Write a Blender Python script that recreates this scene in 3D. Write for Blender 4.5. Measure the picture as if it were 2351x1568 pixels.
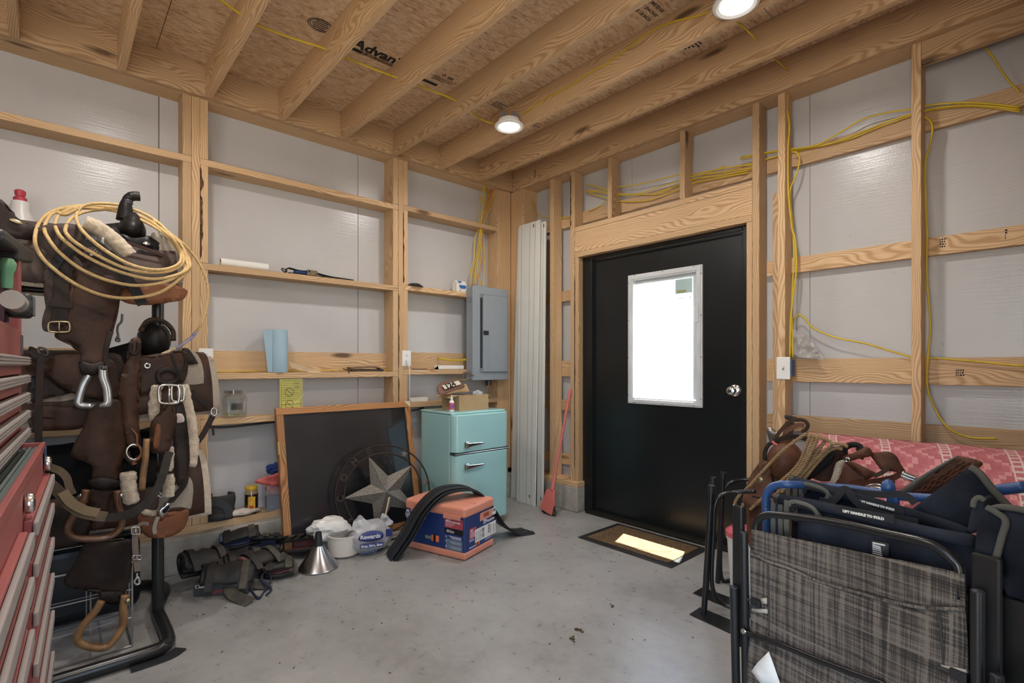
import bpy, bmesh, math, random
from mathutils import Vector, Matrix, noise
for o in list(bpy.data.objects): bpy.data.objects.remove(o)
SC = bpy.context.scene
COL = SC.collection
random.seed(7)
PI = math.pi
# ---------------------------------------------------------------- camera, light, exposure
FPX, HOR, YAW = 1162.47, 837.89, 0.83665
CAM = Vector((3.3984, -3.0753, 1.1753))
cd = bpy.data.cameras.new('camera'); cam = bpy.data.objects.new('camera', cd); COL.objects.link(cam)
cam.location = CAM; cam.rotation_euler = (PI/2, 0, YAW)
cd.sensor_width = 36; cd.lens = FPX/2351*36; cd.shift_y = (HOR-784)/2351; cd.clip_start = 0.02
SC.camera = cam
w = bpy.data.worlds.new('sky'); SC.world = w; w.use_nodes = True
wn = w.node_tree; sky = wn.nodes.new('ShaderNodeTexSky'); sky.sky_type = 'NISHITA'
sky.sun_disc = False; sky.sun_elevation = math.radians(73); sky.sun_rotation = math.radians(-19)
wn.nodes['Background'].inputs['Strength'].default_value = 1.3
wn.links.new(sky.outputs[0], wn.nodes['Background'].inputs['Color'])
sl = bpy.data.lights.new('sun', 'SUN'); sl.energy = 140; sl.angle = 0.009; sl.color = (1, .95, .87)
sun = bpy.data.objects.new('sun', sl); COL.objects.link(sun)
sun.rotation_euler = Vector((.09, -.265, -.93)).to_track_quat('-Z', 'Y').to_euler()
sun.location = (1, 3, 6)
LAMP_POWER = 11.0
vs = SC.view_settings
vs.view_transform = 'Standard'; vs.look = 'None'; vs.gamma = 1; vs.use_curve_mapping = False; vs.exposure = 0.31
# ---------------------------------------------------------------- pixel -> point helpers
FW = Vector((-math.sin(YAW), math.cos(YAW), 0)); RT = Vector((math.cos(YAW), math.sin(YAW), 0))
def ray(px, py): return FW + RT*((px-1175.5)/FPX) + Vector((0, 0, (HOR-py)/FPX))
def on(ax, val, px, py):
    d = ray(px, py); return CAM + d*((val-CAM[ax])/d[ax])
def onp(px, py, p0, n):
    d = ray(px, py); n = Vector(n); return CAM + d*((Vector(p0)-CAM).dot(n)/d.dot(n))
def dep(px, py, t): return CAM + ray(px, py)*t
# ---------------------------------------------------------------- materials
MATS = {}
def newmat(name):
    m = bpy.data.materials.new(name); m.use_nodes = True; MATS[name] = m
    return m, m.node_tree, m.node_tree.nodes['Principled BSDF']
def nd(t, ty, ins=None, **kw):
    n = t.nodes.new('ShaderNode'+ty)
    for k, v in kw.items(): setattr(n, k, v)
    for k, v in (ins or {}).items():
        if hasattr(v, 'is_linked') or isinstance(v, bpy.types.NodeSocket): t.links.new(v, n.inputs[k])
        else: n.inputs[k].default_value = v
    return n
def col4(c): return (*c, 1) if len(c) == 3 else c
def srgb(r, g, b):
    f = lambda v: (v/255/12.92 if v/255 <= .04045 else ((v/255+.055)/1.055)**2.4)
    return (f(r), f(g), f(b))
def ramp(t, fac, stops):
    n = t.nodes.new('ShaderNodeValToRGB'); cr = n.color_ramp
    while len(cr.elements) < len(stops): cr.elements.new(.5)
    for e, (p, c) in zip(cr.elements, stops): e.position = p; e.color = col4(c)
    t.links.new(fac, n.inputs[0]); return n.outputs[0]
def objvec(t, rnd=True):
    tc = nd(t, 'TexCoord').outputs['Object']
    if not rnd: return tc
    oi = nd(t, 'ObjectInfo').outputs['Random']
    sc = nd(t, 'VectorMath', {0: oi, 1: (37.3, 71.1, 53.7)}, operation='MULTIPLY').outputs[0]
    return nd(t, 'VectorMath', {0: tc, 1: sc}, operation='ADD').outputs[0]
def mat(name, c, rough=.6, metal=0., var=.12, vscale=6., bump=0., bscale=60., c2=None, stretch=(1, 1, 1), trans=0., alpha=1., coat=0., sheen=0., spec=.5):
    """plain surface with a little colour variation and fine relief"""
    if name in MATS: return MATS[name]
    m, t, b = newmat(name)
    v = nd(t, 'VectorMath', {0: objvec(t), 1: stretch}, operation='MULTIPLY').outputs[0]
    n1 = nd(t, 'TexNoise', {'Vector': v, 'Scale': vscale, 'Detail': 4.}).outputs[0]
    a = tuple(max(0, x*(1-var)) for x in c); d = c2 or tuple(min(1, x*(1+var)) for x in c)
    t.links.new(ramp(t, n1, [(.3, a), (.7, d)]), b.inputs['Base Color'])
    b.inputs['Roughness'].default_value = rough; b.inputs['Metallic'].default_value = metal; b.inputs['Specular IOR Level'].default_value = spec
    b.inputs['Transmission Weight'].default_value = trans; b.inputs['Alpha'].default_value = alpha
    b.inputs['Coat Weight'].default_value = coat; b.inputs['Sheen Weight'].default_value = sheen
    if bump:
        n2 = nd(t, 'TexNoise', {'Vector': v, 'Scale': bscale, 'Detail': 3.}).outputs[0]
        bp = nd(t, 'Bump', {'Height': n2, 'Strength': bump, 'Distance': .01}).outputs[0]
        t.links.new(bp, b.inputs['Normal'])
    return m
def woodmat(name, light, mid, dark, knots=True):
    m, t, b = newmat(name)
    v = objvec(t)
    st = nd(t, 'VectorMath', {0: v, 1: (.9, 3.2, 3.2)}, operation='MULTIPLY').outputs[0]
    n1 = nd(t, 'TexNoise', {'Vector': st, 'Scale': 1.6, 'Detail': 2.}).outputs['Color']
    off = nd(t, 'VectorMath', {0: n1, 1: (0, .16, .16)}, operation='MULTIPLY').outputs[0]
    oi = nd(t, 'ObjectInfo').outputs['Random']
    tc = nd(t, 'TexCoord').outputs['Object']
    sq = nd(t, 'VectorMath', {0: tc, 1: (.0, 1, 1)}, operation='MULTIPLY').outputs[0]
    rr = nd(t, 'VectorMath', {0: nd(t, 'CombineXYZ', {0: 0., 1: oi, 2: oi}).outputs[0], 1: (0, .22, .13)}, operation='MULTIPLY').outputs[0]
    v2 = nd(t, 'VectorMath', {0: nd(t, 'VectorMath', {0: sq, 1: off}, operation='ADD').outputs[0], 1: rr}, operation='ADD').outputs[0]
    wv = nd(t, 'TexWave', {'Vector': v2, 'Scale': 40., 'Distortion': .9, 'Detail': 2., 'Detail Scale': 1.5}, wave_type='RINGS', rings_direction='X').outputs[1]
    c = ramp(t, wv, [(.0, light), (.55, mid), (.95, dark)])
    fg = nd(t, 'TexNoise', {'Vector': nd(t, 'VectorMath', {0: v, 1: (3, 90, 90)}, operation='MULTIPLY').outputs[0], 'Scale': 1.5, 'Detail': 3.}).outputs[0]
    tone = nd(t, 'MapRange', {'Value': oi, 3: .82, 4: 1.1}).outputs[0]
    g = nd(t, 'MapRange', {'Value': fg, 1: .3, 2: .7, 3: .9, 4: 1.06}).outputs[0]
    tg = nd(t, 'Math', {0: tone, 1: g}, operation='MULTIPLY').outputs[0]
    c = nd(t, 'VectorMath', {0: c, 3: tg}, operation='SCALE').outputs[0]
    if knots:
        kv = nd(t, 'VectorMath', {0: v, 1: (1.7, 6.5, 6.5)}, operation='MULTIPLY').outputs[0]
        kn = nd(t, 'TexNoise', {'Vector': kv, 'Scale': 3.}).outputs['Color']
        kv2 = nd(t, 'VectorMath', {0: kv, 1: nd(t, 'VectorMath', {0: kn, 3: .12}, operation='SCALE').outputs[0]}, operation='ADD').outputs[0]
        vo = nd(t, 'TexVoronoi', {'Vector': kv2, 'Scale': .8}).outputs['Distance']
        kf = nd(t, 'MapRange', {'Value': vo, 1: .06, 2: .13, 3: .85, 4: 0.}).outputs[0]
        c = nd(t, 'Mix', {0: kf, 6: c, 7: (.07, .03, .012, 1)}, data_type='RGBA').outputs[2]
    t.links.new(c, b.inputs['Base Color']); b.inputs['Roughness'].default_value = .62
    bp = nd(t, 'Bump', {'Height': fg, 'Strength': .25, 'Distance': .004}).outputs[0]
    t.links.new(bp, b.inputs['Normal'])
    return m
PINE = woodmat('pine', srgb(210, 178, 138), srgb(201, 166, 125), srgb(180, 142, 101))
OAK = woodmat('frame_wood', srgb(190, 138, 88), srgb(176, 122, 74), srgb(140, 92, 50), False)
def osbmat():
    m, t, b = newmat('osb')
    v = nd(t, 'TexCoord').outputs['Object']
    c = None
    vs_ = []
    for k, (rot, sc) in enumerate((((0, 0, .2), (110, 30, 20)), ((0, 0, -.35), (90, 26, 20)))):
        mp = nd(t, 'Mapping', {'Vector': v, 'Rotation': rot, 'Scale': sc, 'Location': (k*3.1, k*5.7, 0)}).outputs[0]
        wob = nd(t, 'TexNoise', {'Vector': mp, 'Scale': .6, 'Detail': 2.}).outputs['Color']
        mp = nd(t, 'VectorMath', {0: mp, 1: wob}, operation='ADD').outputs[0]
        vo = nd(t, 'TexVoronoi', {'Vector': mp, 'Scale': 1.})
        vs_.append(nd(t, 'SeparateXYZ', {0: vo.outputs['Color']}).outputs[0])
    n0 = nd(t, 'TexNoise', {'Vector': v, 'Scale': 9., 'Detail': 4.}).outputs[0]
    mix = nd(t, 'Math', {0: vs_[0], 1: vs_[1]}, operation='ADD').outputs[0]
    mix = nd(t, 'Math', {0: mix, 1: n0}, operation='ADD').outputs[0]
    mix = nd(t, 'Math', {0: mix, 1: .4}, operation='MULTIPLY').outputs[0]
    c = ramp(t, mix, [(.2, srgb(172, 136, 100)), (.45, srgb(206, 172, 134)), (.62, srgb(214, 184, 148)), (.85, srgb(226, 202, 170))])
    sv = nd(t, 'Mapping', {'Vector': v, 'Rotation': (0, 0, .25), 'Scale': (60, 16, 20)}).outputs[0]
    sp = nd(t, 'TexNoise', {'Vector': nd(t, 'Mapping', {'Vector': v, 'Rotation': (0, 0, .1), 'Scale': (200, 45, 20)}).outputs[0], 'Scale': 1., 'Detail': 2.}).outputs[0]
    sf = nd(t, 'MapRange', {'Value': sp, 1: .62, 2: .72, 3: 0., 4: .65}).outputs[0]
    c = nd(t, 'Mix', {0: sf, 6: c, 7: col4(srgb(84, 56, 34))}, data_type='RGBA').outputs[2]
    t.links.new(c, b.inputs['Base Color']); b.inputs['Roughness'].default_value = .6
    t.links.new(nd(t, 'Bump', {'Height': mix, 'Strength': .15, 'Distance': .004}).outputs[0], b.inputs['Normal'])
    return m
OSB = osbmat()
def boardmat():
    m, t, b = newmat('white_board')
    v = nd(t, 'TexCoord').outputs['Object']
    h = nd(t, 'TexNoise', {'Vector': nd(t, 'VectorMath', {0: v, 1: (5, 5, 110)}, operation='MULTIPLY').outputs[0], 'Scale': 1., 'Detail': 2.}).outputs[0]
    d = nd(t, 'TexNoise', {'Vector': v, 'Scale': 130., 'Detail': 2.}).outputs[0]
    s = nd(t, 'TexNoise', {'Vector': v, 'Scale': 1.7, 'Detail': 5.}).outputs[0]
    c = ramp(t, s, [(.25, srgb(183, 181, 181)), (.75, srgb(194, 192, 192))])
    gn = nd(t, 'TexNoise', {'Vector': v, 'Scale': 26., 'Detail': 3.}).outputs[0]
    gf = nd(t, 'MapRange', {'Value': gn, 1: .74, 2: .78, 3: 0., 4: .35}).outputs[0]
    c = nd(t, 'Mix', {0: gf, 6: c, 7: col4(srgb(150, 138, 126))}, data_type='RGBA').outputs[2]
    t.links.new(c, b.inputs['Base Color']); b.inputs['Roughness'].default_value = .24
    b.inputs['Specular IOR Level'].default_value = .4
    hh = nd(t, 'Math', {0: h, 1: nd(t, 'Math', {0: d, 1: .6}, operation='MULTIPLY').outputs[0]}, operation='ADD').outputs[0]
    t.links.new(nd(t, 'Bump', {'Height': hh, 'Strength': .22, 'Distance': .004}).outputs[0], b.inputs['Normal'])
    return m
BOARD = boardmat()
def concmat(name, lo, mid, hi, rough):
    m, t, b = newmat(name)
    v = nd(t, 'TexCoord').outputs['Object']
    a = nd(t, 'TexNoise', {'Vector': v, 'Scale': 1.6, 'Detail': 8., 'Roughness': .62}).outputs[0]
    a2 = nd(t, 'TexNoise', {'Vector': v, 'Scale': 17., 'Detail': 6., 'Roughness': .7}).outputs[0]
    s = nd(t, 'Math', {0: nd(t, 'Math', {0: a, 1: .7}, operation='MULTIPLY').outputs[0], 1: nd(t, 'Math', {0: a2, 1: .3}, operation='MULTIPLY').outputs[0]}, operation='ADD').outputs[0]
    c = ramp(t, s, [(.36, lo), (.5, mid), (.64, hi)])
    k = nd(t, 'TexVoronoi', {'Vector': v, 'Scale': 14.}).outputs['Distance']
    kn = nd(t, 'TexNoise', {'Vector': v, 'Scale': 3., 'Detail': 2.}).outputs[0]
    kf = nd(t, 'Math', {0: nd(t, 'MapRange', {'Value': k, 1: .03, 2: .07, 3: .8, 4: 0.}).outputs[0], 1: nd(t, 'MapRange', {'Value': kn, 1: .55, 2: .62}).outputs[0]}, operation='MULTIPLY').outputs[0]
    c = nd(t, 'Mix', {0: kf, 6: c, 7: col4(srgb(96, 84, 72))}, data_type='RGBA').outputs[2]
    t.links.new(c, b.inputs['Base Color'])
    t.links.new(nd(t, 'MapRange', {'Value': a2, 1: .3, 2: .7, 3: rough-.08, 4: rough+.1}).outputs[0], b.inputs['Roughness'])
    t.links.new(nd(t, 'Bump', {'Height': a2, 'Strength': .12, 'Distance': .004}).outputs[0], b.inputs['Normal'])
    return m
CONC = concmat('concrete_floor', srgb(124, 122, 118), srgb(146, 145, 142), srgb(160, 159, 156), .32)
CURB = concmat('concrete_curb', srgb(110, 104, 96), srgb(150, 144, 134), srgb(176, 170, 160), .8)
def emis(name, c, s):
    m, t, b = newmat(name); b.inputs['Base Color'].default_value = col4(c)
    b.inputs['Emission Color'].default_value = col4(c); b.inputs['Emission Strength'].default_value = s; return m
def glassmat(name, c=(1, 1, 1), rough=0.02, blend=.25):
    m, t, b = newmat(name)
    g = nd(t, 'BsdfGlossy', {'Color': (1, 1, 1, 1), 'Roughness': rough}).outputs[0]
    tr = nd(t, 'BsdfTransparent', {'Color': col4(c)}).outputs[0]
    fr_ = nd(t, 'MapRange', {'Value': nd(t, 'LayerWeight', {'Blend': .5}).outputs['Facing'], 3: .02, 4: blend}).outputs[0]
    mx = nd(t, 'MixShader', {0: fr_, 1: tr, 2: g}).outputs[0]
    t.links.new(mx, t.nodes['Material Output'].inputs[0]); return m
# ---------------------------------------------------------------- mesh helpers
def smooth(pts, n=6, closed=False):
    P = [Vector(p) for p in pts]; out = []; L = len(P)
    rng = range(L if closed else L-1)
    for i in rng:
        p0 = P[i-1] if (closed or i > 0) else P[0]*2-P[1]
        p1 = P[i]; p2 = P[(i+1) % L]
        p3 = P[(i+2) % L] if (closed or i+2 < L) else P[-1]*2-P[-2]
        for k in range(n):
            u = k/n
            out.append(.5*((2*p1)+(p2-p0)*u+(2*p0-5*p1+4*p2-p3)*u*u+(3*p1-p0-3*p2+p3)*u**3))
    if not closed: out.append(P[-1])
    return out
class MB:
    def __init__(s): s.v = []; s.f = []
    def add(s, vs, fs):
        o = len(s.v); s.v += [Vector(v) for v in vs]; s.f += [tuple(i+o for i in f) for f in fs]; return s
    def box(s, c, d, m=None):
        x, y, z = (k/2 for k in d); M = m or Matrix()
        vs = [Vector(c) + M @ Vector(p) for p in ((-x,-y,-z),(x,-y,-z),(x,y,-z),(-x,y,-z),(-x,-y,z),(x,-y,z),(x,y,z),(-x,y,z))]
        return s.add(vs, [(0,3,2,1),(4,5,6,7),(0,1,5,4),(1,2,6,5),(2,3,7,6),(3,0,4,7)])
    def bb(s, lo, hi): return s.box([(a+b)/2 for a, b in zip(lo, hi)], [abs(b-a) for a, b in zip(lo, hi)])
    def tube(s, path, r, seg=10, closed=False, flat=1., up=(0, 0, 1)):
        P = [Vector(p) for p in path]; n = len(P); vs = []; fs = []
        prev = None
        for i, p in enumerate(P):
            a = P[i-1] if (i > 0 or closed) else P[i]; b_ = P[(i+1) % n] if (i < n-1 or closed) else P[i]
            t = (b_-a)
            t = t.normalized() if t.length > 1e-9 else Vector((1, 0, 0))
            if prev is None:
                u = Vector(up); u = u - t*u.dot(t)
                if u.length < 1e-3: u = t.orthogonal()
            else:
                u = prev - t*prev.dot(t)
                if u.length < 1e-6: u = t.orthogonal()
            u.normalize(); prev = u; w_ = t.cross(u)
            rr = r[i] if isinstance(r, (list, tuple)) else r
            for k in range(seg):
                an = 2*PI*k/seg
                vs.append(p + u*(math.cos(an)*rr) + w_*(math.sin(an)*rr*flat))
        m = n if closed else n-1
        for i in range(m):
            for k in range(seg):
                j = (i+1) % n
                fs.append((i*seg+k, i*seg+(k+1) % seg, j*seg+(k+1) % seg, j*seg+k))
        if not closed:
            fs.append(tuple(range(seg))[::-1]); fs.append(tuple((n-1)*seg+k for k in range(seg)))
        return s.add(vs, fs)
    def strap(s, path, w, th, nrm=(1, 0, 0)):
        """flat band: width w across the path, thickness th along nrm"""
        P = [Vector(p) for p in path]; n = len(P); vs = []; fs = []
        for i, p in enumerate(P):
            t = (P[min(i+1, n-1)]-P[max(i-1, 0)]).normalized()
            nn = Vector(nrm[i] if isinstance(nrm, list) else nrm); nn = nn - t*nn.dot(t)
            if nn.length < 1e-4: nn = t.orthogonal()
            nn.normalize(); sd = t.cross(nn)
            ww = w[i] if isinstance(w, (list, tuple)) else w
            vs += [p-sd*ww/2, p+sd*ww/2, p+sd*ww/2+nn*th, p-sd*ww/2+nn*th]
        for i in range(n-1):
            a = i*4; b_ = a+4
            fs += [(a, a+1, b_+1, b_), (a+1, a+2, b_+2, b_+1), (a+2, a+3, b_+3, b_+2), (a+3, a, b_, b_+3)]
        fs += [(3, 2, 1, 0), (n*4-4, n*4-3, n*4-2, n*4-1)]
        return s.add(vs, fs)
    def lathe(s, prof, org, seg=24, m=None, ang=2*PI):
        M = m or Matrix(); vs = []; fs = []; n = len(prof); full = abs(ang-2*PI) < 1e-6
        ns = seg if full else seg+1
        for k in range(ns):
            a = ang*k/seg
            for r, z in prof: vs.append(Vector(org) + M @ Vector((r*math.cos(a), r*math.sin(a), z)))
        for k in range(seg):
            k2 = (k+1) % ns
            for i in range(n-1): fs.append((k*n+i, k2*n+i, k2*n+i+1, k*n+i+1))
        return s.add(vs, fs)
    def prism(s, poly, dvec):
        P = [Vector(p) for p in poly]; n = len(P); d = Vector(dvec)
        fs = [tuple(range(n))[::-1], tuple(range(n, 2*n))]
        fs += [(i, (i+1) % n, (i+1) % n+n, i+n) for i in range(n)]
        return s.add(P+[p+d for p in P], fs)
    def ball(s, c, r, m=None, sub=2):
        bm = bmesh.new(); bmesh.ops.create_icosphere(bm, subdivisions=sub, radius=1)
        M = m or Matrix(); R = Vector(r) if not isinstance(r, (int, float)) else Vector((r, r, r))
        bm.verts.ensure_lookup_table()
        vs = [Vector(c)+M @ Vector((v.co.x*R.x, v.co.y*R.y, v.co.z*R.z)) for v in bm.verts]
        fs = [tuple(v.index for v in f.verts) for f in bm.faces]; bm.free()
        return s.add(vs, fs)
    def build(s, name, m, parent=None, sm=False, bevel=0., loc=None, rot=None, solid=0., sub=0, bseg=2):
        me = bpy.data.meshes.new(name)
        org = Vector(loc) if loc is not None else (sum(s.v, Vector())/len(s.v))
        Rm = rot or Matrix.Identity(3)
        Ri = Rm.transposed()
        me.from_pydata([Ri @ (v-org) for v in s.v], [], s.f); me.validate()
        bm = bmesh.new(); bm.from_mesh(me); bmesh.ops.recalc_face_normals(bm, faces=bm.faces); bm.to_mesh(me); bm.free()
        if sm:
            me.polygons.foreach_set('use_smooth', [True]*len(me.polygons))
            if sm != 2:
                try: me.set_sharp_from_angle(angle=math.radians(42))
                except Exception: pass
        o = bpy.data.objects.new(name, me); COL.objects.link(o)
        o.location = org; o.rotation_euler = Rm.to_euler()
        me.materials.append(m if not isinstance(m, str) else MATS[m])
        if solid:
            md = o.modifiers.new('solid', 'SOLIDIFY'); md.thickness = solid; md.offset = 0
        if sub:
            md = o.modifiers.new('sub', 'SUBSURF'); md.levels = sub; md.render_levels = sub
        if bevel:
            md = o.modifiers.new('bevel', 'BEVEL'); md.width = bevel; md.segments = bseg; md.limit_method = 'ANGLE'; md.angle_limit = math.radians(40)
        if parent: setp(o, parent)
        return o
def setp(o, parent):
    bpy.context.view_layer.update() if False else None
    o.parent = parent; o.matrix_parent_inverse = parent_mat(parent).inverted()
def parent_mat(p):
    m = Matrix.LocRotScale(p.location, p.rotation_euler, p.scale)
    if p.parent: m = parent_mat(p.parent) @ p.matrix_parent_inverse @ m
    return m
def tag(o, label, cat, group=None):
    o['label'] = label; o['category'] = cat
    if group: o['group'] = group
    return o
def thing(name, label, cat, loc, group=None):
    o = bpy.data.objects.new(name, None); COL.objects.link(o); o.location = loc; o.empty_display_size = .05
    return tag(o, label, cat, group)
def struct(o): o['kind'] = 'structure'; return o
def plank(name, lo, hi, axis, parent, m=None, bevel=.0022):
    """board with its grain along the named axis"""
    lo = Vector(lo); hi = Vector(hi)
    R = {'x': Matrix.Identity(3), 'y': Matrix.Rotation(PI/2, 3, 'Z'), 'z': Matrix.Rotation(-PI/2, 3, 'Y')}[axis]
    return MB().bb(lo, hi).build(name, m or PINE, parent, bevel=bevel, loc=(lo+hi)/2, rot=R)
def text(name, body, size, org, xdir, ydir, m, parent=None, bold=0., sx=1.):
    cu = bpy.data.curves.new(name, 'FONT'); cu.body = body; cu.size = size; cu.offset = bold; cu.extrude = .0003; cu.resolution_u = 2
    o = bpy.data.objects.new(name, cu); me = bpy.data.meshes.new_from_object(o)
    bpy.data.objects.remove(o); bpy.data.curves.remove(cu)
    X = Vector(xdir).normalized(); Y = Vector(ydir).normalized(); Z = X.cross(Y)
    M = Matrix((X*sx, Y, Z)).transposed()
    me.transform(M.to_4x4()); me.materials.append(m)
    ob = bpy.data.objects.new(name, me); COL.objects.link(ob); ob.location = org
    if parent: setp(ob, parent)
    return ob
def sheet(name, pts, m, parent=None, th=.004, disp=None, L=.03, sm=True, closed_n=5, nrm=None, sub=0, raw=False):
    """outline (3-D points) filled, subdivided, displaced by disp(co) and given thickness"""
    P = [Vector(p) for p in pts] if raw else smooth(pts, closed_n, True)
    bm = bmesh.new(); vs = [bm.verts.new(p) for p in P]
    bm.faces.new(vs); bmesh.ops.triangulate(bm, faces=bm.faces)
    for _ in range(7):
        e = [e for e in bm.edges if e.calc_length() > L]
        if not e: break
        bmesh.ops.subdivide_edges(bm, edges=e, cuts=1)
        bmesh.ops.triangulate(bm, faces=[f for f in bm.faces if len(f.verts) > 3])
        bmesh.ops.beautify_fill(bm, faces=bm.faces, edges=[e for e in bm.edges if not e.is_boundary])
    if disp:
        for v in bm.verts: v.co = v.co + Vector(disp(v.co))
    bmesh.ops.recalc_face_normals(bm, faces=bm.faces)
    org = sum((v.co for v in bm.verts), Vector())/len(bm.verts)
    for v in bm.verts: v.co -= org
    me = bpy.data.meshes.new(name); bm.to_mesh(me); bm.free()
    if sm: me.polygons.foreach_set('use_smooth', [True]*len(me.polygons))
    o = bpy.data.objects.new(name, me); COL.objects.link(o); o.location = org
    me.materials.append(m if not isinstance(m, str) else MATS[m])
    md = o.modifiers.new('solid', 'SOLIDIFY'); md.thickness = th; md.offset = 0
    if parent: setp(o, parent)
    return o
def copy_tree(o, parent=None):
    c = o.copy(); COL.objects.link(c); c.parent = parent
    for ch in list(o.children): copy_tree(ch, c)
    return c
def rotz(a): return Matrix.Rotation(a, 3, 'Z')
# ================================================================ room shell
CZ = 2.926; JB = 2.742          # underside of subfloor, underside of joists
BLK = mat('black_plastic', (.012, .012, .013), .45)
floor = struct(MB().bb((-.35, -5.2, -.1), (5.0, .35, 0)).build('floor', CONC, loc=(0, 0, 0)))
# little bits of straw and dirt lying about on the slab
mb = MB()
for _ in range(130):
    x, y = random.uniform(.3, 2.4), random.uniform(-2.9, -.2); a = random.uniform(0, 6.3); l = random.uniform(.002, .012)
    mb.box((x, y, .0016), (l, random.uniform(.001, .0035), .003), rotz(a))
for cx, cy, k in ((*on(2, 0, 1330, 1448).xy, 14), (*on(2, 0, 1313, 1468).xy, 10), (*on(2, 0, 1405, 1393).xy, 6)):
    for _ in range(k): mb.box((cx+random.gauss(0, .012), cy+random.gauss(0, .008), .003), (random.uniform(.004, .014), .004, .005), rotz(random.uniform(0, 6)))
db = mb.build('floor_debris', mat('debris', srgb(92, 74, 50), .9), floor); db['kind'] = 'stuff'
# ---- left wall: boards, girts and posts
wl = struct(MB().bb((-.24, -5.2, .0), (-.196, .35, 3.1)).build('wall_left', mat('sheathing', srgb(120, 110, 100), .9)))
ys = [-5.2, -5.085, -3.855, -2.625, -1.395, -.165, .18]
for a, b_ in zip(ys, ys[1:]):
    MB().bb((-.195, a+.002, .2), (-.18, b_-.002, 3.0)).build('white_panel', BOARD, wl, bevel=.001)
MB().bb((-.24, -5.2, 0), (.035, .2, .2)).build('concrete_curb', CURB, wl, bevel=.006)
XB, XF = -.18, -.04
plank('bottom_plate', (XB, -5.1, .2), (XF+.01, -.03, .24), 'y', wl)
R = [.24, .852, 1.126, 1.777, 2.391]
TH = .038
def bay(y0, y1, dz, tops):
    for z in tops: plank('girt', (XB, y0, z+dz-TH), (XF, y1, z+dz), 'y', wl)
    plank('backing_board', (XB, y0+.04, 1.126+dz+.001), (XB+.038, y1-.04, 1.264+dz), 'y', wl)
pA, pB = (-2.485, -2.443), (-1.137, -1.097)
bay(-5.1, pA[0], 0, [.852, 1.126, 1.777, 2.391])
bay(pA[1], pB[0], 0, [.852, 1.126, 1.777, 2.391])
bay(pB[1], -.15, .012, [.872, 1.126, 1.777, 2.391])
for y0, y1 in (pA, pB):
    plank('post', (XB, y0+.0005, .24), (XF+.003, y1-.0005, JB), 'z', wl)
    for ya, yb, dz in ((y0-.045, y0-.0005, 0), (y1+.0005, y1+.042, .012 if y0 > -2 else 0)):
        zz = [.24, .852+dz, 1.126+dz, 1.777+dz, 2.391+dz, JB+TH]
        for i in range(5):
            z0 = zz[i] + (.001 if i else 0); z1 = zz[i+1]-TH-.001
            if i == 2: z1 += 0
            plank('post_block', (XB, ya, z0), (XF, yb, z1), 'z', wl)
plank('post', (XB, -.148, .24), (XF, .0115, JB), 'z', wl)
plank('ledger', (-.038, -5.1, JB), (0, -.0, CZ), 'y', wl)
plank('top_plate', (XB, -5.1, JB), (-.04, 0, JB+.038), 'y', wl)
BARK = mat('bark', srgb(58, 40, 28), .95, var=.5, vscale=30., bump=1., bscale=60, c2=srgb(104, 74, 50))
def bark(x0, x1, y0, y1, z0, z1, p, seed):
    mb = MB(); n = 26; V = []; 
    for i in range(n+1):
        z = z0+(z1-z0)*i/n; k = .5+.6*noise.noise(Vector((seed, i*.35, 0))); k = max(.1, min(1, k)) if 0 < i < n else .05
        V += [Vector((x0, y0, z)), Vector((x1, y0, z)) if abs(x1-x0) < abs(y1-y0) else Vector((x0+(x1-x0)*k, y0, z)), Vector((x1, y0+(y1-y0)*k, z)) if abs(x1-x0) < abs(y1-y0) else Vector((x0+(x1-x0)*k, y1, z)), Vector((x0, y0+(y1-y0)*k, z)) if abs(x1-x0) < abs(y1-y0) else Vector((x0, y1, z))]
    F = [(i*4+a, i*4+(a+1) % 4, i*4+4+(a+1) % 4, i*4+4+a) for i in range(n) for a in range(4)]+[(0, 1, 2, 3), (n*4, n*4+1, n*4+2, n*4+3)]
    return mb.add(V, F).build('bark_edge', BARK, p)
bark(-.0402, -.0375, -2.4425, -2.420, 1.80, 2.34, wl, 1); bark(-.0402, -.036, -1.1365, -1.125, .30, 1.08, wl, 2); bark(-.0402, -.036, -1.1365, -1.126, 1.15, 1.72, wl, 3); bark(-.0402, -.0375, -1.0965, -1.082, 1.80, 2.35, wl, 6); bark(-.0402, -.036, -2.4845, -2.475, .3, 1.0, wl, 8)
# ---- right wall
wr = struct(MB().bb((-.24, .2, 0), (.76, .24, 3.1)).bb((2.05, .2, 0), (5, .24, 3.1)).bb((.76, .2, 2.03), (2.05, .24, 3.1)).build('wall_right', MATS['sheathing'], loc=(0, .2, 0)))
PY0, PY1 = .182, .197
for a, b_, z0 in ((-.2, .70, .2), (.70, 1.15, 2.25), (1.152, 2.10, 2.25), (2.102, 2.372, .2), (2.374, 3.594, .2), (3.596, 5, .2)):
    MB().bb((a, PY0, z0), (b_, PY1, 3.0)).build('white_panel', BOARD, wr, bevel=.001)
MB().bb((-.2, -.0, 0), (.762, .24, .2)).build('concrete_curb', CURB, wr, bevel=.008)
MB().bb((2.09, -.0, 0), (5, .24, .2)).build('concrete_curb', CURB, wr, bevel=.008)
plank('bottom_plate', (.15, .002, .2), (.762, .18, .24), 'x', wr)
plank('bottom_plate', (2.09, .002, .2), (4.9, .18, .24), 'x', wr)
YF, YB = .04, .18
def stud(x0, x1, z0=.24, z1=JB, y0=YF, y1=.145, nm='stud'): plank(nm, (x0, y0, z0), (x1, y1, z1), 'z', wr)
stud(-.038, .13, z0=.24, y0=.012, y1=.18, nm='corner_post')
stud(.425, .468); stud(.655, .699); stud(.703, .742, z1=2.04)
stud(2.070, 2.1035, z1=2.04); stud(2.105, 2.145); stud(2.249, 2.289); stud(2.867, 2.905); stud(3.48, 3.518)
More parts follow.
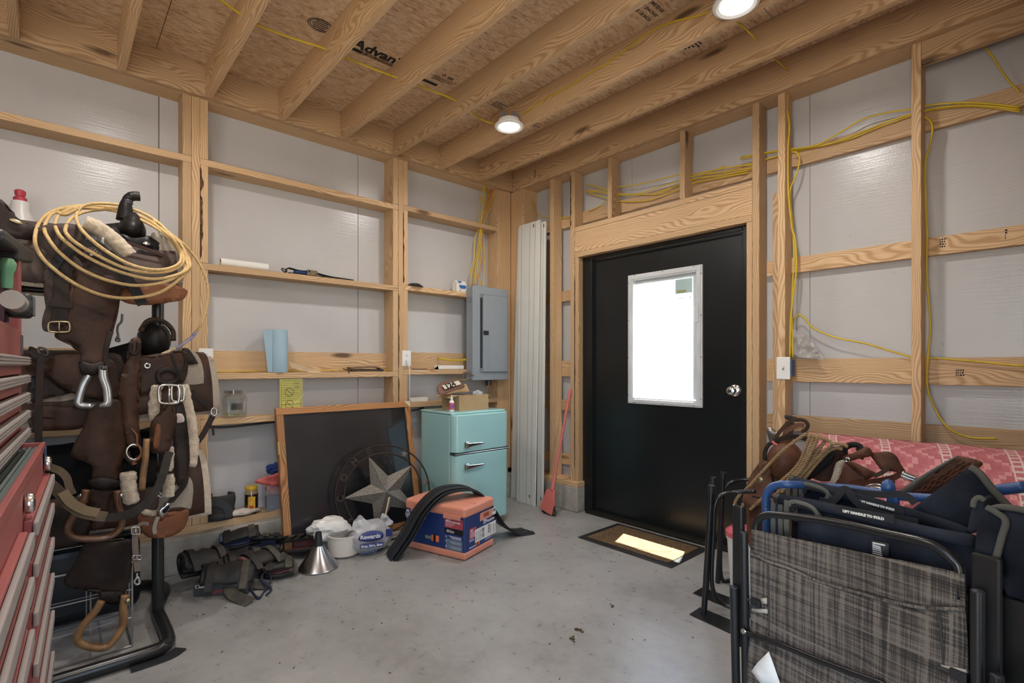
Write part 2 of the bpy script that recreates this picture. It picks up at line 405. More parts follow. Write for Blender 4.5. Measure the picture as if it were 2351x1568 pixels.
stud(1.03, 1.068, 2.287, nm='cripple_stud'); stud(1.627, 1.665, 2.287, nm='cripple_stud')
stud(2.195, 2.225, .24, 2.20, .11, .142, 'batten')
plank('header_plate', (.7005, YF, 2.041), (2.1035, YB, 2.082), 'x', wr)
plank('door_header', (.7005, YF+.002, 2.083), (2.1035, YF+.042, 2.248), 'x', wr)
plank('header_plate', (.7005, YF, 2.249), (2.1035, YB-.01, 2.286), 'x', wr)
for z0, z1 in ((2.34, 2.437), (1.716, 1.806), (1.077, 1.211), (.788, .88), (.33, .42)):
    plank('girt', (.132, .146, z0), (.70, .18, z1), 'x', wr)
    plank('girt', (2.146, .146, z0), (4.9, .18, z1), 'x', wr)
plank('girt', (.7005, .146, 2.34), (2.104, .18, 2.437), 'x', wr)
plank('ledger', (.0, 0, JB), (4.9, .038, CZ), 'x', wr)
plank('ledger_block', (2.906, YF, 2.63), (3.479, YF+.038, JB-.001), 'x', wr)
plank('top_plate', (.0, .04, JB), (4.9, .18, JB+.038), 'x', wr)
bark(.699, .712, .0375, .0405, .35, 1.9, wr, 4); bark(.655, .672, .0375, .0405, 2.3, 2.72, wr, 5)
def stamp(x, z, rows, n, seed, y=.1456):
    random.seed(seed); mb = MB()
    for r_ in range(rows):
        xx = x
        for k in range(n): l = random.uniform(.003, .008); mb.box((xx+l/2, y, z-r_*.012), (l, .0006, .007)); xx += l+.003
    mb.build('lumber_stamp', MATS['black_ink'] if 'black_ink' in MATS else mat('black_ink', (.02, .018, .016), .8), wr)
stamp(2.96, 1.79, 4, 3, 1); stamp(3.19, 1.79, 4, 1, 2); stamp(3.02, 1.15, 3, 4, 3)
# ---- ceiling: subfloor panels and joists
ce = struct(MB().bb((-.2, -5.2, 2.95), (5, .3, 3.0)).build('ceiling', MATS['sheathing']))
xs = [-.058, 1.162, 2.382, 3.602, 4.9]
for i, (a, b_) in enumerate(zip(xs, xs[1:])):
    yy = [-5.1, -2.66, -.22, .1] if i % 2 == 0 else [-5.1, -3.88, -1.44, .1]
    for c, d in zip(yy, yy[1:]):
        MB().bb((a+.0015, c+.0015, CZ), (b_-.0015, d-.0015, CZ+.022)).build('subfloor_panel', OSB, ce, loc=(0, 0, CZ))
for i in range(-6, 7):
    y = -2.812+.4064*i
    plank('joist', (.0005, y-.019, JB), (4.9, y+.019, CZ-.0005), 'x', ce, bevel=.003)
# ---- walls behind and beside the camera
wb = struct(MB().bb((-.24, -5.24, 0), (2.7, -5.18, 3.1)).bb((4.5, -5.24, 0), (5.04, -5.18, 3.1)).bb((2.7, -5.24, 2.3), (4.5, -5.18, 3.1)).build('wall_back', BOARD, loc=(0, -5.2, 0)))  # doorway gap is added, out of view, to let bounced daylight in
wf = struct(MB().bb((4.96, -5.2, 0), (5.02, -3.9, 3.1)).bb((4.96, -2.9, 0), (5.02, .24, 3.1)).bb((4.96, -3.9, 2.2), (5.02, -2.9, 3.1)).build('wall_near', BOARD, loc=(5, 0, 0)))  # unseen opening put in so sunlit ground outside brightens the ceiling
# partition whose jamb shows at the picture's edge
pt = struct(MB().bb((3.50, -1.80, .0), (3.515, .02, 2.74)).build('wall_partition', BOARD, loc=(3.5, 0, 0)))
plank('jamb', (3.352, -1.885, .0), (3.49, -1.845, 2.742), 'z', pt)
for y in (-1.3, -.75, -.2): plank('stud', (3.402, y, 0), (3.499, y+.038, 2.742), 'z', pt)
for z in (.3, .83, 1.14, 1.76, 2.38): plank('girt', (3.44, -1.84, z), (3.499, -1.3005, z+.09), 'y', pt)
# outside: bright gravel yard seen through the door glass, extended to bounce sun into the added openings
struct(MB().bb((-30, .26, -.25), (30, 60, -.15)).bb((5.03, -30, -.25), (30, .26, -.15)).bb((-30, -30, -.25), (-.36, .26, -.15)).bb((-.36, -30, -.25), (5.03, -5.25, -.15)).build('yard_ground', mat('gravel', srgb(100, 96, 89), .95, vscale=2.), loc=(0, 10, -.2)))
# ---------------------------------------------------------------- printing on the subfloor
INK = mat('black_ink', (.02, .018, .016), .8)
Zt = CZ-.0006
def ctext(body, size, x, y, bold=0., sx=1., flip=False):
    """printed on the underside: letters advance along +y, tops towards +x"""
    return text('printed_lettering', body, size, (x, y, Zt), (0, 1, 0), (1, 0, 0), INK, ce, bold, sx)
ctext('AdvanTech', .105, .752, -1.872, .004, .96)
mb = MB().bb((.715, -1.87, Zt-.0003), (.742, -1.30, Zt)); mb.build('printed_bar', INK, ce)
text('printed_lettering', 'SUBFLOORING', .027, (.72, -1.80, Zt-.0012), (0, 1, 0), (1, 0, 0), mat('osb_tone', srgb(176, 140, 104), .7), ce, .0006, 1.15)
# certification marks
mb = MB()
c0 = Vector((.80, -2.06, Zt))
for r in (.062, .052): mb.tube([c0+Vector((math.cos(a)*r*.8, math.sin(a)*r, 0)) for a in [k*PI/16 for k in range(33)]][:-1], .0022, 4, True, flat=1.)
for k in range(5): mb.box(c0+Vector((-.028+k*.014, 0, 0)), (.007, .085-abs(k-2)*.014, .0006))
mb.build('printed_mark', INK, ce)
ctext('SFI', .034, .835, -1.30, .001)
mb = MB()
for k in range(4): mb.box((.853+.010*math.cos(k*PI/2), -1.33+.010*math.sin(k*PI/2), Zt), (.009, .009, .0006), rotz(PI/4))
mb.build('printed_mark', INK, ce)
for k, s in enumerate(('CERTIFIED SOURCING', 'www.fiberlabel.org', 'XX-000000')): pass
for k, wd in enumerate((.15, .13, .12, .08)):
    mb = MB(); random.seed(k)
    yy = -1.375
    while yy < -1.375+wd:
        l = random.uniform(.006, .02); mb.box((.818-k*.012, yy+l/2, Zt), (.005, l, .0006)); yy += l+.005
    mb.build('printed_line', INK, ce)
def block(x, y, rows, wd, h, seed, sp=.018):
    random.seed(seed); mb = MB()
    for k in range(rows):
        yy = y
        while yy < y+wd*random.uniform(.6, 1):
            l = random.uniform(.006, .016); mb.box((x-k*sp, yy+l/2, Zt), (h, l, .0006)); yy += l+.004
    mb.build('printed_line', INK, ce)
block(.83, -.90, 4, .10, .009, 5); block(.80, -.52, 4, .09, .008, 8)
ctext('SELF SPACING', .024, 1.99, -.985, .0006); ctext('SPACE 1/8 INCH', .024, 1.95, -1.0, .0006); ctext('T&G EDGE', .024, 2.03, -.95, .0006)
block(2.04, -.53, 5, .09, .011, 9, .02)
random.seed(11)
# lumber stamps on the right hand ledger
mb = MB()
for k in range(5): mb.box((.285+k%2*.004, -.0004, 2.80+k*.013), (.012, .0006, .009))
mb.build('lumber_stamp', INK, wr)
# ================================================================ door with a glazed light
DB = mat('door_black', (.0055, .0072, .0082), .28, var=.2, vscale=2., bump=.03, bscale=200)
door = struct(MB().bb((.842, .115, .0225), (1.168, .155, 2.005)).bb((1.754, .115, .0225), (2.022, .155, 2.005)).bb((1.168, .115, .0225), (1.754, .155, .89)).bb((1.168, .115, 1.843), (1.754, .155, 2.005)).build('door_1', DB, loc=(1.43, .13, 0)))
for lo, hi in (((.7435, .09, 0), (.84, .175, 2.039)), ((2.024, .09, 0), (2.069, .175, 2.039)), ((.841, .09, 2.008), (2.023, .175, 2.039))):
    MB().bb(lo, hi).build('door_frame', DB, door, bevel=.004)
for lo, hi in (((.841, .103, .02), (.85, .113, 2.0)), ((2.014, .103, .02), (2.023, .113, 2.0)), ((.851, .103, 1.993), (2.013, .113, 2.007))):
    MB().bb(lo, hi).build('door_stop', DB, door, bevel=.002)
MB().bb((.80, .05, 0), (2.06, .18, .022)).build('threshold', mat('threshold_bronze', (.03, .026, .02), .5, .6), door, bevel=.004)
LF = mat('light_frame_white', srgb(196, 198, 200), .45)
lx0, lx1, lz0, lz1 = 1.168, 1.754, .89, 1.843
mb = MB()
for lo, hi in (((lx0, .103, lz0), (lx0+.045, .16, lz1)), ((lx1-.045, .103, lz0), (lx1, .16, lz1)), ((lx0+.045, .103, lz0), (lx1-.045, .16, lz0+.045)), ((lx0+.045, .103, lz1-.045), (lx1-.045, .16, lz1))): mb.bb(lo, hi)
lf = mb.build('window_frame', LF, door, bevel=.004)
mb = MB()
for lo, hi in (((lx0+.012, .099, lz0+.012), (lx0+.034, .103, lz1-.012)), ((lx1-.034, .099, lz0+.012), (lx1-.012, .103, lz1-.012)), ((lx0+.034, .099, lz0+.012), (lx1-.034, .103, lz0+.034)), ((lx0+.034, .099, lz1-.034), (lx1-.034, .103, lz1-.012))): mb.bb(lo, hi)
mb.build('frame_bead', LF, lf, bevel=.0015)
SCREW = mat('screw_dark', (.05, .05, .05), .4, .8)
mb = MB()
for k in range(3):
    xk = lx0+.06+k*(lx1-lx0-.12)/2
    for z in (lz0+.008, lz1-.008): mb.ball((xk, .1025, z), (.004, .002, .004), sub=1)
for k in range(4):
    zk = lz0+.06+k*(lz1-lz0-.12)/3
    for x in (lx0+.008, lx1-.008): mb.ball((x, .1025, zk), (.004, .002, .004), sub=1)
mb.build('frame_screws', SCREW, lf)
GL = glassmat('pane_glass', (.97, .985, .985), blend=.16)
for y in (.114, .15): MB().bb((lx0+.046, y, lz0+.046), (lx1-.046, y+.003, lz1-.046)).build('pane', GL, lf)
SLAT = mat('blind_slat', srgb(232, 234, 236), .5, var=.02)
sb = SLAT.node_tree.nodes['Principled BSDF']
mb = MB(); z = lz0+.055
Rs = Matrix.Rotation(math.radians(62), 3, 'X')
while z < lz1-.075:
    mb.box((( lx0+lx1)/2-.012, .132, z), (lx1-lx0-.135, .0062, .0005), Rs); z += .0145
bl = mb.build('blind_slats', SLAT, lf); bl['kind'] = 'stuff'
mb = MB().bb((lx0+.05, .122, lz1-.072), (lx1-.05, .142, lz1-.046)).bb((lx1-.075, .121, lz0+.05), (lx1-.046, .126, lz1-.07)).build('blind_headrail', LF, lf, bevel=.002)
for x in (lx0+.12, lx1-.16): MB().tube([(x, .127, lz0+.05), (x, .127, lz1-.07)], .0008, 5).build('blind_cord', LF, lf)
MB().bb((lx1-.046, .094, 1.46), (lx1-.022, .104, 1.59)).build('blind_slider', LF, lf, bevel=.002)
mb = MB().bb((lx1-.2, .1125, 1.665), (lx1-.075, .1135, 1.765)).build('glass_sticker', mat('sticker_teal', srgb(168, 192, 190), .6), lf)
MB().bb((lx1-.19, .1118, 1.735), (lx1-.09, .1125, 1.752)).build('sticker_band', mat('sticker_pale', srgb(170, 190, 186), .6), lf)
MB().bb((lx1-.19, .1118, 1.672), (lx1-.12, .1125, 1.688)).build('sticker_band', mat('sticker_gold', srgb(150, 146, 96), .6), lf)
text('glass_lettering', 'lakehome', .026, (lx1-.185, .1115, 1.628), (1, 0, 0), (0, 0, 1), INK, lf, .0008)
CHR = mat('chrome', (.75, .74, .72), .18, 1., var=.03)
MB().lathe([(0, 0), (.037, 0), (.037, .006), (.03, .012), (.016, .016), (.013, .032), (.022, .04), (.027, .052), (.025, .066), (.012, .073), (0, .074)], (1.967, .115, 1.014), 28, Matrix.Rotation(PI/2, 3, 'X')).build('door_knob', CHR, door, sm=True)
MB().lathe([(0, 0), (.010, 0), (.0085, .018), (0, .019)], (1.967, .042, 1.014), 16, Matrix.Rotation(PI/2, 3, 'X')).build('knob_lock', mat('lock_dark', (.2, .2, .2), .3, 1.), door, sm=True)
# ================================================================ ceiling lamps
LENS = emis('lamp_lens', (1, .96, .9), 9.)
WHT = mat('white_plastic', srgb(228, 226, 222), .4, var=.02)
for i, (x, y) in enumerate(((.925, -.868), (2.422, -.888), (.925, -2.80), (2.42, -2.80), (4.1, -1.8), (4.1, -3.6))):
    lab = ('round white ceiling downlight near the corner above the green fridge', 'round white ceiling downlight over the black door', 'round ceiling downlight above the stacked saddles', 'round ceiling downlight in the middle of the room', 'round ceiling downlight beyond the partition jamb', 'round ceiling downlight by the near wall')[i]
    t = thing('ceiling_downlight', lab, 'light', (x, y, 2.745), 'ceiling downlights')
    MB().lathe([(.068, -.012), (.082, -.018), (.094, -.013), (.096, -.006), (.07, .0), (.07, .03), (.062, .034), (0, .034)], (x, y, 2.745), 40).build('trim_ring', WHT, t, sm=True)
    MB().lathe([(0, -.0135), (.05, -.0135), (.069, -.011)], (x, y, 2.745), 32).build('lens', LENS, t, sm=True)
    mb = MB()
    for k in range(18): mb.box((x+.052*math.cos(k*PI/9), y+.052*math.sin(k*PI/9), 2.796), (.018, .004, .034), rotz(k*PI/9))
    mb.build('heat_sink', mat('heat_sink_grey', (.35, .35, .35), .5, .3), t)
    ld = bpy.data.lights.new('downlight', 'AREA'); ld.shape = 'DISK'; ld.size = .13; ld.energy = LAMP_POWER; ld.color = (1, .955, .905); ld.spread = math.radians(170)
    lo = bpy.data.objects.new('downlight_light', ld); COL.objects.link(lo); lo.location = (x, y, 2.722); setp(lo, t)
# soft white dots: hanger bracket holding each lamp between the joists
# ================================================================ things along the far corner
def cv(ox, oy, s): return lambda X, Y: (ox+X/s, oy+Y/s)
YEL = mat('yellow_cable_jacket', srgb(206, 176, 40), .45)
ORG = mat('orange_cable_jacket', srgb(200, 112, 58), .45)
WHC = mat('white_cable_jacket', srgb(225, 224, 220), .45)
BKC = mat('black_cable_jacket', (.015, .015, .016), .5)
STL = mat('steel', (.55, .55, .54), .3, 1.)
DST = mat('dark_steel', (.09, .085, .08), .42, .8)
RUB = mat('black_rubber', (.016, .017, .019), .5, var=.3, vscale=9.)
CARD = mat('cardboard', srgb(176, 146, 106), .85)
PAPER = mat('white_paper', srgb(226, 224, 218), .8, var=.03)
# ---- green retro fridge
MINT = mat('mint_enamel', srgb(162, 208, 206), .28, var=.03, vscale=3., coat=.4)
fr = thing('fridge', 'mint green retro two-door fridge with chrome latch handles', 'fridge', (.33, -.778, 0))
MB().bb((.10, -1.026, .028), (.478, -.530, .826)).build('body', MINT, fr, bevel=.012)
MB().bb((.10, -1.030, .826), (.50, -.526, .840)).build('top_cover', MINT, fr, bevel=.006)
def rdoor(z0, z1):
    pr = []
    for k in range(7):
        a = PI/2*k/6; pr.append((.49+.055*math.sin(a)-.0, -1.029+.045-.045*math.cos(a)))
    for k in range(7):
        a = PI/2*k/6; pr.append((.49+.055*math.cos(a), -.526-.045+.045*math.sin(a)))
    pr = [(.482, -1.029)]+pr+[(.482, -.526)]
    return MB().prism([(x, y, z0) for x, y in pr], (0, 0, z1-z0))
d1 = rdoor(.562, .826).build('upper_door', MINT, fr, sm=True, bevel=.008, bseg=3)
d2 = rdoor(.05, .545).build('lower_door', MINT, fr, sm=True, bevel=.008, bseg=3)
MB().bb((.482, -1.028, .546), (.537, -.527, .561)).build('door_gasket', BLK, fr)
MB().bb((.48, -1.029, .5505), (.547, -.526, .5565)).build('chrome_strip', CHR, fr, bevel=.002)
for dd, z in ((d1, .615), (d2, .462)):
    h = MB().bb((.545, -.955, z-.026), (.566, -.915, z+.026)).build('latch_base', CHR, dd, bevel=.008)
    mb = MB()
    mb.prism([(.566, -.945, z-.016), (.566, -.945, z+.016), (.566, -.80, z+.010), (.566, -.79, z), (.566, -.80, z-.003)], (.012, 0, 0))
    mb.build('latch_lever', CHR, dd, bevel=.004)
for x, y in ((.45, -.98), (.45, -.57), (.14, -.98), (.14, -.57)): MB().lathe([(0, 0), (.02, 0), (.02, .03), (0, .03)], (x, y, 0), 14).build('foot', BLK, fr, sm=True)
# ---- things on the fridge
bx = thing('cardboard_box', 'open brown cardboard box standing on the green fridge', 'box', (.29, -.75, .841))
z0, z1 = .8405, .952
for lo, hi in (((.395, -.888, z0), (.399, -.612, z1)), ((.18, -.888, z0), (.184, -.612, z1)), ((.184, -.888, z0), (.395, -.884, z1)), ((.184, -.616, z0), (.395, -.612, z1)), ((.184, -.884, z0), (.395, -.616, z0+.004))): MB().bb(lo, hi).build('side', CARD, bx)
MB().prism([(.184, -.612, z1), (.395, -.612, z1), (.385, -.56, z1-.03), (.19, -.55, z1-.035)], (0, .002, .003)).build('flap', CARD, bx)
MB().prism([(.182, -.88, z1), (.182, -.62, z1), (.13, -.62, z1+.07), (.13, -.88, z1+.07)], (-.003, 0, .001)).build('flap', CARD, bx)
MB().prism([(.184, -.887, z1), (.395, -.887, z1), (.39, -.965, z1-.018), (.19, -.965, z1-.018)], (0, 0, .003)).build('flap', CARD, bx)
cl = thing('crumpled_plastic', 'crumpled clear plastic wrap poking out of the cardboard box', 'plastic wrap', (.29, -.70, .93))
def crumple(mb, c, r, seed, amp=.35, sub=3, fr_=2.2):
    i0 = len(mb.v); mb.ball((0, 0, 0), 1, sub=sub)
    for v in mb.v[i0:]:
        n = noise.noise(v*fr_+Vector((seed, seed*1.7, 0)))*amp + abs(noise.noise(v*fr_*2.3+Vector((0, seed, seed))))*amp*.8 - amp*.3
        q = v*(1+n); v.x = c[0]+q.x*r[0]; v.y = c[1]+q.y*r[1]; v.z = c[2]+q.z*r[2]
    return mb
CLR = mat('clear_wrap', srgb(190, 196, 200), .25, alpha=.75)
crumple(MB(), (.33, -.66, .945), (.05, .04, .035), 3).build('wrap', CLR, cl)
gp = tag(MB().bb((.24, -.86, .955), (.36, -.72, .967)).build('grey_bracket', mat('grey_metal', srgb(120, 122, 126), .4, .5), bevel=.003), 'flat grey metal bracket lying across the cardboard box', 'bracket')
gp.rotation_euler = (.05, -.05, .4)
BRN = mat('brown_vinyl', srgb(112, 80, 66), .6)
tg = thing('number_bib', 'brown leather rodeo number tag reading 124 on the cardboard box', 'number tag', (.26, -.90, .96))
q0 = Vector((.36, -1.02, .962)); ux = Vector((-.25, .95, .17)).normalized(); uy = Vector((-.6, -.12, .55)).normalized()
def qp(a, b_): return q0+ux*a+uy*b_
sheet('plate', [qp(0, 0), qp(.02, .075), (qp(.14, .09)), qp(.26, .075), qp(.275, 0), qp(.14, -.012)], BRN, tg, .008, lambda c: (0, 0, .012*math.sin((c-q0).dot(ux)/.27*PI)), .03)
MB().prism([qp(.045, .016)+Vector((.014, 0, .018)), qp(.045, .056)+Vector((.014, 0, .018)), qp(.235, .056)+Vector((.014, 0, .018)), qp(.235, .016)+Vector((.014, 0, .018))], ux.cross(uy)*.001).build('number_patch', mat('patch_cream', srgb(205, 196, 178), .7), tg)
text('number', '124', .062, qp(.062, .017)+ux.cross(uy)*.0022+Vector((.014, 0, .018)), ux, uy, INK, tg, .003, 1.25)
MB().tube(smooth([qp(.27, .04), qp(.33, .08), qp(.38, .13), qp(.42, .11), qp(.46, .07)], 5), .006, 6, flat=.4).build('strap', BRN, tg, sm=True)
gl = thing('glue_bottle', 'small white glue bottle with pink label on the green fridge', 'bottle', (.332, -.968, .841))
g0 = (.40, -.955, .8405)
MB().lathe([(0, 0), (.0165, 0), (.018, .004), (.018, .066), (.014, .078), (.0085, .082), (.0085, .088), (0, .088)], g0, 20).build('bottle_body', WHT, gl, sm=True)
MB().lathe([(.0182, .014), (.0184, .014), (.0184, .062), (.0182, .062)], g0, 20).build('label_wrap', mat('pink_label', srgb(206, 70, 110), .5, c2=srgb(214, 96, 130)), gl, sm=True)
MB().lathe([(0, .088), (.010, .088), (.0095, .096), (.004, .104), (.0025, .122), (0, .122)], g0, 16).build('nozzle_cap', WHT, gl, sm=True)
MB().lathe([(.0185, .030), (.0187, .030), (.0187, .046), (.0185, .046)], g0, 20, Matrix.Rotation(-.9, 3, 'Z'), 1.6).build('label_mark', mat('purple_print', srgb(110, 90, 180), .5), gl)
# ---- grey breaker panel
GREY = mat('panel_grey', srgb(142, 150, 158), .42, var=.03, bump=.02)
bp = thing('breaker_panel', 'grey metal breaker panel mounted on the left wall above the fridge', 'breaker panel', (0, -.3, 1.44))
MB().bb((-.038, -.495, 1.055), (.052, -.115, 1.828)).build('box', GREY, bp, bevel=.003)
MB().bb((.0525, -.503, 1.047), (.060, -.107, 1.836)).build('cover', GREY, bp, bevel=.003)
MB().bb((.0605, -.428, 1.11), (.064, -.12, 1.775)).build('door_recess', mat('panel_grey_dark', srgb(120, 128, 136), .5), bp, bevel=.004)
dr = MB().bb((.066, -.40, 1.118), (.074, -.128, 1.768)).build('panel_door', GREY, bp, bevel=.003)
for y in (-.375, -.36, -.345, -.33): MB().bb((.0742, y, 1.13), (.0752, y+.004, 1.757)).build('door_rib', GREY, dr)
MB().bb((.0745, -.40, 1.43), (.080, -.345, 1.465)).build('latch', BLK, dr, bevel=.002)
MB().bb((.0645, -.425, 1.15), (.066, -.405, 1.74)).build('breaker_strip', BLK, bp)
for y, zs in ((-.48, (1.10, 1.445, 1.79)), (-.118, (1.10, 1.445, 1.79))):
    for z in zs: MB().ball((.061, y, z), (.003, .007, .007), sub=1).build('screw', STL, bp)
for z in (1.16, 1.44, 1.70): MB().ball((.075, -.142, z), (.003, .007, .007), sub=1).build('door_rivet', STL, dr)
for z in (1.10, 1.72): MB().lathe([(.018, 0), (.026, 0), (.026, .001), (.018, .001)], (.006, -.4955, z), 20, Matrix.Rotation(PI/2, 3, 'X')).build('knockout', mat('knock_grey', srgb(104, 110, 116), .5), bp)
MB().lathe([(0, 0), (.026, 0), (.026, .02), (.03, .022), (.03, .036), (.022, .038), (.022, .06), (0, .06)], (.0, -.28, .997), 20).build('conduit_stub', DST, bp, sm=True)
# ---- cables hanging into the breaker panel
def cable(label, pts, r=.0042, m=YEL, flat=.65, n=6, grp=None, nm='cable'):
    o = MB().tube(smooth(pts, n), r, 8, flat=flat).build(nm, m, sm=2); return tag(o, label, 'cable', grp)
K3 = cv(860, 340, 3.563)
def wl_(X, Y, x=-.075): return on(0, x, *K3(X, Y))
V = [[(890, 310), (860, 450), (855, 600), (848, 670), (820, 740), (815, 900), (785, 1000), (775, 1120)],
     [(905, 315), (880, 450), (868, 600), (860, 670), (850, 760), (830, 900), (800, 1000), (790, 1120)],
     [(915, 320), (890, 480), (874, 600), (866, 680), (850, 840), (830, 960), (815, 1060), (810, 1120)],
     [(945, 330), (910, 480), (886, 600), (870, 700), (880, 800), (860, 950), (830, 1050), (822, 1120)],
     [(975, 340), (920, 500), (890, 600), (880, 720), (896, 830), (900, 960), (892, 1060), (885, 1125)],
     [(1010, 340), (950, 480), (900, 600), (878, 690), (860, 850), (840, 950), (850, 1060), (880, 1125)]]
for i, v in enumerate(V): cable('yellow electrical cable running down the wall into the grey breaker panel', [wl_(X, Y, -.085+.010*(i % 3)) for X, Y in v], grp='cables above the breaker panel')
for i, v in enumerate([[(965, 335), (920, 480), (892, 600), (880, 700), (890, 850), (880, 950), (850, 1050), (838, 1120)], [(955, 330), (925, 450), (885, 610), (870, 760), (850, 850), (820, 1000), (805, 1120)]]):
    cable('orange electrical cable running down the wall into the grey breaker panel', [wl_(X, Y, -.065-.012*i) for X, Y in v], m=ORG, grp='orange cables above the breaker panel')
K5 = cv(880, 600, 3.921)
for k in range(3): cable('yellow cable entering the side of the breaker panel above the white box', [on(0, -.135+.006*k, *K5(495, 862+k*5)), on(0, -.06, *K5(560, 880+k*4)), on(0, -.05, *K5(640, 888+k*3)), on(0, -.045, *K5(752, 880+k*5))], grp='cables into the panel side')
cable('thin yellow cable sagging from the girt to the panel bottom', [on(0, -.1, *K5(625, 1020)), on(0, -.08, *K5(650, 1055)), on(0, -.06, *K5(720, 1065)), on(0, -.02, *K5(775, 1060))], r=.003)
# ---- small things on the girts of the last bay
ld = thing('rubber_disc', 'flat black rubber disc lying on a girt in the corner bay', 'rubber disc', (-.09, -.96, 1.79))
c = on(2, 1.79, *K5(290, 208)); c = Vector((-.075, -.975, 1.7895))
MB().lathe([(0, 0), (.068, 0), (.07, .004), (.06, .008), (.05, .018), (.046, .02), (0, .02)], c, 28).build('lid_disc', RUB, ld, sm=True)
MB().lathe([(.02, .0202), (.04, .0202), (.04, .024), (.02, .024)], c, 24).build('lid_ridge', RUB, ld, sm=True)
mc = thing('milk_carton', 'small white and blue paper carton on a girt beside the breaker panel', 'carton', (-.09, -.56, 1.79))
yk = on(0, -.06, *K5(660, 240)).y; y2 = on(0, -.06, *K5(755, 240)).y
MB().bb((-.13, yk+.004, 1.7895), (-.065, y2, 1.862)).build('carton_body', PAPER, mc, bevel=.002)
MB().prism([(-.13, yk+.004, 1.862), (-.065, yk+.004, 1.862), (-.098, yk+.004, 1.892)], (0, y2-yk-.004, 0)).build('carton_top', PAPER, mc)
BLU = mat('blue_print', srgb(52, 108, 176), .6)
MB().bb((-.0645, yk+.03, 1.83), (-.0640, y2-.006, 1.85)).bb((-.0645, yk+.04, 1.82), (-.0640, y2-.016, 1.83)).build('blue_emblem', BLU, mc)
MB().prism([(-.078, yk+.02, 1.884), (-.065, yk+.035, 1.866), (-.078, yk+.07, 1.884)], (.002, 0, .001)).build('blue_top_print', BLU, mc)
MB().bb((-.0645, yk+.035, 1.80), (-.0640, yk+.05, 1.812)).build('pink_print', mat('pink_print', srgb(190, 150, 160), .6), mc)
rt = thing('white_router', 'white plastic box on a girt under the yellow cables', 'junction box', (-.1, -.7, 1.14))
ya, yb = on(0, -.08, *K5(485, 940)).y, on(0, -.08, *K5(715, 940)).y
MB().bb((-.13, ya, 1.1395), (-.06, yb, 1.172)).build('case', WHT, rt, bevel=.006)
MB().prism([(-.128, ya, 1.14), (-.062, ya, 1.14), (-.062, ya-.04, 1.14), (-.062, ya-.002, 1.165), (-.128, ya-.002, 1.165)][:4], (0, 0, .004)).build('end_flap', WHT, rt)
tool = tag(MB().bb((-.11, ya-.22, 1.139), (-.1, ya-.08, 1.145)).build('black_strip', RUB), 'thin black strip lying on a girt below the right outlet', 'strip')
wbx = tag(MB().bb((-.12, -1.03, .8855), (-.06, -.86, .918)).build('flat_white_box', mat('offwhite_box', srgb(206, 200, 188), .7), bevel=.002), 'flat off-white box on the girt behind the fridge', 'box')
# ---- outlets, switch and cords
def outlet(y, z, lab, plug):
    t = thing('wall_outlet', lab, 'outlet', (-.03, y, z))
    MB().bb((-.0365, y-.038, z-.06), (-.031, y+.038, z+.06)).build('cover_plate', WHT, t, bevel=.003)
    MB().bb((-.09, y-.028, z-.05), (-.0367, y+.028, z+.05)).build('outlet_box', mat('box_blue', srgb(70, 96, 130), .5), t)
    for dz in (.021, -.021):
        s_ = MB().lathe([(0, 0), (.0165, 0), (.0165, .0015), (0, .0015)], (-.031, y, z+dz), 22, Matrix.Rotation(PI/2, 3, 'Y')).build('receptacle', WHT, t)
        MB().bb((-.0293, y-.0075, z+dz), (-.0289, y-.0055, z+dz+.008)).bb((-.0293, y+.0055, z+dz), (-.0289, y+.0075, z+dz+.007)).box((-.0291, y, z+dz-.007), (.0004, .004, .005)).build('slots', INK, s_)
    return t
outlet(-2.414, 1.213, 'white double outlet on the post beside the stacked saddles', False)
o2 = outlet(-1.07, 1.226, 'white double outlet on the post with a white cord plugged in', True)
pc = thing('power_cord', 'thin white power cord hanging from the right outlet', 'cord', (-.02, -1.07, 1.2))
MB().box((-.018, -1.07, 1.2), (.02, .022, .026)).build('plug', WHC, pc, bevel=.004)
MB().tube(smooth([(-.012, -1.07, 1.187), (-.004, -1.062, 1.14), (-.015, -1.055, 1.0), (-.02, -1.05, .92), (-.03, -1.03, .89)], 8), .003, 8).build('cord', WHC, pc, sm=2)
cable('thin yellow cable lying along the girt behind the blue towel roll', [(-.05, -2.42, 1.15), (-.05, -2.36, 1.136), (-.11, -2.2, 1.138), (-.12, -1.9, 1.138), (-.12, -1.5, 1.138), (-.1, -1.25, 1.136), (-.1, -1.19, 1.140)], r=.003)
cable('black cable sagging along the wall under the lowest girt', [(-.06, -2.44, .812), (-.06, -2.3, .797), (-.07, -2.05, .805), (-.09, -1.75, .812), (-.08, -1.3, .81), (-.06, -1.19, .809), (-.025, -1.12, .815), (-.02, -1.07, .82), (-.03, -.98, .828), (-.10, -.88, .83)], r=.007, m=BKC, flat=1)
# ---- things on the girts of the middle bay
K4 = cv(400, 560, 3.734)
def shelf(z, X, Y, x=None): return on(0, -.08 if x is None else x, *K4(X, Y))
pr_ = thing('paper_tube', 'white cardboard tube lying on a girt of the middle bay', 'tube', (-.08, -2.3, 1.79))
ya, yb = on(0, -.085, *K4(395, 140)).y, on(0, -.085, *K4(800, 190)).y
MB().lathe([(.019, 0), (.025, 0), (.025, yb-ya), (.019, yb-ya), (.019, 0)], (-.085, ya, 1.803), 24, Matrix.Rotation(-PI/2, 3, 'X')).build('roll', PAPER, pr_, sm=True)
MB().lathe([(.0165, .001), (.0188, .001), (.0188, yb-ya-.001), (.0165, yb-ya-.001), (.0165, .001)], (-.085, ya, 1.803), 24, Matrix.Rotation(-PI/2, 3, 'X')).build('core', CARD, pr_, sm=True)
rs = thing('ratchet_strap', 'black ratchet strap with blue webbing on a girt', 'ratchet strap', (-.08, -1.75, 1.78))
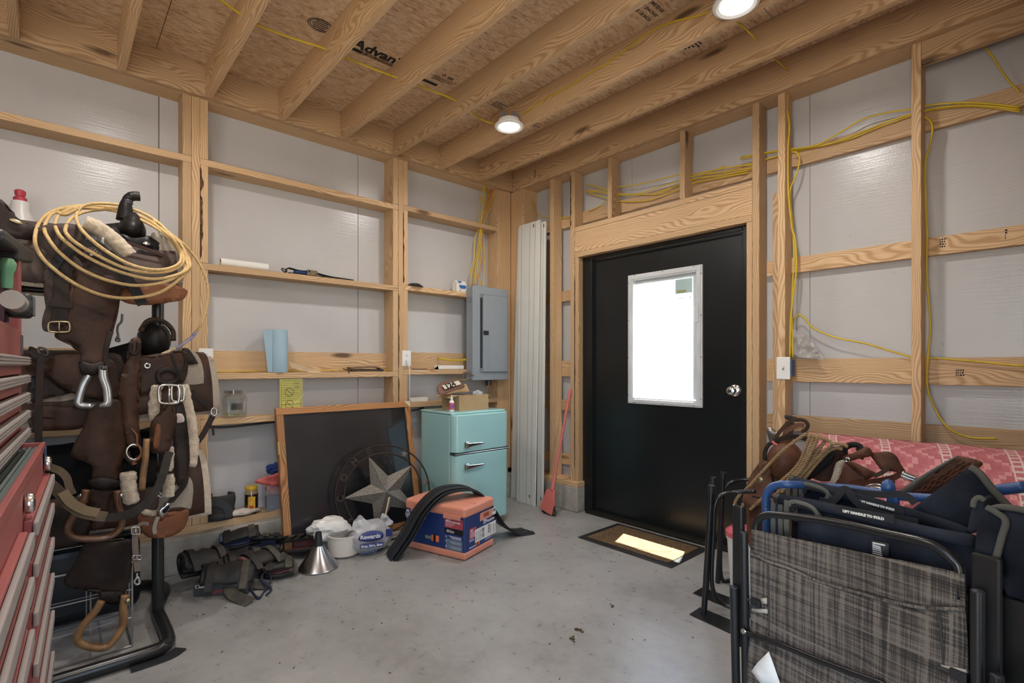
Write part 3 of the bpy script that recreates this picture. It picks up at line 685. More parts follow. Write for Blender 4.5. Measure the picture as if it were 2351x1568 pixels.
def q4(X, Y, x=-.07): return on(0, x, *K4(X, Y))
WEB = mat('black_webbing', (.014, .014, .016), .8, bump=.1, bscale=300)
ys_ = q4(960, 200).y
MB().strap(smooth([(-.07, ys_, 1.783), (-.07, ys_+.01, 1.812), (-.07, ys_+.08, 1.803), (-.07, ys_+.16, 1.806), (-.07, ys_+.23, 1.795), (-.07, ys_+.30, 1.787), (-.07, ys_+.40, 1.784), (-.07, ys_+.46, 1.781)], 6), .04, .004, (0, 0, 1)).build('webbing', WEB, rs)
MB().strap(smooth([(-.07, ys_+.01, 1.781), (-.07, ys_+.1, 1.781), (-.07, ys_+.2, 1.782), (-.06, ys_+.33, 1.779), (-.06, ys_+.42, 1.779)], 5), .038, .004, (0, 0, 1)).build('webbing', WEB, rs)
MB().bb((-.09, ys_+.05, 1.786), (-.05, ys_+.14, 1.802)).build('blue_webbing', mat('blue_webbing', srgb(30, 58, 110), .8), rs, bevel=.004)
mb = MB()
for dx in (-.028, .028): mb.box((-.07+dx, ys_+.16, 1.797), (.004, .07, .035))
mb.tube([(-.10, ys_+.14, 1.805), (-.04, ys_+.14, 1.805)], .006, 8).tube([(-.10, ys_+.185, 1.79), (-.04, ys_+.185, 1.79)], .005, 8).build('ratchet', mat('ratchet_metal', srgb(120, 106, 88), .4, .8), rs)
MB().tube(smooth([(-.05, ys_, 1.785), (-.05, ys_-.02, 1.80), (-.07, ys_-.025, 1.808), (-.09, ys_-.02, 1.80), (-.09, ys_, 1.785)], 5), .004, 8).build('hook', DST, rs, sm=2)
tr = thing('paper_towel_roll', 'blue shop paper towel roll standing on a girt', 'paper towel', (-.07, -2.0, 1.126))
BT = mat('blue_towel', srgb(158, 184, 198), .9, var=.04, bump=.2, bscale=120)
y0 = q4(893, 900).y
MB().lathe([(.02, 0), (.060, 0), (.062, .01), (.062, .268), (.060, .277), (.02, .277), (.02, 0)], (-.09, y0, 1.127), 36).build('roll', BT, tr, sm=True)
MB().strap(smooth([(-.04, y0-.045, 1.265), (-.045, y0-.065, 1.265), (-.05, y0-.085, 1.263)], 4), .27, .002, (1, 0, 0)).build('loose_sheet', BT, tr, sm=True)
sh = tag(MB().prism([q4(978, 1010, -.09), q4(1000, 1060, -.09), q4(1210, 1112, -.05), q4(1262, 1105, -.05), q4(1250, 1088, -.05)], (.004, 0, .0)).build('wood_shim', mat('pale_wood', srgb(206, 180, 148), .7)), 'thin pale wooden shim leaning beside the blue towel roll', 'shim')
kp = thing('tool_pouch', 'black folded leather pouch with a metal clip on a girt', 'pouch', (-.06, -1.4, 1.127))
a, b_ = q4(1520, 1060), q4(1785, 1060)
MB().strap(smooth([(-.08, a.y, 1.131), (-.08, a.y+.06, 1.134), (-.08, b_.y-.04, 1.131), (-.08, b_.y, 1.129)], 5), .06, .012, (0, 0, 1)).build('lower_flap', RUB, kp, bevel=.002)
MB().strap(smooth([(-.08, a.y-.01, 1.145), (-.08, a.y+.05, 1.152), (-.08, b_.y-.06, 1.155), (-.08, b_.y-.01, 1.138)], 5), .055, .010, (0, 0, 1)).build('upper_flap', mat('pouch_lining', srgb(120, 92, 72), .8), kp, bevel=.002)
MB().tube(smooth([q4(1445, 1068, -.06), q4(1480, 1080, -.05), q4(1500, 1060, -.05), q4(1525, 1082, -.05)], 5), .004, 8).tube(smooth([q4(1485, 1055, -.045), q4(1492, 1080, -.042), q4(1498, 1110, -.042)], 4), .005, 8).build('clip', mat('rust', srgb(98, 72, 56), .7, .4), kp, sm=2)
le = thing('yellow_leaflet', 'yellow printed instruction leaflet in a plastic sleeve pinned below a girt', 'leaflet', (-.03, -1.95, 1.0))
def lf_(X, Y): return on(0, -.036, *K4(X, Y))
a, b_ = lf_(905, 1160), lf_(1098, 1395)
MB().bb((-.037, a.y, b_.z-.10), (-.0355, b_.y, a.z)).build('sheet', mat('yellow_paper', srgb(196, 186, 60), .7, var=.05), le)
MB().bb((-.0352, a.y-.008, b_.z-.12), (-.0348, b_.y+.012, a.z+.004)).build('sleeve', mat('sleeve_clear', srgb(220, 222, 216), .2, alpha=.06), le)
mb = MB(); w_ = b_.y-a.y
for k in range(11): mb.box((-.0354, a.y+w_*.5, a.z-.018-k*.012), (.0003, w_*.8, .0024))
for k in range(5): mb.box((-.0354, a.y+w_*.75, a.z-.024-k*.009), (.0003, w_*.25, .002))
for zz in (-.008, -.165): mb.box((-.0354, a.y+w_*.5, a.z+zz), (.0003, w_*.88, .003))
for yy in (.06, .94): mb.box((-.0354, a.y+w_*yy, a.z-.125), (.0003, .0026, .235))
for zz in (-.085, -.165):
    cc = Vector((-.0353, a.y+w_*.42, a.z+zz))
    mb.tube([cc+Vector((0, math.cos(k*PI/12)*.026, math.sin(k*PI/12)*.026)) for k in range(24)], .0014, 4, True)
    mb.box(cc, (.0003, .05, .003), Matrix.Rotation(-.7, 3, 'X'))
mb.build('print_lines', INK, le)
MB().tube([lf_(1120, 1280), lf_(1030, 1370), lf_(1000, 1390)], .0012, 6).build('tie', WHC, le)
jr = thing('glass_jar', 'empty square clear glass jar on the lowest girt beside the leaflet', 'jar', (-.08, -2.28, .852))
y0 = on(0, -.085, *K4(508, 1400)).y; z0 = .8525
JG = glassmat('jar_glass', (.97, .98, .975), blend=.4)
def rsq(r, h, k): return [Vector((-.085+math.copysign(abs(math.cos(t))**k, math.cos(t))*r, y0+math.copysign(abs(math.sin(t))**k, math.sin(t))*r, z0+h)) for t in [2*PI*i/32 for i in range(32)]]
rows = [rsq(.064, 0, .45), rsq(.068, .006, .4), rsq(.068, .12, .4), rsq(.062, .135, .5), rsq(.052, .143, 1), rsq(.052, .165, 1)]
inn = [rsq(.046, .165, 1), rsq(.046, .143, 1), rsq(.058, .13, .5), rsq(.062, .12, .4), rsq(.062, .012, .4)]
mb = MB(); allr = rows+inn; vs_ = [v for r in allr for v in r]; fs_ = [(i*32+k, i*32+(k+1) % 32, (i+1)*32+(k+1) % 32, (i+1)*32+k) for i in range(len(allr)-1) for k in range(32)]
fs_ += [tuple(range(32))[::-1], tuple((len(allr)-1)*32+k for k in range(32))]
mb.add(vs_, fs_).build('jar_body', JG, jr, sm=True)
for k in range(3): MB().lathe([(.052, .146+k*.007), (.0545, .149+k*.007), (.052, .152+k*.007)], (-.085, y0, z0), 32).build('neck_thread', JG, jr, sm=True)
MB().prism([(-.0165, y0-.03, z0+.05), (-.0165, y0+.03, z0+.05), (-.0165, y0+.03, z0+.09), (-.0165, y0-.03, z0+.09)], (.0008, 0, 0)).build('embossed_panel', JG, jr)
mb = MB(); random.seed(4)
for _ in range(60): mb.box((-.085+random.uniform(-.05, .05), y0+random.uniform(-.05, .05), z0+.014+random.uniform(0, .006)), (.012, .003, .003), rotz(random.uniform(0, 6)))
sd = mb.build('seed_residue', mat('seed', srgb(150, 140, 90), .9), jr); sd['kind'] = 'stuff'
# ---- things on the bottom plate
K7 = cv(400, 1080, 4.9)
PZ = .2405
def bpy_(X): return on(0, -.07, *K7(X, 300)).y
BT2 = mat('dark_neoprene', srgb(44, 42, 42), .85, bump=.2, bscale=90, c2=srgb(66, 60, 56))
sb_ = thing('splint_boot', 'worn black horse boot lying open on the bottom plate', 'horse boot', (-.06, -2.3, PZ))
y0 = bpy_(520)
def shell(c, r, L, a0, a1, th, axis, seg=14, rows=5, sq=1., seed=0):
    """open curved shell; axis = 3x3 with columns (along, across, up)"""
    mb = MB(); P = []
    for i in range(rows+1):
        for k in range(seg+1):
            a = a0+(a1-a0)*k/seg; rr = r*(1+.2*noise.noise(Vector((i*.55, k*.33, seed)))+.06*noise.noise(Vector((i*1.3, k*.9, seed+5))))*(1-.12*abs(i/rows-.5))
            P.append(Vector(c)+axis @ Vector((L*(i/rows-.5), rr*math.cos(a), rr*math.sin(a)*sq)))
    f = [(i*(seg+1)+k, i*(seg+1)+k+1, (i+1)*(seg+1)+k+1, (i+1)*(seg+1)+k) for i in range(rows) for k in range(seg)]
    return mb.add(P, f)
ax_v = Matrix(((0, 1, 0), (0, 0, 1), (1, 0, 0)))
sh_ = shell((-.075, y0, PZ+.078), .068, .145, -2.6, 2.2, .01, ax_v, sq=1.1, seed=2)
sh_.build('shell', BT2, sb_, sm=2, solid=.012)
MB().strap(smooth([(-.006, y0-.065, PZ+.12), (.0, y0-.02, PZ+.115), (.0, y0+.02, PZ+.08), (.0, y0+.03, PZ+.02)], 5), .042, .006, (1, 0, 0)).build('strap', mat('strap_grey', srgb(58, 58, 60), .9), sb_, sm=True)
MB().ball((-.02, y0-.02, PZ+.03), (.03, .05, .028), sub=2).build('fetlock_cup', BT2, sb_, sm=2)
mo = thing('molasses_jar', 'glass jar of dark syrup with yellow lid and sunflower label', 'jar', (-.09, -1.99, PZ))
y0 = bpy_(872)
MB().lathe([(0, 0), (.036, 0), (.039, .006), (.039, .128), (.032, .145), (.032, .15), (0, .15)], (-.08, y0, PZ), 28).build('jar_body', mat('syrup_glass', srgb(42, 24, 16), .08, var=.2, coat=.6), mo, sm=True)
MB().lathe([(.0392, .124), (.0392, .1285), (.0325, .1455), (.0325, .15), (.031, .15)], (-.08, y0, PZ), 28).build('jar_shoulder', mat('amber_glass', srgb(150, 130, 100), .1), mo, sm=True)
MB().lathe([(0, .150), (.034, .150), (.035, .153), (.035, .168), (.033, .171), (0, .171)], (-.08, y0, PZ), 28).build('lid', mat('yellow_lid', srgb(206, 168, 36), .4), mo, sm=True)
MB().lathe([(.0395, .02), (.0398, .02), (.0398, .11), (.0395, .11)], (-.08, y0, PZ), 16, rotz(-.75), 1.1).build('label', mat('sunflower_label', srgb(210, 150, 40), .6, c2=srgb(226, 190, 70), vscale=40.), mo, sm=True)
MB().lathe([(.0400, .03), (.0402, .03), (.0402, .055), (.0400, .055)], (-.08, y0, PZ), 10, rotz(-.6), .7).build('label_mark', mat('label_red', srgb(170, 60, 40), .6), mo, sm=True)
rc = tag(crumple(MB(), (-.06, bpy_(770), PZ+.022), (.045, .10, .021), 5, .3).build('crumpled_rag', mat('rag', srgb(196, 184, 170), .9)), 'crumpled pale rag on the bottom plate beside the dark jar', 'rag')
pb = thing('clear_tub', 'clear plastic tub stuffed with a red bag and blue cloth', 'tub', (-.08, -1.85, PZ))
y0, y1 = bpy_(1020), bpy_(1210)+.03
MB().bb((-.14, y0, PZ), (-.03, y1, PZ+.17)).build('tub', mat('tub_clear', srgb(200, 200, 205), .15, alpha=.32), pb, bevel=.008)
MB().bb((-.12, y0+.012, PZ+.005), (-.045, y1-.012, PZ+.09)).build('blue_contents', mat('blue_stuff', srgb(40, 60, 110), .7, c2=srgb(20, 22, 40), vscale=20.), pb, bevel=.01)
redbag = mat('red_bag', srgb(196, 92, 84), .5)
crumple(MB(), (-.085, (y0+y1)/2, PZ+.14), (.05, (y1-y0)/2-.008, .05), 9, .22).build('red_bag', redbag, pb)
sheet('bag_flap', [(-.03, y0-.07, PZ+.20), (-.025, y0+.02, PZ+.235), (-.03, y1, PZ+.25), (-.03, y1, PZ+.19), (-.02, y0+.06, PZ+.16)], redbag, pb, .003, lambda c: (.02*noise.noise(c*20), 0, 0))
crumple(MB(), (-.09, y1-.06, PZ+.26), (.04, .06, .035), 12, .4).build('blue_cloth', mat('blue_cloth', srgb(36, 56, 116), .9), pb)
# ================================================================ leaning panels, broom, mat, star, case
TRW = mat('white_trim', srgb(206, 205, 198), .45, var=.03)
def leaning(name, label, xb0, xb1, yb, xt0, xt1, yt, zt, th=.016, grooves=()):
    t = thing(name, label, 'trim board', ((xb0+xb1)/2, yb, 0), 'white trim boards leaning in the corner')
    b0, b1, t0, t1 = Vector((xb0, yb, .001)), Vector((xb1, yb, .001)), Vector((xt0, yt, zt)), Vector((xt1, yt, zt))
    MB().prism([b0, b1, t1, t0], (0, th, 0)).build('board', TRW, t, bevel=.002)
    for g in grooves:
        a, c = b0.lerp(b1, g), t0.lerp(t1, g)
        MB().strap([a+Vector((0, -.0012, .001)), c+Vector((0, -.0012, -.001))], .003, .001, (0, -1, 0)).build('groove', mat('groove_grey', srgb(150, 148, 140), .7), t)
    for zf in (.03, .985):
        c = b0.lerp(t0, zf).lerp(b1.lerp(t1, zf), .72)
        MB().bb(c+Vector((-.006, -.002, -.014)), c+Vector((.006, -.0005, .014))).build('nail_slot', mat('slot_grey', srgb(90, 90, 90), .6), t)
    return t
leaning('trim_board', 'wide white trim board leaning behind the fridge, with a groove down it', .055, .20, -.075, .115, .24, -.04, 2.38)
leaning('trim_board', 'wide white trim board leaning in front of the other white boards', .185, .405, -.122, .150, .405, -.062, 2.392, grooves=(.15, .55, .8))
leaning('trim_board', 'narrow white trim board next to the red broom', .41, .475, -.10, .385, .45, -.04, 2.375, grooves=(.3, .65))
br = thing('broom', 'red angled broom leaning beside the door frame', 'broom', (.65, -.2, 0))
RED = mat('broom_red', srgb(200, 108, 100), .45, var=.06)
K6 = cv(1150, 780, 2.903)
h0, h1 = on(1, -.16, *K6(345, 985)), on(1, .034, *K6(463, 330))
MB().tube([h0, h1], .0115, 12).build('handle', RED, br, sm=True)
h2 = h0.lerp(h1, .17)
MB().tube([h0-(h1-h0)*.02, h0.lerp(h1, .08), h2], [.017, .016, .0125], 12).build('ferrule', RED, br, sm=True)
P = lambda X, Y, y: on(1, y, *K6(X, Y))
MB().prism([P(300, 1000, -.17), P(355, 1000, -.17), P(352, 1110, -.21), P(335, 1175, -.22), P(257, 1125, -.2), P(265, 1095, -.19)], (-.012, .035, 0)).build('head', RED, br, bevel=.008)
mb = MB(); random.seed(3)
for k in range(90):
    u = random.random(); a = P(262, 1122, -.195).lerp(P(340, 1172, -.212), u)+Vector((0, random.uniform(0, .03), 0))
    b_ = a+Vector((.012+random.gauss(0, .008), random.gauss(0, .008), -a.z+.001)); mb.tube([a, b_], .0012, 4)
for k in range(25):
    a = P(350, 1090, -.2); b_ = Vector((a.x+random.uniform(.0, .05), a.y+random.uniform(-.03, .03), random.uniform(.001, .03))); mb.tube([a, b_], .0007, 3)
bs = mb.build('bristles', BLK, br); bs['kind'] = 'stuff'
dm = thing('door_mat', 'brown coir door mat with black rubber border before the door', 'mat', (1.5, -.2, 0))
MB().bb((1.14, -.435, .0005), (1.845, .015, .006)).build('rubber_border', RUB, dm, bevel=.002)
coir = mat('coir', srgb(112, 88, 60), 1., var=.35, vscale=60., bump=1., bscale=250)
MB().bb((1.185, -.39, .0055), (1.80, -.025, .011)).build('coir_pad', coir, dm, bevel=.002)
def ring(c, r, t_=.004, n=40, sx=1.): return MB().tube([Vector((c[0]+math.cos(2*PI*k/n)*r*sx, c[1]+math.sin(2*PI*k/n)*r, .0105)) for k in range(n)], t_, 5, True)
dk = mat('coir_dark', srgb(92, 73, 52), 1.)
ring((1.48, -.21), .13, sx=1.8).build('woven_ring', dk, dm)
# ---- framed screen with dark glossy mesh
sc = thing('framed_screen', 'wood framed black screen panel leaning against the left wall', 'screen', (.1, -1.53, 0))
bt, tp = Vector((.17, 0, .001)), Vector((-.012, 0, .897))
up_ = (tp-bt).normalized(); nrm_ = Vector((up_.z, 0, -up_.x))
ya, yb, Hh = -2.035, -1.065, (tp-bt).length
def sp(y, h, d=0.): return bt+Vector((0, y, 0))+up_*h+nrm_*d
def sbar(y0, y1, h0, h1, d0, d1, nm, m, p, axis, bev=.003):
    R3 = Matrix((Vector((0, 1, 0)), up_, nrm_)).transposed() if axis == 'y' else Matrix((up_, Vector((0, -1, 0)), nrm_)).transposed()
    mb = MB(); mb.prism([sp(y0, h0, d0), sp(y1, h0, d0), sp(y1, h1, d0), sp(y0, h1, d0)], nrm_*(d1-d0))
    return mb.build(nm, m, p, bevel=bev, loc=sp((y0+y1)/2, (h0+h1)/2), rot=R3)
fw = .045
sbar(ya, yb, Hh-fw, Hh, -.018, .018, 'frame_rail', OAK, sc, 'y'); sbar(ya, yb, 0, fw, -.018, .018, 'frame_rail', OAK, sc, 'y')
sbar(ya, ya+fw, fw+.0005, Hh-fw-.0005, -.018, .018, 'frame_stile', OAK, sc, 'z'); sbar(yb-fw, yb, fw+.0005, Hh-fw-.0005, -.018, .018, 'frame_stile', OAK, sc, 'z')
SCR = mat('dark_screen', (.012, .012, .014), .3, var=.25, vscale=5., coat=1.)
SCR.node_tree.nodes['Principled BSDF'].inputs['Coat Roughness'].default_value = .06; SCR.node_tree.nodes['Principled BSDF'].inputs['Coat IOR'].default_value = 1.42
sbar(ya+fw, yb-fw, fw, Hh-fw, -.004, .004, 'screen_mesh', SCR, sc, 'y', 0)
mb = MB()
for a, b_, h0, h1 in ((ya+fw, yb-fw, Hh-fw-.006, Hh-fw), (ya+fw, yb-fw, fw, fw+.006), (ya+fw, ya+fw+.006, fw, Hh-fw), (yb-fw-.006, yb-fw, fw, Hh-fw)):
    mb.prism([sp(a, h0, .004), sp(b_, h0, .004), sp(b_, h1, .004), sp(a, h1, .004)], nrm_*.005)
mb.build('spline', RUB, sc)
sbar(ya-.001, ya+.008, .62, .70, .005, .0195, 'hinge', mat('brass', (.6, .45, .2), .35, 1.), sc, 'z', .001)
MB().prism([sp(yb-.05, Hh, .0182), sp(yb, Hh, .0182), sp(yb, Hh-.05, .0182)], nrm_*.001).build('corner_plate', mat('pale_patch', srgb(210, 196, 170), .6), sc)
# ---- metal star
st = thing('metal_star', 'round rusty metal star wall art leaning against the black screen', 'wall art', (.3, -1.3, 0))
tilt = .235; R0 = .315
cc = Vector((.262, -1.415, R0*math.cos(tilt)+.006)); vy = .27
Sd = Vector((math.sin(vy), math.cos(vy), 0)); hN = Vector((math.cos(vy), -math.sin(vy), 0)); U = Vector((0, 0, math.cos(tilt)))-hN*math.sin(tilt); Nn = hN*math.cos(tilt)+Vector((0, 0, math.sin(tilt)))
def s2(a, r, d=0.): return cc+Sd*(math.sin(a)*r)+U*(math.cos(a)*r)+Nn*d
RUST = mat('rusty_iron', srgb(58, 44, 38), .6, .5, var=.3, vscale=20.)
for r, nm in ((R0, 'outer_ring'), (R0-.055, 'inner_ring')): MB().tube([s2(2*PI*k/64, r) for k in range(64)], .0055, 8, True).build(nm, RUST, st, sm=2)
STAR = mat('galvanised', srgb(66, 60, 52), .55, .45, var=.5, vscale=240., c2=srgb(150, 144, 134))
rot_ = -.36
tips = [s2(rot_+k*2*PI/5, R0-.052) for k in range(5)]; val = [s2(rot_+(k+.5)*2*PI/5, .108, .012) for k in range(5)]
ct = s2(0, 0, .062)
for k in range(5):
    for other in (val[k], val[k-1]):
        mb = MB(); bk = Nn*-.004
        mb.add([ct, tips[k], other, ct+bk, tips[k]+bk, other+bk], [(0, 1, 2), (3, 5, 4), (0, 3, 4, 1), (1, 4, 5, 2), (2, 5, 3, 0)]); mb.build('star_facet', STAR, st)
for a in (.55, .95, 1.42, 2.2, 2.6, 3.1):
    c = s2(a, R0-.027, .006); mb = MB()
    pts = []
    for k in range(10):
        rr = .028 if k % 2 == 0 else .011; an = k*PI/5+.2; pts.append(c+Sd*math.sin(an)*rr+U*math.cos(an)*rr)
    mb.prism(pts, Nn*.003).build('small_star', mat('pewter', srgb(130, 126, 120), .35, .9), st)
for a, body in ((-1.95, 'W'), (-1.62, 'E'), (-1.28, 'L'), (-.98, 'C'), (-.62, 'O'), (-.28, 'M')):
    pass
for a, nm in ((-2.0, 'H'), (-1.72, 'O'), (-1.45, 'U'), (-1.12, 'S'), (-.8, 'T'), (-.5, 'O'), (-.15, 'N')): pass
# iron letters between the rings
for a, ch in ((-2.15, 'S'), (-1.62, 'C'), (-1.15, 'O'), (-.72, 'M'), (-.3, 'E')):
    xd = (s2(a+.01, .2)-s2(a-.01, .2)).normalized(); yd = (s2(a, .2)-s2(a, .1)).normalized()
    text('iron_letter', ch, .062, s2(a, R0-.051, .004)-xd*.02, xd, yd, RUST, st, .002)
# ---- chainsaw case
OR_ = mat('case_orange', srgb(216, 142, 118), .42, var=.04)
NAV = mat('case_navy', srgb(34, 56, 112), .4, var=.12, vscale=3.)
cs = thing('chainsaw_case', 'orange and blue plastic chainsaw case with printed wrap', 'tool case', (.72, -1.2, 0))
c0 = Vector((.965, -1.258, 0)); u_ = Vector((-.953, -.3, 0)).normalized(); v_ = Vector((-.3, .953, 0)).normalized(); LL, WW, HH = .475, .325, .318
Rc = Matrix((u_, v_*-1, Vector((0, 0, -1)))).transposed()
def cp(a, b_, z, d=0., face=None): return c0+u_*a+v_*b_+Vector((0, 0, z))
def cbox(a0, a1, b0, b1, z0, z1): return MB().prism([cp(a0, b0, z0), cp(a1, b0, z0), cp(a1, b1, z0), cp(a0, b1, z0)], (0, 0, z1-z0))
cbox(0, LL, 0, WW, .002, .05).build('base_tray', OR_, cs, bevel=.014, bseg=3)
cbox(.004, LL-.004, .004, WW-.004, .04, .262).build('wrap', NAV, cs, bevel=.012, bseg=3)
lid = cbox(-.002, LL+.002, -.002, WW+.002, .250, HH).build('lid', OR_, cs, bevel=.022, bseg=4)
cbox(.03, .16, -.008, .0, .238, .268).build('latch_tab', OR_, lid, bevel=.004); cbox(.30, .42, -.008, .0, .238, .268).build('latch_tab', OR_, lid, bevel=.004)
cbox(.0, LL, .12, .125, HH, HH+.0015).build('lid_seam', OR_, lid)
WPR = mat('white_print', srgb(222, 222, 226), .6, var=.02); PKR = mat('red_print', srgb(170, 70, 84), .5); OPR = mat('orange_print', srgb(232, 120, 70), .5); GPR = mat('grey_print', srgb(96, 116, 140), .5); BPR = mat('black_print', (.006, .006, .01), .5)
def fpan(side, a0, a1, z0, z1, m, nm='print_block', d=.0008):
    f = (lambda a, z, d_: cp(a, .004-d_, z)) if side == 'L' else (lambda a, z, d_: cp(.004-d_, a, z))
    mb = MB(); n = (-v_ if side == 'L' else -u_)
    return mb.prism([f(a0, z0, 0), f(a1, z0, 0), f(a1, z1, 0), f(a0, z1, 0)], n*d).build(nm, m, cs)
def ftext(side, a, z, body, size, m, bold=0., sx=1., d=.0012):
    # L face: reader's left is large a ; R face: reader's left is small b
    if side == 'L': o = cp(a, .004-d, z); xd = -u_
    else: o = cp(.004-d, a, z); xd = v_
    return text('printed_lettering', body, size, o, xd, (0, 0, 1), m, cs, bold, sx)
# long face (towards the left of the picture): navy to grey panel beside the edge
fpan('L', .022, .145, .05, .115, GPR); fpan('L', .018, .155, .182, .242, PKR); fpan('L', .018, .155, .146, .181, BPR)
ftext('L', .147, .215, '450', .026, WPR, .0006); ftext('L', .103, .215, 'RANCHER', .0145, WPR, .0004)
ftext('L', .147, .203, 'GAS CHAINSAW', .009, WPR); ftext('L', .147, .192, 'WITH CASE', .009, WPR); ftext('L', .14, .155, '50.2cc', .022, WPR, .0005)
for k in range(3):
    ftext('L', .15, .122-k*.03, ('o', '=', 'a')[k], .026, WPR)
    for j in range(3): fpan('L', .03, .125-j*.012, .131-k*.03-j*.006, .1335-k*.03-j*.006, WPR, 'print_line')
fpan('L', .20, .26, .08, .118, OPR, 'saw_picture'); fpan('L', .255, .31, .088, .108, mat('saw_bar', srgb(120, 126, 110), .5), 'saw_picture'); fpan('L', .225, .243, .078, .122, BPR, 'saw_picture', .0012)
ftext('L', .462, .205, 'H', .03, WPR, .001)
c_ = cp(.454, .0028, .216)
MB().tube([c_-u_*(math.cos(k*PI/12)*.017)+Vector((0, 0, math.sin(k*PI/12)*.02)) for k in range(-12, 13)][:-1], .0018, 5, True).build('emblem_ring', WPR, cs)
for k in (-1, 0, 1): fpan('L', .454-k*.009-.003, .454-k*.009+.003, .236, .246, WPR, 'emblem_crown')
ftext('L', .432, .205, 'Husqvarna', .03, WPR, .0008, .95); ftext('L', .46, .178, 'POWER BOX', .012, WPR); fpan('L', .40, .465, .155, .172, PKR)
# short face (towards the right)
MB().prism([cp(.0035, .165, .196), cp(.0035, .295, .196), cp(.0035, .305, .206), cp(.0035, .305, .238), cp(.0035, .295, .246), cp(.0035, .175, .246), cp(.0035, .165, .238)], -u_*.001).build('handle_grip', OR_, cs)
MB().prism([cp(.0024, .205, .212), cp(.0024, .265, .212), cp(.0024, .265, .236), cp(.0024, .205, .236)], -u_*.0006).build('handle_hollow', mat('hollow_brown', srgb(150, 82, 56), .7), cs)
ftext('R', .235, .172, 'Husqvarna', .026, WPR, .0006, .85); fpan('R', .205, .232, .170, .196, WPR, 'emblem'); ftext('R', .21, .174, 'H', .019, NAV, .0008, 1, .002)
fpan('R', .05, .125, .115, .178, PKR); ftext('R', .06, .158, '450', .018, WPR, .0006)
for k in range(5): fpan('R', .06, .115, .150-k*.007, .1525-k*.007, WPR, 'print_line', .0012)
fpan('R', .05, .10, .098, .112, mat('grey_print2', srgb(150, 156, 170), .6)); 
lb = fpan('R', .112, .35, .078, .158, PAPER, 'shipping_label', .0016)
random.seed(6)
for a in (.125, .148, .168, .285, .315, .335):
    for k in range(9): fpan('R', a, a+random.uniform(.004, .009), .088+k*.0065, .092+k*.0065, mat('label_ink', (.08, .08, .085), .7), 'label_print', .0021)
for k in range(16): fpan('R', .185, .212, .09+k*.0037, .0915+k*.0037+random.choice((0, .001)), MATS['label_ink'], 'bar_code', .0021)
for k in range(14): fpan('R', .255, .278, .10+k*.0037, .1015+k*.0037+random.choice((0, .001)), MATS['label_ink'], 'bar_code', .0021)
fpan('R', .305, .35, .20, .245, PAPER, 'price_label', .0014)
for k in range(3): fpan('R', .31, .345, .222+k*.006, .226+k*.006, MATS['label_ink'], 'label_print', .002)
fpan('R', .05, .12, .058, .066, mat('bar_grey', srgb(170, 180, 196), .5), 'saw_picture'); fpan('R', .125, .16, .056, .088, OPR, 'saw_picture'); fpan('R', .135, .145, .054, .09, BPR, 'saw_picture', .0013)
for k in range(4): fpan('R', .22, .33-k*.01, .082-k*.007, .0835-k*.007, WPR, 'print_line')
# ---- black rubber strips over the case
rb = thing('rubber_strips', 'bundle of black rubber trim strips bent over the orange case', 'rubber strip', (.75, -1.1, 0))
def strp(off, w0, nm):
    Q = [(.43, -.19, .005), (.375, -.12, .13), (.315, -.05, .28), (.255, .04, .372), (.205, .15, .388), (.155, .26, .362), (.105, .35, .26), (.06, .46, .10), (.01, .57, .02), (-.05, .66, .006)]
    P_ = smooth([cp(a-off*.05, b_+off*.0, max(.004, z-off*.012)) for a, b_, z in Q], 6)
    d = (P_[-1]-P_[0]).normalized(); return P_, Vector((d.y, -d.x, 0))
for k, (of, wd, th) in enumerate(((0., .115, .008), (.7, .085, .007), (1.25, .05, .007))):
    P_, side = strp(of, wd, '')
    nn = []
    for i, p in enumerate(P_):
        t = (P_[min(i+1, len(P_)-1)]-P_[max(i-1, 0)]).normalized(); nn.append(side.cross(t))
    mb = MB().strap(P_, wd, th, nn); 
    o = mb.build('strip', RUB, rb, sm=True, bevel=.002)
    MB().strap([p+n_*th for p, n_ in zip(P_, nn)], wd*.12, .004, nn).build('strip_rib', RUB, rb, sm=True)
# ---- funnel, bowl, bags
fu = thing('metal_funnel', 'metal funnel with black spout standing upside down on the floor', 'funnel', (.5, -1.95, 0))
f0 = on(2, 0, 731, 1303); f0.z = .001
MB().lathe([(.108, 0), (.112, .001), (.112, .006), (.108, .009), (.026, .128), (.023, .128), (.104, .006), (.108, 0)], f0, 40).build('cone', mat('tin', (.42, .42, .43), .24, 1., var=.25, vscale=8.), fu, sm=True)
MB().lathe([(0, .122), (.026, .122), (.023, .15), (.017, .205), (.014, .205), (.014, .2), (0, .2)], f0, 24).build('spout', RUB, fu, sm=True)
bo = thing('white_bowl', 'cream plastic bowl standing on the floor behind the funnel', 'bowl', (.42, -1.75, 0))
b0 = on(2, 0, 790, 1272); b0.z = .001
MB().lathe([(0, 0), (.075, 0), (.092, .012), (.096, .03), (.098, .125), (.094, .128), (.091, .125), (.088, .03), (.07, .016), (0, .016)], b0, 40).build('bowl_wall', mat('cream_plastic', srgb(214, 206, 196), .35, var=.02), bo, sm=True)
MB().lathe([(.094, .120), (.1005, .122), (.1005, .130), (.094, .131)], b0, 40).build('rim', MATS['cream_plastic'], bo, sm=True)
PBW = mat('white_bag_plastic', srgb(214, 212, 208), .3, var=.05); PBG = mat('grey_bag_plastic', srgb(168, 168, 170), .35, var=.08)
def bag(name, label, px, py, r, m, seed, zc, x=None, amp=.3):
    c = on(2, 0, px, py) if x is None else Vector((x, on(0, x, px, py).y, 0))
    t = thing(name, label, 'plastic bag', c)
    crumple(MB(), (c.x, c.y, zc), r, seed, amp, 3, 1.5).build('bag_body', m, t)
    return t, c
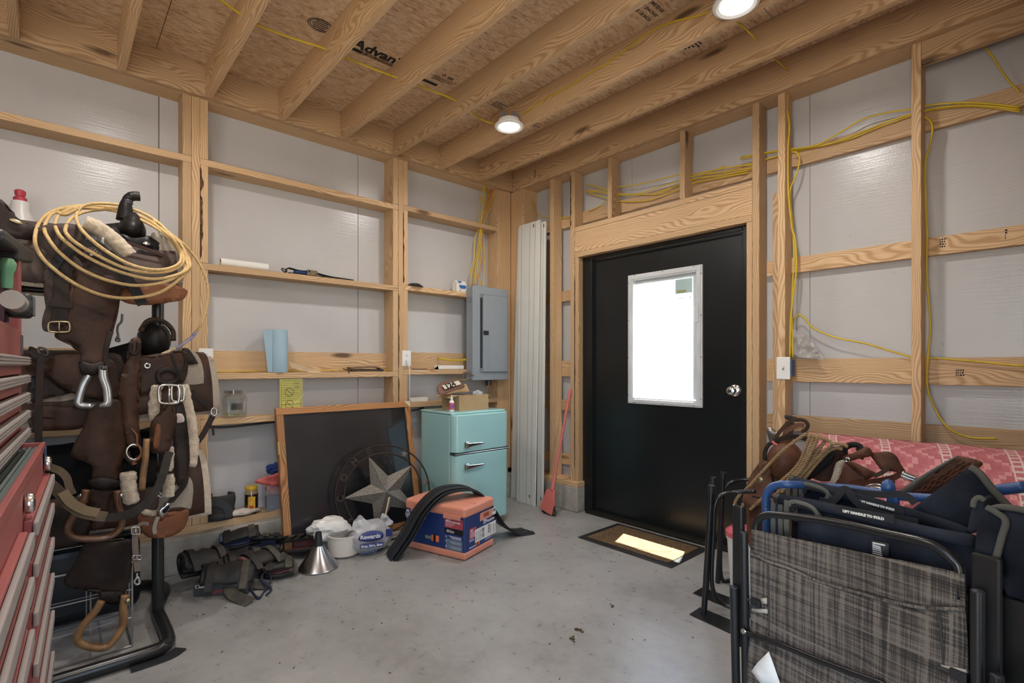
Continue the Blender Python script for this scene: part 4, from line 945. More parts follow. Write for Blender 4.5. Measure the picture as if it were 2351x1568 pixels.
b1_, cw = bag('plastic_bag', 'crumpled white plastic bag bunched up behind the cream bowl', 757, 1205, (.08, .125, .075), PBW, 21, .15, x=.285)
crumple(MB(), (cw.x-.02, cw.y+.02, .05), (.06, .10, .05), 31, .2).build('bag_base', mat('bag_print', srgb(60, 70, 64), .5, c2=srgb(200, 205, 198), vscale=16.), b1_)
b2_, cg = bag('plastic_bag', 'grey store bag with blue rewards print slumped before the star', 850, 1252, (.10, .15, .10), PBG, 8, .095, x=.43, amp=.16)
for yo, zo, h in ((-.07, .185, .055), (.09, .17, .05)):
    sheet('bag_handle', [(cg.x+.02, cg.y+yo-.05, zo-.03), (cg.x, cg.y+yo-.04, zo+.01), (cg.x-.01, cg.y+yo, zo+h), (cg.x, cg.y+yo+.04, zo+.02), (cg.x+.02, cg.y+yo+.055, zo-.02)], PBG, b2_, .002, lambda c: (.02*noise.noise(c*25), 0, .01*noise.noise(c*30)), .02, False)
nB = Vector((.80, -.32, .12)).normalized(); xB = Vector((.35, .93, .0)).normalized(); yB = nB.cross(xB)
oB = Vector((cg.x, cg.y, .10))+nB*.118
NVP = mat('navy_print', srgb(44, 52, 108), .5)
def bp2(a, b_): return oB+xB*a+yB*b_
sheet('blue_print', [bp2(-.075, 0.0), bp2(-.06, .035), bp2(0, .05), (bp2(.06, .035)), bp2(.065, 0), bp2(0, -.015)], NVP, b2_, .002)
text('printed_lettering', 'Rewards', .034, bp2(-.068, .004)+nB*.003, xB, yB, WPR, b2_, .0006)
MB().prism([bp2(-.07, -.05), bp2(.07, -.05), bp2(.07, -.024), bp2(-.07, -.024)], nB*.002).build('blue_print', NVP, b2_)
text('printed_lettering', 'Shop, Earn, Save', .019, bp2(-.064, -.044)+nB*.003, xB, yB, WPR, b2_, .0004)
text('printed_lettering', 'SAVE UP', .027, bp2(-.07, -.083)+nB*.012, xB, yB, NVP, b2_, .0006)
MB().prism([bp2(.085, .0)-nB*.01, bp2(.125, .0)-nB*.025, bp2(.125, .045)-nB*.025, bp2(.085, .045)-nB*.01], nB*.002).build('blue_print', NVP, b2_)
sk = tag(MB().tube([(cg.x+.0, cg.y+.095, .16), (cg.x-.03, cg.y+.15, .31)], .009, 10, flat=.4).build('stir_stick', mat('pale_stick', srgb(206, 186, 150), .6), sm=True), 'pale wooden paint stick standing in the grey store bag', 'stick')
# ---- heap of horse boots in front of the curb
NEO = mat('neoprene_black', (.012, .012, .013), .6, var=.5, vscale=9., bump=.15, bscale=60, c2=srgb(40, 36, 32)); DUS = mat('dusty_strap', srgb(52, 50, 46), .85, var=.3, vscale=18., c2=srgb(84, 78, 68)); PINKN = mat('dusty_pink', srgb(132, 82, 80), .8); SLT = mat('slate_trim', srgb(84, 88, 110), .7)
def boot(label, px, py, z, yaw, pitch, L=.2, r=.05, straps=3, trim=None, roll=0., scale=1., x=None):
    c = on(2, z, px, py)
    t = thing('horse_boot', label, 'horse boot', (c.x, c.y, max(0, z-r)), 'heap of horse boots by the curb')
    A = Matrix.Rotation(yaw, 3, 'Z') @ Matrix.Rotation(pitch, 3, 'Y') @ Matrix.Rotation(roll, 3, 'X')
    mb = shell(c, r*1.12, L, -2.3, 2.4, .012, A, 16, 8, .62, px*.01); mb.build('shell', NEO, t, sm=2, solid=.018)
    shell(c, r*.9, L*.9, -2.0, 2.1, .01, A, 12, 4, .58, px*.02).build('lining', trim or NEO, t, sm=2, solid=.012)
    MB().tube([c+A @ Vector((-L/2+.006, r*1.1*math.cos(a), r*.66*math.sin(a))) for a in [-2.2+4.4*k/14 for k in range(15)]], .011, 8).build('padded_edge', trim or NEO, t, sm=2)
    for k in range(straps):
        xx = L*(-.32+.64*k/max(1, straps-1)); ang = [(-.9+2.6*j/9) for j in range(10)]
        pts = [c+A @ Vector((xx, (r*1.12+.014)*math.cos(a), (r*.66+.016)*math.sin(a))) for a in ang]
        nn = [A @ Vector((0, math.cos(a), math.sin(a))) for a in ang]
        last = pts[-1]; drop = [last+(pts[-1]-pts[-2])*1.5, last+(pts[-1]-pts[-2])*3+Vector((0, 0, -.01))]
        MB().strap(pts+drop, .034, .005, nn+[nn[-1]]*2).build('strap', DUS if k % 2 else NEO, t, sm=True)
    return t, c, A
boot('black horse boot slumped against the concrete curb', 470, 1290, .115, 1.75, .1, .22, .062, 2, roll=.6)
boot('black horse boot with white lettering on top of the heap', 552, 1236, .155, 1.35, -.12, .2, .055, 2, SLT, roll=.3)
boot('black horse boot with slate blue lining at the back of the heap', 610, 1245, .12, 1.2, .1, .17, .052, 3, SLT, roll=-.2)
boot('black padded horse boot in the middle of the heap', 598, 1290, .10, 1.9, 0., .19, .055, 2, PINKN, roll=.5)
boot('black horse boot lying low at the front of the heap', 525, 1325, .075, 1.2, .06, .24, .06, 2, roll=.8)
boot('dusty pink and black horse boot behind the funnel', 690, 1250, .075, .9, -.12, .26, .062, 4, PINKN, roll=-.3)
boot('pink edged horse boot flap beside the funnel', 640, 1305, .055, 1.3, 0., .15, .045, 2, PINKN, roll=.2)
boot('black horse boot under the top of the heap', 560, 1300, .07, 1.6, .05, .2, .06, 2, roll=1.2)
random.seed(5)
for i, (a, b_, c, lab) in enumerate((((505, 1285, .13), (520, 1330, .055), (620, 1345, .01), 'wide dusty strap fanning out from the horse boot heap'), ((520, 1330, .06), (535, 1365, .02), (575, 1385, .006), 'wide dark strap end lying flat on the concrete floor'), ((640, 1275, .09), (668, 1295, .06), (672, 1322, .006), 'dusty strap hanging over the pink horse boot'))):
    pts = smooth([on(2, q[2], q[0], q[1]) for q in (a, b_, c)], 8)
    tag(MB().strap(pts, .058, .007, Vector((.5, -.2, .85))).build('boot_strap', DUS, sm=True, bevel=.002), lab, 'strap')
lt = thing('tangled_lead', 'dark blue webbing loop trailing from the horse boot heap', 'webbing', on(2, 0, 600, 1360))
MB().tube(smooth([on(2, .03, 560, 1330), on(2, .01, 590, 1372), on(2, .008, 605, 1360), on(2, .03, 622, 1330), on(2, .06, 610, 1312), on(2, .05, 600, 1330), on(2, .012, 622, 1352), on(2, .01, 612, 1365)], 6), .010, 8, flat=.4).build('loop', mat('navy_webbing', srgb(40, 42, 62), .8), lt, sm=2)
gb = thing('dark_shoe_box', 'dark grey printed box under the horse boots', 'box', on(2, 0, 470, 1370))
p0 = on(2, 0, 444, 1371); p1 = on(2, 0, 503, 1368); dv = (p1-p0).normalized(); pv = Vector((-dv.y, dv.x, 0)); pv = pv if pv.x < 0 else -pv
GB = mat('box_dark', srgb(66, 64, 64), .6)
MB().prism([p0, p0+dv*.26, p0+dv*.26+pv*.22, p0+pv*.22], (0, 0, .07)).build('carton', GB, gb, bevel=.003)
MB().prism([p0+dv*.01-pv*.001+Vector((0, 0, .045)), p0+dv*.065-pv*.001+Vector((0, 0, .045)), p0+dv*.065-pv*.001+Vector((0, 0, .06)), p0+dv*.01-pv*.001+Vector((0, 0, .06))], -pv*.0006).build('label', PAPER, gb)
MB().prism([p0+dv*.014-pv*.0018+Vector((0, 0, .047)), p0+dv*.026-pv*.0018+Vector((0, 0, .047)), p0+dv*.026-pv*.0018+Vector((0, 0, .058)), p0+dv*.014-pv*.0018+Vector((0, 0, .058))], -pv*.0005).build('label_mark', INK, gb)
for k in range(3): MB().prism([p0+dv*(.09+k*.02)-pv*.001+Vector((0, 0, .018+k*.006)), p0+dv*(.11+k*.025)-pv*.001+Vector((0, 0, .014)), p0+dv*(.115+k*.02)-pv*.001+Vector((0, 0, .034))], -pv*.0006).build('red_print', mat('box_red', srgb(130, 52, 52), .6), gb)
# ================================================================ saddle rack and its load
TUBE = mat('black_tube', (.012, .012, .012), .28, var=.2)
rk = thing('saddle_rack', 'black steel tube rack holding the three stacked saddles', 'saddle rack', (.55, -3.1, 0))
bz = .03
base = smooth([(.16, -2.725, bz), (.55, -2.722, bz), (.84, -2.722, bz), (.915, -2.745, bz), (.935, -2.82, bz), (.93, -3.2, bz), (.93, -3.5, bz), (.86, -3.62, bz), (.5, -3.63, bz), (.16, -3.62, bz)], 6, True)
MB().tube(base, .026, 12, True).build('base_loop', TUBE, rk, sm=2)
for y in (-2.722, -3.62):
    MB().tube([(.56, y, .05), (.56, y, 1.62)], .024, 12).build('upright', TUBE, rk, sm=True)
    for z in (.52, .98, 1.50): MB().tube([(.38, y, z), (.66, y, z)], .014, 10).build('cross_arm', TUBE, rk, sm=True)
for z in (.52, .98, 1.50):
    for x in (.40, .64): MB().tube([(x, -3.63, z), (x, -2.70, z)], .014, 10).build('saddle_bar', TUBE, rk, sm=True)
MB().strap(smooth([(.93, -2.69, .002), (.965, -2.74, .002), (.97, -2.86, .002)], 5), .05, .006, (0, 0, 1)).build('rubber_foot', RUB, rk)
# wire crate under the rack
WIRE = mat('zinc_wire', srgb(168, 168, 166), .35, .8)
wc = thing('wire_crate', 'zinc wire grid crate standing under the saddle rack', 'wire crate', (.6, -3.1, 0))
def wpanel(o, ux, uy, nx, ny, dx, dy):
    mb = MB(); o = Vector(o); ux = Vector(ux); uy = Vector(uy)
    for i in range(nx+1): mb.tube([o+ux*dx*i, o+ux*dx*i+uy*dy*ny], .0028, 6)
    for j in range(ny+1): mb.tube([o+uy*dy*j, o+uy*dy*j+ux*dx*nx], .0028, 6)
    return mb.build('wire_panel', WIRE, wc, sm=True)
wpanel((.772, -3.63, .006), (0, 1, 0), (0, 0, 1), 6, 3, .132, .118)
wpanel((.40, -3.63, .006), (0, 1, 0), (0, 0, 1), 6, 3, .132, .118)
wpanel((.772, -2.836, .006), (-1, 0, 0), (0, 0, 1), 3, 3, .124, .118)
MB().tube(smooth([(.75, -2.87, .36), (.76, -2.95, .37), (.765, -2.95, .30), (.765, -2.93, .29)], 6), .007, 8).build('hook', WIRE, wc, sm=2)
bn = thing('black_bin', 'glossy black plastic bin behind the saddle rack by the curb', 'bin', (.25, -2.9, 0))
MB().bb((.05, -3.4, .002), (.375, -2.765, .36)).build('bin_body', mat('bin_black', (.01, .01, .011), .35), bn, bevel=.05, bseg=4)
MB().bb((.04, -3.41, .36), (.385, -2.755, .385)).build('bin_lid', MATS['bin_black'], bn, bevel=.01)
# ---- leathers
def leather(name, a, b_, rough=.42, bs=55):
    a, b_ = tuple(.52*k for k in a), tuple(.62*k for k in b_); return mat(name, a, min(1, rough+.1), var=.2, vscale=7., bump=.22, bscale=bs, c2=b_, spec=.22)
LDK = leather('leather_dark', srgb(40, 31, 28), srgb(66, 50, 43)); LBR = leather('leather_brown', srgb(66, 46, 37), srgb(98, 68, 52)); LMV = leather('leather_mauve', srgb(84, 68, 62), srgb(112, 94, 86), .6)
LTN = leather('leather_tan', srgb(138, 86, 58), srgb(166, 110, 76)); LBK = leather('leather_black', srgb(26, 24, 24), srgb(46, 42, 40), .35); LSU = leather('suede_black', srgb(22, 21, 21), srgb(34, 32, 31), .95); LGY = leather('leather_grey_tan', srgb(110, 96, 78), srgb(140, 122, 98), .6)
FLC = mat('fleece', srgb(186, 168, 144), .95, var=.14, vscale=40., bump=.9, bscale=170, c2=srgb(208, 190, 166), sheen=.4)
FELT = mat('felt_pad', srgb(150, 138, 124), .95, var=.08, vscale=60., bump=.3, bscale=300)
WDS = mat('stirrup_wood', srgb(112, 78, 48), .4, var=.25, vscale=14., bump=.1, bscale=40, c2=srgb(158, 122, 82)); WDD = mat('stirrup_wood_dark', srgb(74, 48, 32), .35, var=.25, vscale=14., bump=.1, bscale=40, c2=srgb(110, 76, 50))
ALU = mat('aluminium', (.56, .56, .55), .34, .9, var=.12, vscale=30.); NIK = mat('nickel', (.6, .59, .56), .2, 1.); BRS = mat('dull_brass', (.42, .34, .2), .4, 1.)
KA, KB, KC = cv(0, 400, 3.1365), cv(0, 780, 3.919), cv(0, 1120, 3.5)
KD = cv(60, 960, 5.2278)
def L3(K, pts, x): return [on(0, x if not callable(x) else x(X, Y), *K(X, Y)) for X, Y in pts]
def hide(nm, K, pts, x, m, p, th=.006, bulge=0., L=.035):
    P = L3(K, pts, x); ys = [q.y for q in P]; zs = [q.z for q in P]; yc = (min(ys)+max(ys))/2; hw = (max(ys)-min(ys))/2; zc = (min(zs)+max(zs))/2; hz = (max(zs)-min(zs))/2
    f = lambda c: (bulge*(1-((c.y-yc)/hw)**2)+.006*noise.noise(c*9), 0, 0)
    return sheet(nm, P, m, p, th, f, L)
def band(nm, K, pts, x, w, m, p, th=.005, n=6, nrm=(1, 0, 0)):
    return MB().strap(smooth(L3(K, pts, x), n), w, th, nrm).build(nm, m, p, sm=True, bevel=.0012)
def rope(nm, pts, r, m, p=None, n=6, flat=1., closed=False): return MB().tube(smooth(pts, n, closed), r, 10, closed, flat=flat).build(nm, m, p, sm=2)
def arch(nm, xc, y0, y1, zc, rx, rz, m, p, th=.012, a0=.0, a1=PI, dip=0., seg=20, rows=16):
    mb = MB(); V = []
    for i in range(rows+1):
        u = i/rows; y = y0+(y1-y0)*u; d = dip*math.sin(u*PI)
        for k in range(seg+1):
            a = a0+(a1-a0)*k/seg; V.append(Vector((xc+rx*math.cos(a), y, zc+(rz-d)*math.sin(a)+.008*noise.noise(Vector((i*.5, k*.4, xc*9))))))
    mb.add(V, [(i*(seg+1)+k, i*(seg+1)+k+1, (i+1)*(seg+1)+k+1, (i+1)*(seg+1)+k) for i in range(rows) for k in range(seg)])
    return mb.build(nm, m, p, sm=2, solid=th)
def fleece_roll(nm, pts, r, p, seed=0, m=None, flat=1.):
    P = smooth(pts, 10); mb = MB().tube(P, [r*(.75 if i in (0, len(P)-1) else 1) for i in range(len(P))], 18, flat=flat)
    for v in mb.v: v += Vector((noise.noise(v*55), noise.noise(v*55+Vector((9, 0, 0))), noise.noise(v*55+Vector((0, 7, 0)))))*.0055
    return mb.build(nm, m or FLC, p, sm=2)
def stirrup(K, pts, x, r, m, p, flat, tread=None):
    P = smooth(L3(K, pts, x), 7); o = MB().tube(P, r, 12, flat=flat, up=(1, 0, 0)).build('stirrup', m, p, sm=2)
    return o
# ---- top saddle
s1 = thing('western_saddle', 'dark brown western saddle with black horn on the top tier of the rack', 'saddle', (.5, -2.95, 1.5))
arch('skirt_arch', .47, -3.5, -2.66, 1.50, .19, .27, LMV, s1, .02)
arch('fleece_lining', .47, -3.46, -2.69, 1.485, .175, .26, FLC, s1, .02)
arch('seat', .47, -3.42, -2.86, 1.62, .15, .20, LBK, s1, .014, dip=.08)
hide('cantle', KA, [(0, 190), (60, 250), (150, 345), (245, 385), (248, 470), (140, 470), (0, 460), (-160, 380), (-160, 250)], .66, LDK, s1, .014, .02)
MB().ball(on(0, .69, *KA(115, 340)), (.004, .022, .008), Matrix.Rotation(-.35, 3, 'X'), 2).build('concho', BRS, s1, sm=2)
sw = on(0, .52, *KA(945, 390))
mb = MB(); i0 = 0; mb.ball((0, 0, 0), 1, sub=4)
for v in mb.v:
    k = .82+.18*math.tanh((-v.z+.1)*2.5); v.x = sw.x+v.x*.115*k; v.y = sw.y+v.y*.062*k+.008*v.z; v.z = sw.z+v.z*.074
mb.build('swell', LBK, s1, sm=2)
hp = L3(KA, [(905, 330), (903, 280), (905, 230), (912, 195), (930, 168), (965, 158), (1005, 160)], .52)
MB().tube(smooth(hp, 6), [.036+(.019-.036)*min(1, i/18)+(.0 if i < 26 else .002) for i in range(37)], 16).build('horn', LBK, s1, sm=2)
MB().lathe([(.017, -.010), (.021, -.006), (.021, -.002), (.019, 0), (.021, .003), (.021, .008), (.017, .011)], on(0, .52, *KA(918, 203)), 18).build('horn_wrap', RUB, s1, sm=2)
hide('fork_leather', KA, [(860, 430), (1000, 470), (1060, 450), (1150, 500), (1170, 555), (1060, 545), (930, 510)], .60, LBK, s1, .01, .01)
MB().ball(on(0, .625, *KA(1055, 500)), (.005, .016, .009), None, 2).build('concho', NIK, s1, sm=2)
hide('front_rigging', KA, [(880, 560), (1040, 530), (1160, 570), (1210, 640), (1150, 700), (1020, 700), (900, 650)], .63, LDK, s1, .008)
band('rigging_strap', KA, [(900, 490), (1000, 520), (1110, 560), (1190, 600), (1210, 670)], .652, .014, LBR, s1)
hide('rear_skirt', KA, [(255, 440), (330, 370), (590, 380), (600, 560), (560, 690), (520, 760), (380, 700), (300, 610)], .665, LMV, s1, .008, .015)
hide('flank_billet', KA, [(265, 520), (340, 620), (350, 740), (345, 900), (305, 1040), (310, 1120), (370, 1135), (480, 1110), (520, 1000), (520, 870), (530, 760), (600, 660), (480, 560), (380, 640), (330, 560)], .70, LMV, s1, .007)
band('flank_strap', KA, [(450, 600), (445, 740), (440, 900), (432, 1000), (420, 1085)], .715, .048, LDK, s1, .006)
band('keeper', KA, [(350, 925), (440, 938), (525, 945)], .727, .026, LDK, s1, .006)
def buckle(K, cx, cy, w, h, x, m, p, r=.0035, nm='buckle'):
    P = L3(K, [(cx-w, cy-h), (cx+w, cy-h), (cx+w, cy+h), (cx-w, cy+h)], x)
    o = MB().tube(smooth([P[0].lerp(P[1], .15), P[0].lerp(P[1], .85), P[1].lerp(P[2], .2), P[1].lerp(P[2], .8), P[2].lerp(P[3], .15), P[2].lerp(P[3], .85), P[3].lerp(P[0], .2), P[3].lerp(P[0], .8)], 3, True), r, 8, True)
    o.tube([P[0].lerp(P[1], .5), P[2].lerp(P[3], .5)+Vector((.006, 0, 0))], r*.8, 6); return o.build(nm, m, p, sm=2)
buckle(KA, 425, 1100, 75, 36, .726, BRS, s1)
hide('fender', KA, [(545, 690), (700, 720), (850, 760), (858, 920), (825, 1090), (765, 1270), (735, 1375), (600, 1370), (578, 1265), (490, 1225), (400, 1175), (415, 1120), (500, 1000), (540, 860)], .70, LBR, s1, .008, .02)
hide('fender_collar', KA, [(580, 1345), (660, 1365), (745, 1350), (735, 1410), (680, 1450), (595, 1440), (580, 1400)], .72, LDK, s1, .014, .01)
stirrup(KB, [(800, 320), (755, 400), (725, 490), (708, 565), (740, 590), (840, 598), (950, 585), (972, 555), (962, 440), (930, 340), (925, 235)], lambda X, Y: .755 if X > 860 else .715, .024, ALU, s1, .62)
MB().ball(on(0, .775, *KB(930, 255)), (.006, .011, .011), None, 2).build('stirrup_bolt', DST, s1, sm=2)
hide('front_skirt', KA, [(860, 850), (1000, 800), (1200, 790), (1335, 830), (1340, 870), (1300, 910), (1180, 930), (1050, 945), (900, 925)], .66, LTN, s1, .008, .02)
hide('saddle_pad', KA, [(1090, 440), (1130, 425), (1230, 480), (1300, 560), (1320, 700), (1310, 780), (1240, 800), (1150, 740), (1160, 560)], .60, FELT, s1, .016)
band('dark_latigo', KA, [(770, 560), (850, 660), (950, 800), (1030, 940)], .735, .040, LBK, s1, .006)
band('tie_strap', KA, [(370, 700), (430, 610), (520, 545), (620, 500), (700, 505), (760, 560)], .735, .03, LBK, s1, .006)
fleece_roll('fleece_roll', L3(KA, [(610, 350), (680, 375), (760, 425), (840, 490), (900, 555), (925, 590)], .70), .030, s1)
rope('dee_ring', L3(KA, [(745, 465), (740, 510), (700, 555), (660, 585), (655, 570), (690, 540), (725, 500), (735, 465)], .725), .004, NIK, s1, 5, closed=True)
band('hobble_strap', KA, [(800, 1130), (770, 1230), (760, 1330), (790, 1390)], .72, .018, LDK, s1)
rope('snap_chain', L3(KA, [(880, 1005), (875, 1060), (850, 1090), (845, 1130), (850, 1160), (835, 1195), (860, 1200), (850, 1165)], .69), .0042, DST, s1)

# ---- lariat
LAR = mat('lariat_rope', srgb(196, 164, 112), .75, var=.12, vscale=60., bump=.5, bscale=220)
lr = thing('lariat', 'coiled cream lariat rope hung over the black saddle horn', 'rope', on(0, .7, *KA(800, 600)))
lx = lambda X, Y: .47+.31*max(0, min(1, (Y-285)/150))+.05*max(0, min(1, (Y-450)/450))-(.16*max(0, min(1, (X-1050)/250))*max(0, min(1, (760-Y)/200)))
LO = [[(250, 450), (290, 330), (400, 250), (600, 218), (850, 240), (1050, 310), (1230, 430), (1340, 560), (1375, 660), (1300, 750), (1150, 850), (950, 888), (750, 870), (550, 790), (380, 670), (280, 560)],
      [(320, 380), (380, 280), (520, 235), (720, 228), (900, 255), (1100, 340), (1280, 470), (1345, 600), (1330, 690), (1200, 770), (1000, 800), (800, 770), (600, 690), (450, 580), (360, 480)],
      [(400, 350), (450, 275), (600, 245), (800, 262), (1000, 325), (1180, 430), (1290, 560), (1355, 670), (1260, 730), (1080, 755), (850, 700), (650, 610), (500, 510), (420, 430)],
      [(470, 400), (520, 320), (640, 272), (860, 262), (1050, 330), (1190, 430), (1300, 560), (1310, 640), (1220, 700), (1060, 712), (880, 675), (700, 590), (560, 510), (490, 450)],
      [(550, 300), (600, 240), (720, 222), (880, 240), (1080, 320), (1220, 450), (1290, 580), (1280, 650), (1180, 692), (1050, 690), (900, 645), (740, 550), (620, 450), (560, 370)]]
for i, q in enumerate(LO): rope('coil', [v+Vector((.013*i-.02, 0, 0)) for v in L3(KA, q, lx)], .0066, LAR, lr, 6, closed=True)
tl = L3(KA, [(1100, 330), (1230, 430), (1340, 520), (1440, 650), (1495, 800), (1490, 960), (1445, 1090), (1410, 1140)], .60)
rope('tail', tl, .0060, LAR, lr)
rope('tail_wrap', L3(KA, [(1415, 1132), (1380, 1175), (1320, 1220), (1265, 1255)], .62), .0072, mat('wrap_white', srgb(196, 192, 200), .6, var=.25, vscale=50., c2=srgb(120, 110, 170)), lr)
for k in range(6):
    a = on(0, .63, *KA(1255+k*2, 1250)); b_ = [on(0, .64, *KA(1215-k*12, 1285+k*3)), on(0, .645, *KA(1195-k*14, 1340+k*8)), on(0, .645, *KA(1190-k*8, 1385+(k*13) % 40))]
    rope('frayed_strand', [a]+b_, .0034, mat('frayed_cotton', srgb(196, 176, 142), .9), lr)
rope('knot', L3(KA, [(410, 275), (470, 290), (530, 262), (550, 245), (500, 250), (450, 285)], .52), .008, LAR, lr)
# ---- bottle and tin on the girt behind
sbt = thing('dish_bottle', 'white squeeze bottle with red cap on the girt behind the saddles', 'bottle', (-.1, -3.2, 1.777))
o_ = Vector((-.085, on(0, -.085, *KA(145, 300)).y, 1.7775))
BTL = mat('milky_plastic', srgb(206, 202, 200), .35, var=.02)
MB().lathe([(0, 0), (.052, 0), (.055, .01), (.055, .10), (.05, .13), (.035, .16), (.034, .20), (.03, .205), (0, .205)], o_, 28).build('bottle_body', BTL, sbt, sm=True)
MB().lathe([(0, .205), (.026, .205), (.026, .222), (.017, .228), (.021, .24), (.022, .255), (.014, .262), (0, .262)], o_, 24).build('cap', mat('cap_red', srgb(170, 50, 66), .4), sbt, sm=True)
tn = thing('small_tin', 'small red and black printed tin on the girt behind the horn', 'tin', (-.1, -2.78, 1.777))
o_ = Vector((-.1, on(0, -.1, *KA(818, 330)).y, 1.7775))
MB().lathe([(0, 0), (.038, 0), (.038, .10), (0, .10)], o_, 28).build('tin_body', mat('tin_black', srgb(36, 36, 38), .4), tn, sm=True)
MB().lathe([(.0383, .02), (.0386, .02), (.0386, .095), (.0383, .095)], o_, 14, rotz(-1.3), 1.1).build('red_band', mat('tin_red', srgb(176, 70, 62), .4), tn, sm=True)
MB().lathe([(.0383, .02), (.0386, .02), (.0386, .06), (.0383, .06)], o_, 14, rotz(-.1), .6).build('pale_print', PAPER, tn, sm=True)
MB().lathe([(0, .10), (.039, .10), (.039, .106), (0, .106)], o_, 28).build('tin_lid', STL, tn, sm=True)
# ---- middle saddle
s2_ = thing('western_saddle', 'dark brown western saddle with wrapped ball horn on the middle tier', 'saddle', (.5, -2.95, .98))
arch('skirt_arch', .46, -3.5, -2.52, .96, .205, .27, LBR, s2_, .02)
arch('pad_arch', .46, -3.52, -2.49, .945, .195, .265, FELT, s2_, .02)
arch('seat', .46, -3.42, -2.80, 1.08, .15, .20, LSU, s2_, .014, dip=.08)
sw = on(0, .53, *KA(1110, 1190))
mb = MB(); mb.ball((0, 0, 0), 1, sub=4)
for v in mb.v:
    rib = 1+.015*math.cos(v.z*26); v.x = sw.x+v.x*.085*rib; v.y = sw.y+v.y*.066*rib; v.z = sw.z+v.z*.085
mb.build('swell', LBK, s2_, sm=2)
rope('swell_strap', L3(KA, [(1010, 1130), (1060, 1060), (1130, 1045), (1200, 1075), (1245, 1130), (1250, 1200)], .60), .010, LBR, s2_, flat=.4)
rope('swell_lace', L3(KA, [(1030, 1100), (1100, 1060), (1180, 1070), (1240, 1120)], .63), .004, LBK, s2_)
hide('skirt_panel', KB, [(270, 60), (420, 120), (700, 150), (1080, 140), (1080, 530), (800, 520), (560, 430), (400, 250), (280, 180)], .665, LDK, s2_, .008, .02)
hide('jockey', KB, [(400, 215), (560, 130), (1000, 180), (1070, 400), (1060, 525), (880, 520), (700, 490), (520, 390), (420, 300)], .69, LGY if False else LBR, s2_, .007, .015)
hide('skirt_front', KB, [(1240, 175), (1400, 165), (1660, 100), (1690, 220), (1660, 360), (1560, 420), (1400, 440), (1250, 480)], .672, LBR, s2_, .008, .01)
hide('corner_patch', KB, [(1640, 80), (1700, 85), (1770, 190), (1772, 217), (1670, 218), (1650, 150)], .662, LDK, s2_, .008)
hide('felt_flap', KB, [(1640, 100), (1750, 110), (1810, 200), (1830, 330), (1815, 480), (1770, 580), (1680, 600), (1640, 400)], .642, FELT, s2_, .016)
hide('lower_felt', KB, [(270, 480), (680, 470), (820, 530), (800, 600), (300, 600)], .66, FELT, s2_, .014)
hide('lower_skirt', KB, [(280, 600), (670, 597), (830, 600), (820, 700), (720, 800), (400, 820), (280, 820)], .672, LBR, s2_, .008)
hide('basket_skirt', KB, [(270, 340), (400, 340), (520, 420), (650, 470), (400, 530), (280, 560)], .685, LDK, s2_, .006)
band('billet_strap', KB, [(370, 120), (360, 300), (350, 600), (345, 940)], .73, .022, LDK, s2_)
rope('rigging_ring', L3(KB, [(355, 70), (400, 80), (430, 110), (420, 140), (370, 130), (345, 100)], .715), .004, DST, s2_, closed=True)
hide('fender', KB, [(800, 640), (900, 560), (1060, 540), (1110, 700), (1135, 850), (1130, 1000), (1090, 1100), (1045, 1260), (840, 1265), (830, 1135), (740, 1080), (650, 1040), (655, 980), (685, 900), (740, 800)], .735, LBR, s2_, .009, .025)
hide('fender_collar', KB, [(805, 1260), (930, 1235), (1060, 1265), (1065, 1300), (1000, 1345), (870, 1345), (810, 1310)], .775, LDK, s2_, .014, .012)
hide('stirrup_leather', KD, [(750, 870), (1050, 870), (1000, 1050), (980, 1240), (930, 1320), (850, 1330), (790, 1290), (800, 1100)], .76, LBR, s2_, .010)
stirrup(KD, [(715, 860), (690, 970), (640, 1080), (545, 1220), (505, 1330), (530, 1400), (620, 1440), (780, 1450), (940, 1440), (1060, 1390), (1140, 1290), (1130, 1150), (1090, 1000), (1095, 870)], .80, .020, WDD, s2_, .65)
for X, Y in ((655, 930), (1140, 925)): MB().ball(on(0, .80, *KD(X, Y)), .009, None, 2).build('stirrup_bolt', NIK, s2_, sm=2)
MB().lathe([(.006, 0), (.013, 0), (.013, .003), (.006, .003), (.006, 0)], on(0, .70, *KB(1325, 235)), 16, Matrix.Rotation(PI/2, 3, 'Y')).build('grommet', NIK, s2_, sm=2)
fringe = rope('latigo_keeper', L3(KB, [(1430, 300), (1440, 370), (1510, 400), (1590, 370), (1600, 310), (1510, 270)], .70), .012, LDK, s2_, 5, .4, True)
# ---- breast collar hanging at the middle saddle
bc = thing('breast_collar', 'long brown leather breast collar with a metal ring hanging off the middle saddle', 'breast collar', on(0, .72, *KB(1180, 500)))
hide('collar_strap', KB, [(1175, 0), (1262, 0), (1255, 200), (1245, 420), (1235, 600), (1250, 800), (1268, 940), (1230, 960), (1150, 950), (1120, 780), (1080, 600), (1068, 440), (1100, 300), (1150, 150)], .735, LBR, bc, .008, .012)
rope('ring', [on(0, .745, *KB(1205+66*math.cos(a), 1010+68*math.sin(a))) for a in [k*PI/8 for k in range(16)]], .0055, NIK, bc, 2, closed=True)
rope('tie_thong', L3(KB, [(1180, 795), (1230, 860), (1235, 930), (1270, 1000), (1260, 1060), (1210, 1090), (1195, 1120), (1230, 1110)], .755), .004, LTN, bc)
rope('ring_keeper', L3(KB, [(1140, 1010), (1150, 1060), (1200, 1100), (1250, 1070), (1240, 1040)], .742), .012, LDK, bc, flat=.5)
rope('top_keeper', L3(KB, [(1180, 20), (1175, 100), (1205, 130), (1240, 100), (1250, 20)], .75), .008, LDK, bc, flat=.5)
